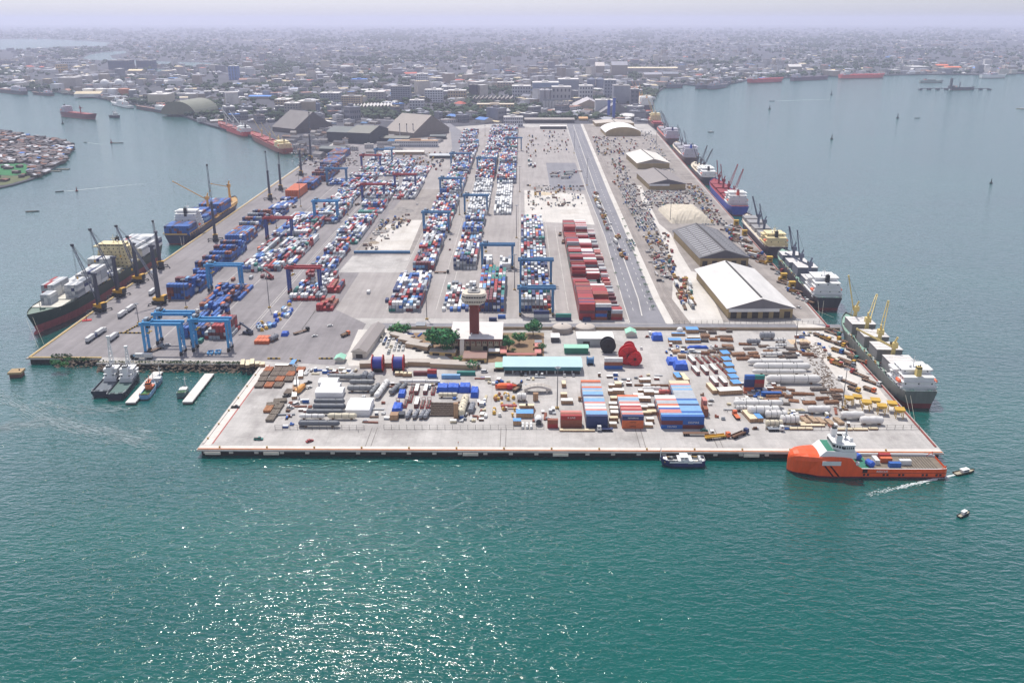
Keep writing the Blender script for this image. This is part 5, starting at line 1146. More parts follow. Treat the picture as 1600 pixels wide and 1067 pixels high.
ship("cargo_ship", "bright red cargo ship with white derricks at the sugar berth", "ship", (a.x,a.y), (b.x,b.y), 24, 8, dict(hull=("bright red", (206,66,62)), boot=RB, deck=("red brown", (140,72,66)), house=WH, crane=WH, hatch=("red brown", (140,72,66)), funnel=("dark", (60,60,66))), house=(.04,.14,4), hatches=[(.24,.44,2),(.5,.7,2),(.74,.88,2)], cranes=[(.22,R(40),R(50),34),(.47,R(60),R(55),34),(.72,R(150),R(55),34)], fore=3)
a, b = U(450,241,wl), U(394,214,wl)
ship("cargo_ship", "rust-red cargo ship with cream derricks nearest the steep grey shed", "ship", (a.x,a.y), (b.x,b.y), 25, 8, dict(hull=("rust", (150,72,56)), boot=RB, deck=("red deck", (150,58,54)), house=CR, crane=CR, hatch=("red deck", (150,58,54)), funnel=("cream", (214,196,150))), house=(.05,.13,4), hatches=[(.24,.42,2),(.48,.66,2),(.7,.86,2)], cranes=[(.22,R(80),R(60),26),(.45,R(90),R(62),26),(.68,R(100),R(62),26)], fore=3)
a, b = U(100,181,wl), U(152,187,wl)
ship("tanker", "red-decked tanker under way in the left channel", "ship", (a.x,a.y), (b.x,b.y), 24, 10, dict(hull=("dark red", (112,48,56)), boot=("faded red", (158,76,78)), deck=("red deck", (150,58,54)), house=("pale lilac", (190,186,196)), crane=("red deck", (150,58,54)), hatch=("red deck", (150,58,54)), funnel=("dark", (44,44,62))), house=(.04,.14,5), hatches=[(.24,.5,1),(.55,.85,1)], cranes=[(.54,R(0),R(10),10)], fore=3)
a, b = U(206,170,wl), U(174,163,wl)
ship("coaster", "white coaster moored on the left shore below the oil tanks", "ship", (a.x,a.y), (b.x,b.y), 16, 5.5, dict(hull=WH, boot=("dark", (60,60,66)), deck=("pale grey", (170,170,172)), house=WH, crane=WH, hatch=("pale grey", (170,170,172))), house=(.25,.3,4), cranes=[(.7,R(0),R(30),14)], fore=3)
a, b = U(266,178,wl), U(212,169,wl)
ship("coaster", "dark coaster with brown deck moored below the beige box warehouse", "ship", (a.x,a.y), (b.x,b.y), 18, 5.5, dict(hull=("charcoal", (58,54,62)), boot=RB, deck=("brown", (124,90,80)), house=WH, crane=WH, hatch=("brown", (124,90,80))), house=(.03,.3,4), hatches=[(.4,.6,1.5),(.64,.85,1.5)], fore=3)
a, b = U(40,148,wl), U(-8,143,wl)
ship("coaster", "dark coaster with red trim cut by the left edge of the picture", "ship", (a.x,a.y), (b.x,b.y), 22, 9, dict(hull=("charcoal", (58,54,62)), boot=RB, deck=("brown", (124,90,80)), house=("pale lilac", (190,186,196)), crane=WH, hatch=("brown", (124,90,80)), funnel=("dark", (44,44,62))), house=(.04,.3,5), hatches=[(.45,.85,1.5)], fore=3)
a, b = U(82,150,wl), U(50,147,wl)
ship("dredger", "dark low dredger with jib moored right of the cut-off coaster", "ship", (a.x,a.y), (b.x,b.y), 18, 6, dict(hull=("charcoal", (58,54,62)), boot=RB, deck=("brown", (124,90,80)), house=("pale lilac", (190,186,196)), crane=("grey", (130,132,140)), hatch=("brown", (124,90,80))), house=(.1,.2,3), cranes=[(.6,R(150),R(40),40)], fore=2)
# ---------------------------------------------------------------- ships, right quay (stern toward the camera)
def qx(y): return 229.4+(y-438.5)*.0345
def rship(lab, y0, y1, beam, dk, c, **k):
    g = beam/2+1.2; return ship(k.pop("name", "bulk_carrier"), lab, "ship", (qx(y0)+g+k.pop("dx",0), y0), (qx(y1)+g, y1), beam, dk, c, "ships along the right quay", **k)
R1 = rship("grey-green bulk carrier with yellow cranes and open hatches, nearest on the right quay", 508, 660, 24, 9.5, dict(hull=("grey green", (104,109,104)), boot=("maroon", (112,48,48)), deck=("sea green", (132,166,150)), house=WH, crane=("straw", (212,190,120)), hatch=("lead2", (126,124,124)), top=("chalk", (208,204,200)), funnel=("straw", (206,184,116))),
      house=(.03,.15,4), hw0=.9, detail=2, hatches=[(.2,.31,7.5),(.37,.48,7.5),(.54,.65,7.5),(.72,.84,7.5)], cranes=[(.335,R(70),R(22),24),(.51,R(-28),R(50),24),(.685,R(-30),R(36),24),(.86,R(75),R(76),26)], fore=2.5, boot_h=3.2)
R2 = rship("dark-hulled bulk carrier with white bridge and grey cranes, second along the right quay", 704, 868, 25, 9.5, dict(hull=("charcoal", (58,58,66)), boot=("maroon", (112,48,48)), deck=("sea green", (132,166,150)), house=WH, crane=("slate", (98,104,122)), hatch=("slate grey", (112,116,128)), top=("chalk", (208,204,200)), funnel=("black", (34,34,38))),
      house=(.04,.17,5), detail=2, hatches=[(.24,.36,5),(.42,.54,8),(.6,.7,5),(.76,.86,5)], cranes=[(.39,R(60),R(20),22),(.57,R(70),R(80),24),(.73,R(120),R(72),24)], fore=2.5, boot_h=2.5)
rship("cream-housed bulk carrier with white deck side, third along the right quay", 880, 1040, 24, 9, dict(hull=("aubergine", (72,56,66)), boot=("maroon", (112,48,48)), deck=("bone", (212,200,180)), house=("cream", (222,206,160)), crane=("slate", (98,104,122)), hatch=("lead", (146,144,144)), funnel=("black", (34,34,38))),
      house=(.05,.16,4), hatches=[(.27,.4,4),(.45,.58,4),(.63,.74,4),(.78,.88,4)], cranes=[(.42,R(90),R(75),20),(.6,R(110),R(70),24)], fore=2.5, white_strake=True)
rship("bright blue cargo ship with red decks and red cranes, fourth along the right quay", 1082, 1275, 26, 10, dict(hull=("royal blue", (54,72,158)), boot=("dark red", (112,48,56)), deck=("crimson", (142,44,54)), house=WH, crane=("crimson", (142,44,54)), hatch=("crimson", (142,44,54)), funnel=("orange red", (214,84,60))),
      house=(.08,.13,5), hatches=[(.25,.4,2.5),(.44,.59,2.5),(.63,.78,2.5),(.8,.9,2.5)], cranes=[(.235,R(-40),R(55),30),(.42,R(-35),R(50),32),(.61,R(90),R(80),22),(.79,R(95),R(82),22)], fore=3.5)
rship("white-decked cargo ship with dark hull, fifth along the right quay", 1300, 1450, 23, 9, dict(hull=("charcoal", (58,58,66)), boot=("maroon", (112,48,48)), deck=("bone", (212,200,180)), house=WH, crane=("dark slate", (84,84,92)), hatch=("bone", (212,200,180)), funnel=("black", (34,34,38))),
      house=(.05,.3,4), hatches=[(.4,.55,3),(.6,.75,3)], cranes=[(.38,R(-60),R(60),24),(.58,R(-50),R(66),24),(.78,R(80),R(70),24)], fore=2.5)
rship("grey bulk carrier with a bright blue funnel, sixth along the right quay", 1490, 1690, 26, 10, dict(hull=("umber", (92,66,66)), boot=("maroon", (112,48,48)), deck=("bone", (212,200,180)), house=("pale lilac", (190,186,196)), crane=("grey", (130,132,140)), hatch=("grey", (150,150,156)), funnel=("cobalt", (40,86,190))),
      house=(.06,.14,6), hatches=[(.24,.4,4),(.46,.62,4),(.68,.84,4)], cranes=[(.22,R(70),R(74),28),(.43,R(80),R(70),28),(.65,R(60),R(74),28)], fore=2.5)
rship("grey bulk carrier with a dark blue funnel, seventh along the right quay", 1740, 1960, 27, 10, dict(hull=("umber", (92,66,66)), boot=("maroon", (112,48,48)), deck=("brick", (190,96,80)), house=("pale lilac", (190,186,196)), crane=("grey", (130,132,140)), hatch=("grey", (150,150,156)), funnel=("indigo", (44,50,110))),
      house=(.06,.14,6), hatches=[(.24,.4,4),(.46,.62,4),(.68,.84,4)], cranes=[(.22,R(50),R(60),34),(.43,R(55),R(64),34),(.65,R(110),R(66),30)], fore=2.5)
rship("crimson-decked cargo ship with cream derricks, eighth along the right quay", 1990, 2200, 26, 10, dict(hull=("umber", (92,66,66)), boot=("maroon", (112,48,48)), deck=("crimson", (142,44,54)), house=("cream", (222,206,160)), crane=CR, hatch=("crimson", (142,44,54)), funnel=("cream", (214,196,150))),
      house=(.3,.12,6), hatches=[(.08,.26,3),(.48,.66,3),(.72,.88,3)], cranes=[(.28,R(90),R(80),26),(.46,R(100),R(70),30),(.7,R(80),R(74),30)], fore=2.5)
rship("large dark-sterned bulk carrier with white bridge and orange cranes, farthest on the right quay", 2330, 2640, 34, 20, dict(hull=("iron", (70,72,82)), boot=("maroon", (112,48,48)), deck=("bone", (212,200,180)), house=WH, crane=("tangerine", (226,164,92)), hatch=("bone", (212,200,180)), funnel=("tangerine", (226,164,92))),
      house=(.05,.12,7), hatches=[(.24,.45,4),(.5,.66,4),(.7,.86,4)], cranes=[(.22,R(80),R(70),40),(.48,R(95),R(64),40),(.68,R(85),R(60),40)], fore=4, dx=4)
# ---------------------------------------------------------------- ships across the bay
def pship(lab, xa, ya, xb, yb, beam, dk, hull, deck, house, name="tanker", ns=5, hl=(.04,.13), cranes=(), funnel=("dark", (60,60,66))):
    a, b = U(xa, ya, wl), U(xb, yb, wl); return ship(name, lab, "ship", (a.x,a.y), (b.x,b.y), beam, dk, dict(hull=hull, boot=("maroon", (112,48,48)), deck=deck, house=house, crane=("grey", (130,132,140)), hatch=deck, funnel=funnel), None, house=(*hl, ns), hatches=[(.3,.52,1.5),(.58,.8,1.5)], cranes=cranes, fore=3)
pship("red tanker across the bay, leftmost of the three in a line", 1170, 130, 1224, 128, 32, 13, ("scarlet", (190,58,66)), ("scarlet", (190,58,66)), WH)
pship("dark-hulled tanker across the bay, between the two red ones", 1237, 126.5, 1295, 124, 30, 11, ("plum", (92,60,84)), ("plum", (92,60,84)), ("pale lilac", (190,186,196)))
pship("orange-red tanker across the bay, rightmost of the three in a line", 1312, 123, 1382, 122, 34, 14, ("vermilion", (214,74,66)), ("vermilion", (214,74,66)), WH)
pship("grey-green ferry on the water at the far right", 1437, 129.5, 1474, 129.5, 16, 6, ("sage", (140,150,146)), ("sage", (140,150,146)), ("sage", (140,150,146)), "ferry", 2, (.15,.5))
pship("white and blue ship moored at the far right shore", 1532, 122.5, 1572, 122, 26, 12, WH, ("pale grey", (170,170,172)), ("pale lilac", (190,186,196)), "coaster", 3, (.3,.3))
for (xa, ya, xb, yb, lab) in ((1040,138,1068,137,"grey laid-up coaster at the bay head, left of four"),(1088,139,1112,138,"grey laid-up coaster at the bay head, second of four"),(1108,140,1136,136,"dark laid-up coaster at the bay head, third of four"),(1116,136,1140,133,"grey laid-up coaster at the bay head, fourth and farthest right")):
    pship(lab, xa, ya, xb, yb, 22, 10, ("dusk", (98,98,116)), ("dusk2", (120,112,116)), ("dusk3", (168,164,172)), "coaster", 4, (.1,.3), [(.6,R(60),R(60),26)])
r = empty("jetty", (*U(1492,139,0)[:2], wl), 0, "long thin jetty with a dark tower and moored barge in the bay", "jetty"); a, b = U(1438,138), U(1544,138); hw = (b.x-a.x)/2; jm = M("jetty_dark", (74,76,86), .8)
MB().box(-hw,hw,-2,2,4,6).build("deck", jm, r)
for k in range(9):
    x = -hw+k*hw/4; MB().box(x-5,x+5,-6,6,-.5,4).build("pier", jm, r)
MB().box(-18,-12,-4,4,6,38).box(-22,-8,-6,6,6,14).box(14,16,-2,2,6,26).build("tower", jm, r)
a, b = U(1488,141,wl), U(1522,140.5,wl)
pship("dark barge moored along the thin jetty", 1486, 141, 1522, 140.8, 18, 7, ("plum2", (62,58,74)), ("plum2", (62,58,74)), ("dusk2", (120,112,116)), "barge", 1, (.1,.12))

def moor(sh, pts):
    r = sh[0] if isinstance(sh, tuple) else sh
    m = MB(); iv = Matrix.Rotation(-r.rotation_euler.z, 4, 'Z')
    for a, b in pts:
        q = iv @ (Vector(b)-r.location); m.beam(a, q, .14)
    m.build("mooring_line", M("rope_pale", (170,166,150), .8), r)
moor(S1, [((238,-2,15),(-344,596,.5)),((236,2,15),(-344,604,.5))]); moor(S2, [((0,-8,9),(-350,905,.5)),((0,-4,9),(-350,900,.5))])
moor(R1, [((1,9,9),(230.5,486,.5)),((1,6,9),(230.5,480,.5)),((148,10,10),(238,690,.5))]); moor(R2, [((1,9,9),(236.5,678,.5)),((1,4,9),(236.5,672,.5))])
# ---------------------------------------------------------------- orange supply vessel at the cargo quay
p = U(1464, 731, wl); q = U(1228, 731, wl); Ls = (p-q).length
sv = empty("supply_vessel", (p.x, 427.0, wl), R(180), "bright orange offshore supply vessel with white bridge at the cargo quay", "ship")
og = M("vessel_orange", (230,86,28), .45, var=.14, s=.5, vert=.2); dgrn = M("deck_green", (44,118,96), .7); dgry = M("working_deck", (122,112,98), .8, var=.25, s=.4)
sec = [(0,7.6,5.2,0),(1.2,8.6,5.4,0),(6,9,5.4,0),(30,9,5.4,0),(44,9,5.5,0),(47,9,7.6,0),(50,9,11.2,0),(54,9,11.6,.2),(60,8.9,11.8,.5),(66,8.2,11.9,.8),(71,7.4,12.2,1),(75,6.0,12.0,1),(77.4,4.4,11.2,1),(78.8,2.6,9.8,1),(79.4,1.0,8.0,1),(79.6,.1,6.0,1)]
kx = Ls/79.3; rows = []
for x, b, h, d in sec:
    x *= kx
    if x < 46*kx: rows.append([(x,b*.97,-.6),(x,b,.9),(x,b,h),(x,b-.6,h),(x,b-.6,h-1.3),(x,0,h-1.3)])
    else: rows.append([(x,b*(.97-.35*d*(x > 70*kx)),-.6),(x,b*(1-.2*d*(x > 70*kx)),.9),(x,b,h*(1-.28*d)-.01),(x,b*(1-.10*d),h*(1-.10*d)),(x,b*(1-.35*d),h*(1-.03*d)),(x,0,h)])
m = MB(); V = [v for r_ in rows for v in r_]; fs = []; ms = []
for i in range(len(rows)-1):
    for j in range(5):
        fs.append((i*6+j,(i+1)*6+j,(i+1)*6+j+1,i*6+j+1)); aft = rows[i+1][0][0] < 46*kx
        ms.append(1 if j == 0 else (2 if aft and j in (2, 3) else 3 if aft and j == 4 else 0))
m.add(V, [f[::-1] for f in fs], ms); m.add([(x,-y,z) for x,y,z in V], fs, ms)
ts = rows[0][:3]; m.add(ts+[(x,-y,z) for x,y,z in ts], [(0,1,4,3),(1,2,5,4)], [1,0])
hull = m.build("hull", [og, M("boot_dark_red", (84,36,32), .6), white, dgry], sv)
K = lambda x: x*kx
hs = MB(); hs.add([(K(47.5),-8.6,11.0),(K(66),-7.0,11.0),(K(66),7.0,11.0),(K(47.5),8.6,11.0),(K(47.5),-8.4,14.4),(K(62.5),-6.8,14.4),(K(62.5),6.8,14.4),(K(47.5),8.4,14.4)], [(0,3,2,1),(4,5,6,7),(0,1,5,4),(1,2,6,5),(2,3,7,6),(3,0,4,7)])
house = hs.build("superstructure", white, sv)
MB().box(K(48),K(62),-6.6,6.6,14.42,14.5).build("bridge_deck", dgrn, house)
br = MB().prism([(K(48.5),-7.6),(K(54),-7.6),(K(58.5),-4.6),(K(58.5),4.6),(K(54),7.6),(K(48.5),7.6)],14.5,18.0).prism([(K(48.2),-8),(K(54.2),-8),(K(59),-4.8),(K(59),4.8),(K(54.2),8),(K(48.2),8)],18.0,18.4).build("bridge", white, sv)
wb = MB().prism([(K(48.9),-7.66),(K(54.02),-7.66),(K(58.56),-4.63),(K(58.56),4.63),(K(54.02),7.66),(K(48.9),7.66)],15.9,17.2)
wn_ = wb.build("window_band", dark, br); BP = [(K(48.9),7.67),(K(54.02),7.67),(K(58.57),4.64),(K(58.57),-4.64),(K(54.02),-7.67),(K(48.9),-7.67)]
for p0, p1, n_ in ((BP[0],BP[1],5),(BP[1],BP[2],4),(BP[2],BP[3],7),(BP[3],BP[4],4),(BP[4],BP[5],5)):
    for k in range(n_+1): t = k/n_; x, y = p0[0]+(p1[0]-p0[0])*t, p0[1]+(p1[1]-p0[1])*t; MB().box(x-.16,x+.16,y-.16,y+.16,15.85,17.25).build("mullion", white, br)
for s_ in (-1, 1):
    f = MB().box(K(54.5),K(57.5),s_*4.2-1.1,s_*4.2+1.1,18.4,22.4).build("funnel", white, sv); MB().box(K(54.8),K(57.2),s_*4.2-.8,s_*4.2+.8,22.41,22.9).build("funnel_cap", black, f)
ms_ = MB().cyl((K(51),0,18.4),(K(51),0,26.5),.4,.2,n=8).beam((K(51),-2.4,22.8),(K(51),2.4,22.8),.25).beam((K(51),-1.6,24.6),(K(51),1.6,24.6),.2).box(K(50.4),K(52.6),-1.4,1.4,20.6,20.9).build("mast", M("mast_grey", (150,156,160), .5), sv)
MB().prof((K(49),3,18.4),(K(49),3,20.4),[(0,.4),(.4,.9),(.8,.7),(1,.2)],8).cyl((K(52.4),-1.8,21.2),(K(52.4),1.8,21.2),.2,n=6).build("radar", white, ms_)
pn = MB()
for s_ in (-1, 1): pn.box(K(55),K(64.5),s_*9-.09 if s_ > 0 else -9.12,9.12 if s_ > 0 else -8.91,7.2,9.6)
pn.build("side_panel", M("panel_white", (204,206,204), .6), hull)
st = MB()
for s_ in (-1, 1):
    for a_ in (63.5, 60.6):
        y = s_*9.04; xs = [K(a_), K(a_)-.9, K(a_-4.8)-.9, K(a_-4.8)]
        st.add([(xs[0],y,6.9),(xs[1],y,6.9),(xs[2],y,1.0),(xs[3],y,1.0),(xs[0],y*.995,6.9),(xs[1],y*.995,6.9),(xs[2],y*.995,1.0),(xs[3],y*.995,1.0)], [(0,1,2,3),(3,2,1,0),(0,4,5,1),(2,6,7,3)])
st.build("hull_stripe", M("stripe_dark", (48,30,30), .6), hull)
fd = MB()
for x in (3, 10, 22, 30, 40): fd.box(K(x),K(x)+1.1,9.0,9.12,1.4,2.6).box(K(x)+2,K(x)+3.1,9.0,9.12,1.4,2.6)
fd.box(K(41),K(43.5),9.0,9.1,3.0,5.2); fd.box(K(0.5),K(44),9.0,9.08,3.05,3.2); fd.build("rubbing_strip", M("stripe_dark"), hull)
txt("RESCUE", (K(33.5),9.1,3.9), 1.7, white, (R(90),0,R(180)), hull)
for s_ in (-1, 1):
    b = MB().prof((K(46.4),s_*7.2,8.2),(K(46.4)+.01,s_*7.2+2.4,8.2),[(0,.3),(.2,1.1),(.8,1.1),(1,.3)],8).build("winch", M("winch_white", (206,208,206), .6), sv)
MB().box(K(38),K(46),-8.2,8.2,4.12,4.2).build("green_deck", dgrn, sv)
gr = MB()
for i in range(11): gr.box(K(4)+i*1.5,K(4)+i*1.5+.25,-7.6,7.6,4.1,4.28)
gr.build("deck_grating", M("grating_dark", (84,76,68), .8), sv)
ra = MB()
for s_ in (-1, 1): ra.beam((K(1),s_*8.2,7.0),(K(4),s_*8.2,4.4),.25); ra.beam((K(1),s_*8.2,4.2),(K(1),s_*8.2,7.0),.25)
ra.build("stern_roller", og, sv)
def on_sv(x, y, z): return local(sv, Ls, R(180), K(x), y, z)
for (x, y, c_, L_, lab) in ((28,-1.5,"orange",6,"orange container on the deck of the orange supply vessel"),(25.5,4,"blue",6,"blue container on the deck of the orange supply vessel"),(19,1,"white",6,"white container on the deck of the orange supply vessel, nearer the stern"),(33.5,-1,"white",6,"white tank container on the deck of the orange vessel, amidships"),(27,-6,"red",6,"dark red container along the far rail of the orange supply vessel")):
    p_ = on_sv(x, y, 4.12); rec(p_.x, p_.y, p_.z, L_, 'X' if x != 33.5 else 'Y', c_, lab, "containers aboard the orange vessel", 200)
for (x, y, z, w_, lab) in ((38,3.5,4.2,5,"blue tarpaulined winch lump on the orange vessel, nearer the camera"),(42,-5,4.2,5.5,"blue tarpaulined winch lump on the orange vessel, behind the other")):
    p_ = on_sv(x, y, z); m = MB().prof((0,-w_/2,1.7),(0,w_/2,1.7),[(0,.6),(.1,1.7),(.3,1.9),(.6,1.6),(.9,1.8),(1,.7)],10)
    tag(m.build("covered_winch", M("tarp_blue", (44,92,190), .6, var=.15, s=.6), loc=p_, rz=R(20)), lab, "cargo")
# patrol boat
p = U(1096, 716, wl); q = U(1027, 714, wl)
ship("patrol_boat", "white-topped navy-hulled patrol boat moored at the cargo quay", "boat", (p.x,432.0), (q.x,432.0), 6.6, 2.3, dict(hull=("midnight", (42,46,92)), boot=("midnight2", (30,32,60)), deck=("white_deck", (206,206,204)), house=WH, crane=WH, hatch=WH), house=(.3,.3,2), fore=1.3, boot_h=.5, boats=False, white_strake=True, detail=2, fh=1.7, stack=False, mast=False)
# tugs, launches and pontoons in the basin
def tug(lab, sx, sy, bx, by, beam, dk, hull, deck, hl, ns, mast_h=16, tyres=True, name="tugboat", hc=WH):
    a, b = U(sx, sy, wl), U(bx, by, wl); L0 = (a-b).length
    r, L, an = ship(name, lab, "boat", (a.x,a.y), (b.x,b.y), beam, dk, dict(hull=hull, boot=("dark", (60,60,66)), deck=deck, house=hc, crane=WH, hatch=WH), None, hw0=.72, house=(*hl, ns), fore=1.6 if L0 > 22 else .8, boot_h=.5, boats=False, transom=.9, fh=2.6 if L0 > 22 else 1.7, stack=L0 > 22, mast=L0 > 22)
    if mast_h:
        x = (hl[0]+hl[1]*.7)*L; z = dk+ns*2.9; m = MB()
        for s_ in (-1, 1): m.beam((x-1.2,s_*1.2,z),(x-.3,s_*.3,z+mast_h),.35); m.beam((x+1.2,s_*1.2,z),(x+.3,s_*.3,z+mast_h),.35)
        for k in range(1, 6): t = k/6; w_ = 1.2-.9*t; m.box(x-w_,x+w_,-w_,w_,z+mast_h*t,z+mast_h*t+.2)
        m.box(x-1,x+1,-1,1,z+mast_h,z+mast_h+1.2); m.build("fire_tower", white, r)
    if tyres:
        for k in range(9):
            for s_ in (-1, 1):
                x = L*(.08+.075*k); MB().cyl((x,s_*(beam/2-.02),dk-.5),(x,s_*(beam/2+.3),dk-.5),.55,n=10).build("tyre_fender", black, r)
    return r, L, an
tug("black-hulled harbour tug with tall white fire tower, left of two at the bank", 156, 621, 189, 584, 11, 2.6, ("ink", (36,38,56)), ("slate_deck", (96,104,112)), (.5,.28), 3, 19)
tug("black-hulled harbour tug with broad working deck, right of two at the bank", 180, 625, 213, 584, 11, 2.6, ("ink", (36,38,56)), ("teal_deck", (78,104,100)), (.52,.3), 3, 12)
tug("blue-hulled launch with green and orange deck beside the left pontoon", 225, 625, 241, 604, 6.2, 1.8, ("sky hull", (110,150,186)), ("green_deck2", (70,130,70)), (.5,.2), 1, 0, False, "launch", ("orange top", (214,112,70)))
tug("dark blue launch moored ahead of the green-decked one", 240, 606, 250, 593, 5.8, 1.8, ("sky hull2", (84,112,140)), ("slate_deck", (96,104,112)), (.5,.18), 1, 0, False, "launch")
tug("small teal-sided launch with orange top beside the right pontoon", 283, 622, 290, 610, 5.8, 1.8, ("teal hull", (76,104,104)), ("green_deck2", (70,130,70)), (.35,.4), 1, 0, False, "launch")
for (xa, ya, xb, yb, lab) in ((203,626,247,578,"long white concrete pontoon left of the other, between tugs and launches"),(292,625,327,581,"long white concrete pontoon on the right, near the quay corner")):
    a, b = U(xa, ya, -1.4), U(xb, yb, -1.4); d = b-a; L_ = d.length; r = empty("pontoon", (a.x, a.y, wl), math.atan2(d.y, d.x), lab, "pontoon", "pontoons in the basin")
    MB().box(0,L_,-3.1,3.1,.9,1.7).build("deck", M("pontoon_white", (208,204,198), .8, var=.1, s=.3), r)
    MB().box(.4,L_-.4,-2.8,2.8,-.5,.89).build("float", M("float_rust", (92,66,58), .8), r)
    for k in range(8):
        for s_ in (-1, 1): MB().cyl((2+k*(L_-4)/7,s_*3.1,.8),(2+k*(L_-4)/7,s_*3.5,.8),.5,n=9).build("tyre_fender", black, r)
p = U(27, 587, wl); r = empty("mooring_dolphin", p, R(8), "square brown mooring dolphin standing in the water at far left", "dolphin")
MB().box(-4.3,4.3,-4,4,2.4,3.8).build("cap", M("dolphin_tan", (164,140,104), .8, var=.2), r); MB().box(-3.6,3.6,-3.2,3.2,-.6,2.39).build("pile", M("dolphin_rust", (112,76,64), .8), r); MB().cyl((2,0,3.8),(2,0,4.8),.4,n=8).build("bollard", black, r)
def boat(px, py, L, an, col, lab, cabin=True, name="motorboat", wake=0, cat="boat"):
    p = U(px, py, wl); r = empty(name, p, an, lab, cat); B_ = L*.14
    st = [(-L/2,B_*.9),(-L*.2,B_),(L*.2,B_*.9),(L*.4,B_*.45),(L/2,.02)]; m = MB(); V = []
    for x, b in st: V += [(x*.94,b*.7,-.4),(x,b,.9),(x,b*.86,.9),(x,b*.8,.45)]
    fs = [(i*4+j,(i+1)*4+j,(i+1)*4+j+1,i*4+j+1) for i in range(4) for j in range(3)]
    m.add(V, [f[::-1] for f in fs], 0).add([(x,-y,z) for x,y,z in V], fs, 0)
    m.add([V[0],V[1],(V[1][0],-V[1][1],V[1][2]),(V[0][0],-V[0][1],V[0][2])], [(0,1,2,3)], 0)
    m.build("hull", M("boat_"+col[0].replace(" ","_"), col[1], .6), r)
    MB().add([(x,s_*b*.8,.46) for x, b in st for s_ in (-1, 1)], [(2*i,2*i+2,2*i+3,2*i+1) for i in range(4)]).build("deck", M("boat_deck", (168,160,140), .8), r)
    if cabin:
        c_ = MB().box(-L*.16,L*.14,-B_*.6,B_*.6,.5,2.1).box(-L*.2,L*.16,-B_*.68,B_*.68,2.1,2.25).build("cabin", white, r); MB().box(L*.14,L*.14+.06,-B_*.5,B_*.5,1.3,1.95).box(-L*.12,L*.1,B_*.6,B_*.6+.05,1.3,1.95).box(-L*.12,L*.1,-B_*.6-.05,-B_*.6,1.3,1.95).build("window", dark, c_)
    else:
        for k in (-.25, 0, .22): MB().box(L*k-.2,L*k+.2,-B_*.8,B_*.8,.7,.82).build("thwart", M("thwart_wood", (128,98,70), .8), r)
    if wake:
        rg = random.Random(int(px)); m = MB()
        for k in range(int(wake*9)):
            t = rg.random()**1.5; x = -L/2-t*wake; w_ = .5+t*wake*.03; y = rg.gauss(0,.5)*w_; q = rg.uniform(.07,.3)*(1.15-t*.8); z = .06+rg.uniform(0,.06)
            c_, s_ = math.cos(an), math.sin(an); P = []
            for k2 in range(6): aa = k2*math.pi/3; X = x+q*6*math.cos(aa); Y = y+q*math.sin(aa); P.append((p.x+X*c_-Y*s_, p.y+X*s_+Y*c_, wl+z))
            m.add(P, [(0,1,2,3,4,5)], 0)
        o = m.build("wake_foam", M("foam_white", (206,214,214), .7)); o["kind"] = "stuff"; o["label"] = "white foam trail behind the %s" % name.replace("_", " "); o["category"] = "foam"
    return r
boat(1507, 738, 14, R(22), ("olive", (74,70,50)), "dark speedboat trailing white wake off the supply vessel's stern", True, "speedboat", 58)
boat(1506, 804, 9.5, R(35), ("black", (44,46,56)), "small dark boat with white canopy alone in the open water at right", True)
boat(93, 300, 11, R(216), ("black", (44,46,56)), "speedboat with curving white wake left of mid channel", False, "speedboat", 110)
boat(51, 331, 16, R(12), ("charcoal_boat", (60,58,60)), "long dark canoe on the water left of the green ship", False, "canoe")
boat(133, 223, 10, R(150), ("black", (44,46,56)), "tiny speedboat with wake beside the shanty island tip", False, "speedboat", 50)
boat(184, 224, 22, R(5), ("black", (44,46,56)), "dark canoe in mid channel behind the red buoy", False, "canoe")
boat(1206, 158.5, 18, R(200), ("black", (44,46,56)), "tiny boat with long wake in the far bay", False, "speedboat", 260)
boat(1597, 170.5, 30, R(170), ("straw_boat", (176,160,110)), "small straw-coloured boat cut by the right edge", True)
boat(1433, 185, 14, R(0), ("black", (44,46,56)), "tiny black boat in the far bay, lower right one", False, "canoe")
boat(1111, 207, 14, R(0), ("charcoal_boat", (60,58,60)), "tiny boat on the bay beside the far right ships", True)
boat(84, 268, 24, R(175), ("charcoal_boat", (60,58,60)), "long dark canoe off the lower side of the shanty island", False, "canoe"); boat(96, 265, 26, R(178), ("black", (44,46,56)), "second long canoe off the island, farther out", False, "canoe")
tug("black tug with white wheelhouse following the red-decked tanker", 172, 184, 188, 184.5, 10, 4, ("ink", (36,38,56)), ("slate_deck", (96,104,112)), (.35,.4), 3, 8, False)
def buoy(px, py, col, s_, lab):
    p = U(px, py, wl); r = empty("buoy", p, 0, lab, "buoy"); mt = M("buoy_"+col[0], col[1], .6)
    MB().cyl((0,0,-.5),(0,0,1.0*s_),1.5*s_,n=14).build("float", mt, r); MB().cyl((0,0,1.0*s_),(0,0,4.0*s_),.7*s_,.35*s_,n=8).prof((0,0,4.0*s_),(0,0,5.2*s_),[(0,.3*s_),(.5,.6*s_),(1,.1)],8).build("tower", mt, r)
DKB = ("dark", (40,44,48)); RDB = ("red", (120,44,48))
buoy(120, 299, RDB, 1.2, "dark red buoy right of the speedboat wake in the left channel"); buoy(174, 224, RDB, 1.6, "red buoy in the left channel before the canoe"); buoy(1299.5, 218, DKB, 1.8, "dark buoy in the bay with pale top, middle distance"); buoy(1548.5, 287, DKB, 1.4, "dark buoy in the open water at the right edge, nearest"); buoy(1299, 148.5, DKB, 2.4, "dark buoy farthest out in the bay"); buoy(1402.5, 185, DKB, 2.2, "dark buoy left of the tiny black boat"); buoy(1202.5, 171, DKB, 2.2, "dark buoy close to the tiny wake in the bay"); buoy(279, 617, DKB, .6, "small dark buoy left of the right pontoon's launch"); buoy(98, 194, DKB, 2, "dark buoy below the red-decked tanker")
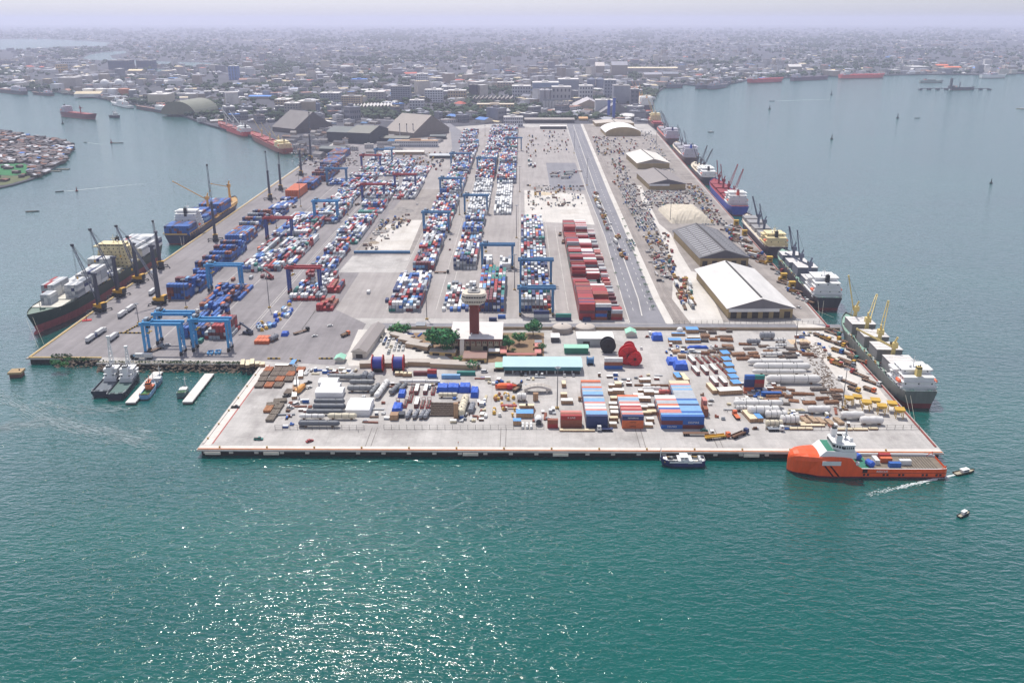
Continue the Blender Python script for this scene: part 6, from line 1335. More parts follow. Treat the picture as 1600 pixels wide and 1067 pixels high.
# fender panels and corner pads on the front of the quay
for i in range(29):
    x = -172+i*13.9
    if 140 < x < 227 and i % 2: pass
    o = MB().box(-1.1,1.1,0,.8,-2.1,-.95).build("quay_fender", M("fender_concrete", (196,186,174), .8)); o.location = (x, 438.4, 0); tag(o, "pale fender block under the front quay edge, %s from left" % od(i+1), "fender", "fender blocks along the front quay")
for i, px in enumerate((330, 422, 735, 876, 1174)):
    x = U(px, 706).x; o = MB().box(-4.2,4.2,0,.7,-2.5,-.95).build("access_pad", M("pad_cream", (206,198,184), .8)); o.location = (x, 437.8, 0); tag(o, "wide pale boarding pad on the quay face, %s from left" % od(i+1), "quay pad", "boarding pads on the front quay face")
# bollards
for i, (x, y) in enumerate([(u, 441.3) for u in range(-165, 225, 26)]+[(-175.0, v) for v in range(452, 566, 19)]):
    o = MB().cyl((0,0,.03),(0,0,.5),.45,.35,n=10).cyl((0,0,.5),(0,0,.85),.6,.5,n=10).build("bollard", M("bollard_ochre", (166,138,70), .7)); o.location = (x, y, .08)
    tag(o, "squat mooring bollard on the %s quay edge, %s %s" % (("front", od(i+1), "from left") if i < 15 else ("short left", od(i-14), "from the corner")), "bollard", "bollards along the quay")
# mesh fences along the front of the goods yard
def fence(px0, px1, py, lab):
    a, b = U(px0, py), U(px1, py); n = max(2, int((b-a).length/4.2)); m = MB()
    for i in range(n+1): p = a.lerp(b, i/n); m.box(p.x-.09,p.x+.09,p.y-.09,p.y+.09,0,2.9)
    for z in (.15, 1.5, 2.8): m.beam((a.x,a.y,z),(b.x,b.y,z),.09)
    tag(m.build("mesh_fence", M("fence_grey", (98,94,92), .6)), lab, "fence")
fence(430,569,671,"grey post fence in front of the grey cylinders at left"); fence(600,850,670.5,"grey post fence in front of the red racks and tarpaulins"); fence(1322,1436,671,"grey post fence across the right end of the cargo quay"); fence(1196,1320,672,"grey post fence behind the white bags"); fence(1052,1306,506,"grey post fence along the cross road")
# ---------------------------------------------------------------- loose cargo
TARP = M("tarp_blue", (44,92,190), .6, var=.15, s=.6)
def put(o, px, py, rz, lab, cat, col=None, r=3, z=.04, group=None):
    p = U(px, py); o.location = (p.x, p.y, z); o.rotation_euler = (0,0,rz)
    if col: o.color = C(col)
    occupy(p.x, p.y, r); return tag(o, lab, cat, group)
def crate(px, py, w_, d, h, col, lab, rz=0, wood=True):
    m = MB().box(-w_/2,w_/2,0,d,.12,h-.1,0)
    m.box(-w_/2-.06,w_/2+.06,-.06,d+.06,h-.1,h,1)
    n = max(2, int(w_/1.6))
    for i in range(n+1): x = -w_/2+w_*i/n; m.box(x-.07,x+.07,-.07,0,.1,h-.1,2)
    for k in (.2, .5, .8): m.box(-w_/2-.07,-w_/2,d*k-.07,d*k+.07,.1,h-.1,2).box(w_/2,w_/2+.07,d*k-.07,d*k+.07,.1,h-.1,2)
    for k in (.2, .8): m.box(-w_/2,w_/2,d*k-.1,d*k+.1,0,.12,2)
    lid = {"white": (222,220,214), "blue": (90,150,206), "brown": (150,116,84), "cream": (214,200,168)}[col]
    return put(m.build("crate", [M("crate_wood", (176,142,110), .8, var=.15, s=.5), M("crate_lid_"+col, lid, .6), M("crate_batten", (140,106,78), .8)]), px, py, rz, lab, "crate", r=max(w_, d)/2)
def tarp(px, py, w_, d, h, lab, rz=0, seed=1):
    rg = random.Random(seed*7+int(px)); nx, ny = 7, 7; V = []
    for j in range(ny+1):
        for i in range(nx+1):
            u, v = -1+2*i/nx, 2*j/ny-1; e = max(abs(u), abs(v)); zz = h if e < .8 else 0.02
            k = 1 if e < .8 else 1.0; V.append((u*w_/2*(1.02 if e == 1 else 1.12 if e > .7 else 1), d/2+v*d/2*(1.02 if e == 1 else 1.12 if e > .7 else 1), zz+(rg.uniform(-.35,.25) if e < .8 else rg.uniform(0,.15))))
    m = MB().add(V, [(j*(nx+1)+i, j*(nx+1)+i+1, (j+1)*(nx+1)+i+1, (j+1)*(nx+1)+i) for j in range(ny) for i in range(nx)])
    return put(m.build("tarpaulined_cargo", TARP), px, py, rz, lab, "cargo", r=max(w_, d)/2)
def vessel(px, py, L, rad, col, lab, rz=0, bands=3, wrapped=False, name="pressure_vessel", z=None):
    rgb = {"white": (216,214,210), "cream": (212,202,176), "grey": (136,138,144), "dark": (98,102,110), "mesh": (124,126,128), "orange": (226,106,52), "red": (190,54,58), "rose": (196,98,90)}[col]
    mt = M("vessel_"+col, rgb, .5, var=.1, s=.4); h = rad+.7; m = MB()
    rs = [(0,rad*.25),(.015,rad*.6),(.04,rad*.9),(.07,rad),(.93,rad),(.96,rad*.9),(.985,rad*.6),(1,rad*.25)]
    if wrapped: rs = [(0,rad*.5),(.06,rad*.95),(.2,rad*1.05),(.4,rad*.92),(.6,rad*1.06),(.8,rad*.95),(.94,rad),(1,rad*.45)]
    m.prof((-L/2,0,h),(L/2,0,h),rs,14,0)
    for k in range(bands): x = -L/2+L*(k+1)/(bands+1); m.cyl((x-.12,0,h),(x+.12,0,h),rad*1.03,n=14,mi=1)
    if not wrapped:
        m.cyl((L*.2,0,h+rad*.8),(L*.2,0,h+rad+.5),rad*.18,n=8,mi=1); m.cyl((-L*.3,0,h+rad*.8),(-L*.3,0,h+rad+.4),rad*.14,n=8,mi=1)
    for k in (-.32, .32): m.box(L*k-.5,L*k+.5,-rad*.8,rad*.8,0,h-rad*.72,2)
    return put(m.build(name, [mt, M("vessel_band", (96,96,98), .6), M("saddle_wood", (120,92,70), .8)]), px, py, rz, lab, "vessel" if name == "pressure_vessel" else "cargo", r=L*.3)
def bundle(px, py, w_, d, h, rgb, lab, rz=0, name="steel_bundle"):
    m = MB(); n = max(3, int(w_/.9)); st = w_/n
    for i in range(n):
        m.box(-w_/2+i*st+.05,-w_/2+(i+1)*st-.05,-d/2,d/2,.25,h-(i % 3)*.08,0)
    for k in (-.38, -.12, .14, .4): m.box(-w_/2-.1,w_/2+.1,d*k-.12,d*k+.12,0,.25,1).box(-w_/2-.05,w_/2+.05,d*k-.05,d*k+.05,h,h+.06,1)
    return put(m.build(name, [M("bundle_%d_%d_%d" % rgb, rgb, .7, var=.25, s=.8), M("dunnage", (92,72,56), .9)]), px, py, rz, lab, "steel", r=max(w_, d)/2)
def flatrack(px, py, col, lab, load=None, rz=0, L=12.0):
    m = MB().box(-1.22,1.22,0,L,.1,.7,0); 
    for y in (0, L-.25): m.box(-1.22,-.98,y,y+.25,.7,2.6,0).box(.98,1.22,y,y+.25,.7,2.6,0).box(-1.22,1.22,y,y+.25,2.4,2.6,0)
    if load: m.box(-1.1,1.1,.5,L-.5,.72,2.5,1).box(-1.16,1.16,.4,L-.4,2.5,2.75,2)
    else:
        for k in range(5): m.box(-.9,.9,.9+k*(L-1.8)/4-.1,.9+k*(L-1.8)/4+.1,.7,1.0,1); 
        m.cyl((-.4,.8,1.3),(-.4,L-.8,1.3),.3,n=8,mi=1).cyl((.45,.8,1.3),(.45,L-.8,1.3),.3,n=8,mi=1)
    return put(m.build("flat_rack", [M("rack_red", (140,48,46), .6) if col == "red" else M("rack_blue", PAL["blue"], .6), M("rack_load", (126,118,112), .7, var=.2, s=.6), M("rack_lid", (222,220,214), .6)]), px, py, rz, lab, "flat rack", r=4)
def reel(px, py, rad, wid, flange, drum, lab, axis, spokes=False):
    m = MB(); c_ = Vector((0,0,rad)); d = Vector((1,0,0)) if axis == 'x' else Vector((0,1,0))
    m.cyl(c_-d*wid/2, c_+d*wid/2, rad*.72, n=28, mi=1)
    for s_ in (-1, 1): m.cyl(c_+d*(s_*wid/2-.25), c_+d*(s_*wid/2+.25), rad, n=32, mi=0)
    m.cyl(c_-d*(wid/2+.4), c_+d*(wid/2+.4), rad*.3, n=16, mi=2).cyl(c_-d*(wid/2+.5), c_+d*(wid/2+.5), rad*.16, n=12, mi=3)
    for k in range(12 if spokes else 8):
        t = 2*math.pi*k/(12 if spokes else 8); u = Vector((0,math.cos(t),math.sin(t))) if axis == 'x' else Vector((math.cos(t),0,math.sin(t)))
        for s_ in (-1, 1): m.beam(c_+d*s_*(wid/2+.3)+u*rad*.25, c_+d*s_*(wid/2+.3)+u*rad*.96, .35, .25, 2)
    m.box(-(wid/2 if axis == 'x' else rad*.6),(wid/2 if axis == 'x' else rad*.6),-(rad*.6 if axis == 'x' else wid/2),(rad*.6 if axis == 'x' else wid/2),0,.35,3)
    return put(m.build("cable_reel", [M("reel_"+flange[0], flange[1], .5, var=.06), M("reel_"+drum[0], drum[1], .6), M("reel_"+flange[0]+"_rib", tuple(int(v*.8) for v in flange[1]), .5), black]), px, py+2, 0, lab, "cable reel", r=rad)
reel(591,577,5.6,7,("red", (190,44,40)),("cobalt", (54,62,150)),"huge blue cable reel with red flange, left of two by the tan wall",'x'); reel(623,577,5.6,7,("red", (190,44,40)),("cobalt", (54,62,150)),"huge blue cable reel with red flange, right of two by the tan wall",'x')
reel(949.5,548,5.4,5,("black", (34,34,40)),("black2", (44,44,50)),"huge black cable reel standing face on, left of the red ones",'y',True)
reel(981,566,6.6,5,("scarlet", (206,30,36)),("scarlet2", (190,28,34)),"largest red cable reel, behind the smaller red one",'y'); reel(991,568,4.9,4,("scarlet", (206,30,36)),("scarlet2", (190,28,34)),"smaller red cable reel in front of the largest one",'y'); reel(983,549,4,4,("scarlet", (206,30,36)),("navy2", (50,54,110)),"red and blue cable reel hidden behind the large red one",'y')
reel(922,567,2.8,4,("blue", (80,132,176)),("blue2", (70,118,160)),"pale blue cable drum at the end of the long blue-roofed shed",'x')
NE = "goods at the left end of the cargo quay"
for i, (x, y, L_, rd, c_, lab) in enumerate(((515,632,19,1.6,"dark","upper of three dark grey cylinders before the white tents"),(515,641,20,1.9,"dark","thick banded dark grey cylinder, middle of three"),(508,648,22,1.5,"dark","plain dark grey cylinder, lowest of three"),(499,667,24,1.7,"dark","long dark grey cylinder nearest the fence"),
    (566,602,16,1.7,"mesh","meshed grey vessel behind the white tents, upper"),(563,612,16,1.9,"mesh","meshed grey vessel behind the white tents, lower"),(540,594,22,1.9,"mesh","long lumpy grey vessel under netting behind the tents"),(488,655,15,1.4,"white","white wrapped pipe spool left of the cream one"),(535,655,17,1.6,"cream","cream wrapped pipe spool beside the big white tent"))):
    vessel(x, y, L_, rd, c_, lab, 0, 3, c_ in ("mesh","white","cream") and i > 3)
vessel(597, 613, 26, 1.9, "white", "long white column lying end-on beside the blue reels", R(82), 4); vessel(586, 612, 15, 1.5, "mesh", "meshed grey vessel lying end-on left of the white column", R(80)); vessel(570,592,7,2,"grey","short grey drum end-on behind the meshed vessels, left",R(85)); vessel(580,593,7,2,"grey","short grey drum end-on behind the meshed vessels, right",R(85))
def tent(px, py, w_, d, h, lab):
    m = roof_mesh(MB().box(-w_/2,w_/2,0,d,0,h*.8), w_/2, d/2, 0, h*.3, .1, 'x'); n = len(m.v)
    for i in range(8, n): x, y, z = m.v[i]; m.v[i] = (x, y+d/2, z+h*.8+.4)
    return put(m.build("white_tent", M("tent_white", (224,224,224), .6, var=.04)), px, py, 0, lab, "tent", r=w_/2)
tent(512,605,12,9,3.4,"white covered load, top one of three by the meshed vessels"); tent(515,613,12,9,3.4,"white covered load, middle one of three by the meshed vessels"); tent(514,621,17,9,3.6,"white covered load, lowest and widest of three"); tent(559,650,14,18,4.5,"big white covered block right of the dark grey cylinders")
rg = random.Random(9); k = 0
ranks = ["front", "second", "third", "fourth", "fifth"]
for row, (y, xs) in enumerate(((603,(406,421,436)),(594,(411,425,438,452)),(586,(415,430,443,455)),(579,(420,434,447,459,470)),(614,(452,)))):
    for i, x in enumerate(xs):
        rust = (row*3+i) % 4 == 1; bundle(x, y, 5.2, 7.5, 1.5, (168,98,58) if rust else (112,98,86), "%s steel bundle in the pack by the basin corner, %s row, %s from left" % ("rusty" if rust else "brown", ranks[row], od(i+1)), R(rg.uniform(-4,4)))
for i, (x, y, rz) in enumerate(((420,641,80),(430,647,80),(427,634,0),(438,628,0),(436,637,78),(424,655,78))): bundle(x, y, 4.6, 8, 1.7, (166,112,70) if i == 0 else (114,104,92), "%s bundle in the small pack left of the white vans, %s" % ("tan" if i == 0 else "brown", ["leftmost", "lower middle", "top left", "topmost", "right middle", "nearest the quay"][i]), R(rz-80))
for i, (x, y) in enumerate(((463,606),(461,614),(460,622),(470,590))): crate(x, y+2, 3, 11, 2, "white" if i != 1 else "brown", "long crate in the line beside the coloured boat, %s" % ["second from back", "third from back", "nearest", "farthest back"][i], R(12))
def hullboat(px, py, L_, an, rgb1, rgb2, lab):
    p = U(px, py); r = empty("stored_boat", (p.x,p.y,.1), an, lab, "boat"); m = MB(); B_ = L_*.15; st = [(-L_/2,B_*.8),(-L_*.2,B_),(L_*.2,B_*.9),(L_*.4,B_*.5),(L_/2,.05)]; V = []
    for x, b in st: V += [(x*.9,b*.3,0),(x,b*.9,1.1),(x,b,2.2)]
    fs = [(i*3+j,(i+1)*3+j,(i+1)*3+j+1,i*3+j+1) for i in range(4) for j in range(2)]
    m.add(V,[f[::-1] for f in fs],[0,1]*4).add([(x,-y,z) for x,y,z in V],fs,[0,1]*4).add([V[0],V[1],V[2],*[(v[0],-v[1],v[2]) for v in (V[2],V[1],V[0])]],[(0,1,2,3,4,5)],1); m.build("hull", [M("bh%d" % rgb1[0], rgb1, .5), M("bh%d" % rgb2[0], rgb2, .5)], r)
    MB().prof((-L_*.42,0,1.6),(L_*.4,0,1.8),[(0,B_*.5),(.2,B_*.95),(.7,B_*.8),(1,.2)],10).build("canopy", M("bc%d" % rgb2[0], rgb2, .5), r)
    return r
hullboat(470, 610, 15, R(78), (60,150,156), (222,160,84), "orange-topped teal lifeboat stored on the quay beside the lamp mast"); hullboat(792,607,15,R(4),(226,106,52),(226,106,52),"bright orange lifeboat hull on the quay by the red drum")
vessel(796,608,1.5,.4,"red","red hose stub beside the orange lifeboat hull"); vessel(795,638,10,1.0,"rose","rose-red pipe section among yellow fittings")
m = MB().prof((-1.8,0,2),(1.8,0,2),[(0,1.8),(.5,2),(1,1.8)],14); put(m.build("drum", M("drum_red", (196,32,44), .5)), 796.5, 608.5, 0, "short bright red drum at the end of the orange lifeboat hull", "drum")
for i, (x, y, ld) in enumerate(((618,640,0),(632,638,0),(650,638,1),(642,617,0),(650,617,1),(664,617,1),(676,618,0),(659,639,0),(668,639,0),(640,630,0))):
    p_ = flatrack(x, y, "red", "red flat rack %s behind front fence, %s" % ("with white lid" if ld else "with grey pipes", ["far left lower row","second of lower row","white lid of lower row","left of upper row","first white of upper row","second white of upper row","right end of upper row","fourth of lower row","right end of lower row","left of middle"][i]), ld)
vessel(655,600,26,1.2,"white","long white pipe behind the red racks",0,2)
for i, (x, y, w_, d, h) in enumerate(((691,614,7.5,9,3.6),(708,614,8,9,3.6),(726,614,7.5,9,4),(741,622,5,12,3.5),(619,647,6,12,3.2),(627,622,4.5,9,2.8))): tarp(x, y, w_, d, h, "%s tarpaulined in bright blue behind the front fence, %s" % ("square load" if i < 3 else "long load", ["left of three in a row","middle of three in a row","right of three in a row","beside the grey tank","far left by the tan crate","by the grey vessel tops"][i]), R(0), i)
crate(615.5,657,4.6,5,3.4,"brown","tan crate at the left front corner of the racks"); crate(712.5,654,2.6,2.6,9.5,"brown","tall rust-coloured upright box beside the pipe racks",wood=False); vessel(737,642,12,1.7,"grey","grey tank end-on under the blue tarpaulin",R(84)); vessel(724,640,26,2.4,"cream","fat cream tank lying end-on right of the pipe racks",R(86),5); vessel(700,621,12,1.3,"cream","cream tank lying broadside below the tarpaulins")
vessel(617.5,612,14,1.6,"mesh","meshed grey vessel end-on at the left of the red racks",R(72)); vessel(630,608,11,1.3,"mesh","slim meshed grey vessel end-on beside the red racks",R(76))
for i, x in enumerate((639,650,660,667)): vessel(x,651,10,1.25,"grey","grey finned cooler in front of the racks, %s" % ["far left","second from left","third from left","far right"][i],R(80),2)
m = MB().box(-2,2,-2.6,2.6,0,2.2); put(m.build("equipment_box", M("box_black", (52,54,60), .5)), 627.5, 650, 0, "black box with grey top at the front of the racks", "box")
for i in range(7): bundle(694+(i % 2)*1.5, 632+i*3.0, 17, 1.6, 1.1, (104,92,84), "layer of loose dark pipes in the pipe rack, %s from the back" % od(i+1), R(rg.uniform(-2,2)), "pipe_bundle")
# yellow valves and fittings
for i in range(26):
    x, y = rg.uniform(771,806), rg.uniform(616,652); c_ = rg.choice([("yellow", (208,166,66)),("brown", (150,96,64)),("white", (214,212,206)),("yellow", (208,166,66))])
    m = MB().cyl((0,0,.3),(0,0,1.6),rg.uniform(.5,1),n=8).cyl((-1.2,0,.8),(1.2,0,.8),.5,n=8).cyl((0,0,1.6),(0,0,2.1),.8,n=10); put(m.build("pipe_fitting", M("fitting_"+c_[0], c_[1], .6)), x, y, rg.uniform(0,3), "%s pipe fitting in the scatter by the orange hull" % c_[0], "fitting", r=1, group="pipe fittings on the quay")
# misc centre quay
def arcpipe(px, py, lab):
    m = MB()
    for j in range(3):
        for k in range(8):
            t0, t1 = k/8, (k+1)/8; f = lambda t: Vector(((t-.5)*17, j*2.0, 2.2+math.sin(t*math.pi)*2.2)); m.cyl(f(t0), f(t1), 1.0, n=8)
    for x in (-7, 6): m.box(x-.6,x+.6,-.5,4.5,0,2.0)
    put(m.build("bent_pipes", M("pipe_pale", (206,198,188), .6)), px, py, 0, lab, "pipes", r=8)
arcpipe(840,614,"three pale bowed pipes raised on blocks left of the lamp mast"); vessel(815,626,6,2.2,"white","white wrapped lump at the left foot of the bowed pipes",0,1,True); crate(837,627,3,2.4,5,"brown","upright tan crate under the bowed pipes")
for (x, y, w_, d, h, c_, lab) in ((818,639,5,3,2.2,"cream","cream crate left of pair behind the blue box"),(828,639,5,3,2.2,"cream","cream crate right of pair behind the blue box"),(820,653.5,10,6,3.2,"blue","bright blue box stack left of the concrete mixer drum"),(808,665,4.5,4,3,"blue","pale blue crate at the front fence"),(881,606,2.4,6,2.8,"cream","yellow upright cabinet by the lamp mast"),(886,632,7,4,2.6,"white","teal and white bin by the lamp mast"),(881,622,4,3,2.8,"cream","cream box above the teal bin"),(906,627,1.8,1.6,2.6,"brown","thin tan box beside the long front stack")): crate(x, y, w_, d, h, c_, lab)
m = MB().prof((0,-3,2.6),(0,3.4,2.9),[(0,1.3),(.2,2.2),(.6,2.3),(1,1.5)],14,0).cyl((0,-3.2,2.6),(0,-2.9,2.6),1.5,n=14,mi=1).box(-1.6,1.6,-2,2.6,0,.7,1); put(m.build("mixer_drum", [white, darksteel]), 841.5, 662, 0, "white hollow-ended drum facing the water at the front fence", "drum")
for i in range(6): put(MB().cyl((0,-1.4,.8),(0,1.4,.8),.75,n=10).build("gas_bottle", white), 817+(i % 3)*6.5, 668.5-(i//3)*4, 0, "white gas cylinder in the pack at the front fence, %s row, %s from left" % ("front" if i < 3 else "back", od(i % 3+1)), "cylinder", r=1, group="gas cylinders at the fence")
for i, (x, y) in enumerate(((621,588),(627,588),(633,589),(639,589))): crate(x, y, 3.2, 3, 2.4, "cream", "tan crate in the row before the blue reels, %s" % ["leftmost","second","third","rightmost"][i])
WC = [(959,660),(960,652),(960,644),(959,636),(962,628),(957,617),(966,617),(957,606),(966,606),(958,668),(1007,628),(1009,640),(1010,649),(1016,661),(1012,668.5),(1019,640),(1019,648),(998,622),(1003,614),(1011,606),(1022,612),(1030,618),(1014,618),(1008,598)]
for i, (x, y) in enumerate(WC): crate(x, y, rg.uniform(4,7.5), rg.uniform(2.6,4.5), rg.uniform(1.8,3.2), "white" if i % 4 else "cream", "%s-lidded crate in the lane %s the orange front stack" % ("white" if i % 4 else "cream", "left of" if i < 10 else "right of"), R(rg.uniform(-4,4)))
for (x, y, L_, lab) in ((1018,612,12,"white cylinder lying behind the crate lane"),(1040,617,9,"pinkish-brown box section beside the long blue stack")): vessel(x, y, L_, 1.5, "white" if x < 1030 else "rose", lab, 0, 1)
bundle(1018,603,22,1.4,1.0,(150,104,72),"thin rust beams lying behind the white cylinder",0,"beam_stack")
# right half of the goods yard
for (x, y, w_, d, h, c_, lab) in ((1050,537,4.5,5.5,2.6,"blue","blue-lidded tan crate, left of the pair by the road fence"),(1060,537,4.5,5.5,2.6,"blue","blue-lidded tan crate, right of the pair by the road fence"),(1083,536,11,2.6,2.4,"blue","long blue-lidded crate right of the pair"),(1082,521,9,7,3,"blue","big blue-roofed crate beside the white sphere"),(1060,525,10,2,2,"blue","flat blue slab behind the pair of crates"),(1084,530,9,2,1.6,"white","flat white-lidded crate in the upper group"),(1057,553,5,4,2,"brown","rust-brown crate above the tarpaulins"),(1066,560,5,3.5,2,"brown","rust-brown crate right of another above the tarpaulins"),
      (1062,595,4,9,2.6,"blue","blue-lidded long crate below the tarpaulins"),(1073,599,3.6,12,2.6,"cream","cream long crate end-on below the tarpaulins"),(1117,616,3,13,2.6,"cream","cream long crate end-on left of the stacked planks"),(1142,617,15,6,3,"white","wide white-topped plank stack before the blue crates"),(1178,660,5,13,2.4,"cream","cream ribbed crate end-on below the white vessels"),(1188,660,3.4,10,2.8,"blue","blue-lidded crate end-on beside the ribbed one"),(1169,655,1.6,12,1.2,"white","thin white crate end-on left of the ribbed one")): crate(x, y, w_, d, h, c_, lab, R(8 if y > 590 else 0))
for i, (x, y, w_, d, h) in enumerate(((1028,533,8,9,4.2),(1053,571,8,11,2.6),(1065,579,9.5,10,4.2),(1091,545,15,3,1.6))): tarp(x, y, w_, d, h, "bright blue tarpaulined load %s" % ["standing alone on the pale yard by the mint gatehouse","left of the lumpy pair","right and taller of the lumpy pair","long and low behind the racks"][i], R(0), i+20)
for i, (x, y) in enumerate(((1135,558),(1137,568),(1141,577),(1144,587),(1148,596),(1152,605))): crate(x, y+1, 5.4, 7.2, 3.0, "blue", "blue-lidded crate in the slanting line of six, %s from the back" % od(i+1), R(8))
for i, (x, y, ld) in enumerate(((1085,570,1),(1097,569,0),(1107,568,0),(1117,567,0),(1127,567,0),(1091,587,1),(1105,586,1),(1119,584,1),(1131,580,0),(1120,604,1),(1134,604,1),(1141,590,0))): flatrack(x, y, "red", "red flat rack %s left of the slanting blue crates, %s" % ("with white lid" if ld else "with brown load", ["left of back row","second of back row","third of back row","fourth of back row","right of back row","left of middle row","centre of middle row","third of middle row","right end behind","left of front row","right of front row","beside blue crates"][i]), ld, R(8))
VL = [(1205,556,15,1.3,"white","slim white pipe at the back of the white vessels"),(1211,569,38,1.7,"white","very long white column, back one of the group"),(1221,577.5,38,2.3,"white","very long white column with a red end mark"),(1217,584,36,1.5,"white","slender long white column behind the four-high containers"),(1239,598,35,2.6,"white","thickest long white column nearest, right of the containers"),
      (1198,529,11,2.4,"grey","fat grey cylinder at the back of the yard"),(1177,537,10,1.7,"grey","grey box-like cylinder left of the fat one"),(1219,534,8,1.3,"white","white short cylinder right of the fat grey one"),(1220,542,8,1.2,"white","lower white short cylinder right of the fat grey one"),(1207,546,9,1.0,"white","slim white pipe among rusty frames"),(1192,648,19,2.8,"white","fat white vessel in the lower group"),(1212,653,13,2.3,"white","white vessel overlapping the fat one at lower right"),(1184,635,30,2.0,"white","long white vessel behind the fat one"),(1165,630,14,1.6,"white","white vessel with small nozzle at the left of the lower group"),(1233,661,11,2.4,"white","white vessel before the tan crates"),(1209,666,10,1.9,"cream","cream vessel at the front of the lower group"),(1160,641,8,1.5,"white","small white vessel at the left end of the lower group")]
for v in VL: vessel(v[0], v[1]+1, *v[2:6], 0)
for (x, y, lab) in ((1279,646,"white plastic-wrapped vessel, left of three"),(1331,655,"white plastic-wrapped vessel, middle of three"),(1361,663,"white plastic-wrapped vessel nearest the fence, right of three")): vessel(x, y, 13.5, 2.2, "white", lab, 0, 0, True)
put(MB().prof((0,0,0),(0,0,5),[(0,.4),(.1,1.5),(.3,2.3),(.5,2.5),(.7,2.3),(.9,1.5),(1,.3)],16).build("sphere_tank", white), 1062, 521, 0, "white sphere tank at the back of the goods yard by the road fence", "tank")
for i in range(130):
    if i < 30: x, y = rg.uniform(1092,1140), rg.uniform(512,534)
    elif i < 85: x, y = rg.uniform(1100,1262), rg.uniform(537,562)
    else: x, y = rg.uniform(1205,1310), rg.uniform(606,632)
    p_ = U(x, y)
    if not free(p_.x, p_.y, 1.6): continue
    bundle(x, y, rg.uniform(4,10), rg.uniform(1.8,4), rg.uniform(.8,2.0), rg.choice([(150,104,72),(118,96,82),(160,120,92),(104,96,92)]), "brown steel frame lying %s" % ("by the road fence beside the white sphere" if i < 30 else "behind the racks and white columns" if i < 85 else "in the open right of the lower vessels"), R(rg.uniform(-12,12)), "steel_truss")
for i, (x, y) in enumerate(((1258,659),(1270,658),(1282,660),(1296,662),(1310,660))): bundle(x, y, 3.4, 8, 1.8, (176,150,122), "tan cradle end-on in the row of five before the supply vessel, %s from left" % od(i+1), R(10), "cradle")
for i, (x, y, w_) in enumerate(((1252,672,13),(1320,673,9),(1345,673,8),(1365,672,5),(902,674.5,20),(1245,664,12),(1270,667,14))): crate(x, y, w_, 2.2, 1.0, "cream", "low pale slab pallet at the %s, %s" % ("front fence before the red stack" if i == 4 else "fence behind the supply vessel", ["left end","third along","fourth along","right end","alone","back left","back middle"][i]))
for i, (x, y) in enumerate(((1325,633),(1338,631),(1352,640),(1366,637),(1376,646),(1392,642),(1404,652))):
    m = MB()
    for sx in (-2, 2):
        for sy in (-2, 2): m.box(sx-.2,sx+.2,sy-.2,sy+.2,0,5.0)
    m.box(-2.6,2.6,-2.6,2.6,5.0,5.5).add([(-2.4,-2.4,5),(2.4,-2.4,5),(2.4,2.4,5),(-2.4,2.4,5),(-.7,-.7,3),(.7,-.7,3),(.7,.7,3),(-.7,.7,3)], [(0,4,5,1),(1,5,6,2),(2,6,7,3),(3,7,4,0)])
    if i > 1: m.box(-2.8,2.8,-2.8,2.8,5.5,5.7)
    put(m.build("quay_hopper", M("hopper_yellow", (190,152,50), .6)), x, y, R(-12), "yellow legged hopper frame at the bulk carrier's stern, %s from left" % od(i+1), "hopper", r=3, group="yellow hoppers on the quay")
for i, (x, y) in enumerate(((1202,410),(1224,437),(1237,450),(1150,352),(1163,368))):
    m = MB().box(-2.5,2.5,-2,2,.4,5.5).box(-2.8,2.8,-2.3,2.3,5.5,6.0); m2 = m.build("grain_hopper", M("hopper_yellow")); put(m2, x, y, R(0), "yellow box hopper beside the %s, %s" % ("cream-housed ship" if i > 2 else "dark-hulled ship", ["farthest","middle","nearest","far one","near one"][i]), "hopper", r=3); b_ = MB().box(-1.4,1.4,-2.06,-2,2.2,3.6).build("chute", black, m2)
# left yard odds and ends
for i in range(30):
    x = 404+rg.uniform(0,50); y = 520-(x-404)*.72+rg.uniform(-12,10)
    kind = rg.random(); p_ = U(x, y)
    if not free(p_.x, p_.y, 1.8): continue
    if kind < .45: rec(p_.x, p_.y, .03, 6, 'Y', rg.choice(["white","blue","pale blue","light grey","white"]), "container lying single-height in the jumble before the front red gantry", "loose containers in the left yard", 60)
    elif kind < .75: tarp(x, y, 2.8, 5, 2.4, "blue tarpaulined pallet in the jumble before the front red gantry", 0, i)
    else: put(MB().box(-1.2,1.2,-1.2,1.2,0,1.4).box(-.8,.8,-.8,.6,1.4,2.2).build("machine_part", M("fitting_yellow", (208,166,66), .6)), x, y, rg.uniform(0,1), "yellow machine part in the jumble before the front red gantry", "cargo", r=1.5, group="machine parts in the jumble")
vessel(428,532,9,1.9,"grey","blue-grey tank end-on beside the orange containers",R(70)); tarp(444,526,5,6,2.8,"blue tarpaulined lump right of the orange containers",0,77)
for i, (x, y) in enumerate(((379,574),(387,575),(394,573),(403,573),(410,574))): crate(x, y, 2.6 if i < 3 else 3.4, 10 if i < 3 else 5, 2.2, "cream", "yellowed crate in the line at the basin corner, %s from left" % od(i+1), R(14))
crate(440,575,9,3,2,"white","grey flat slab crate by the blue trough"); crate(456,573,3,9,2,"blue","blue trough at the yard corner near the barrier")
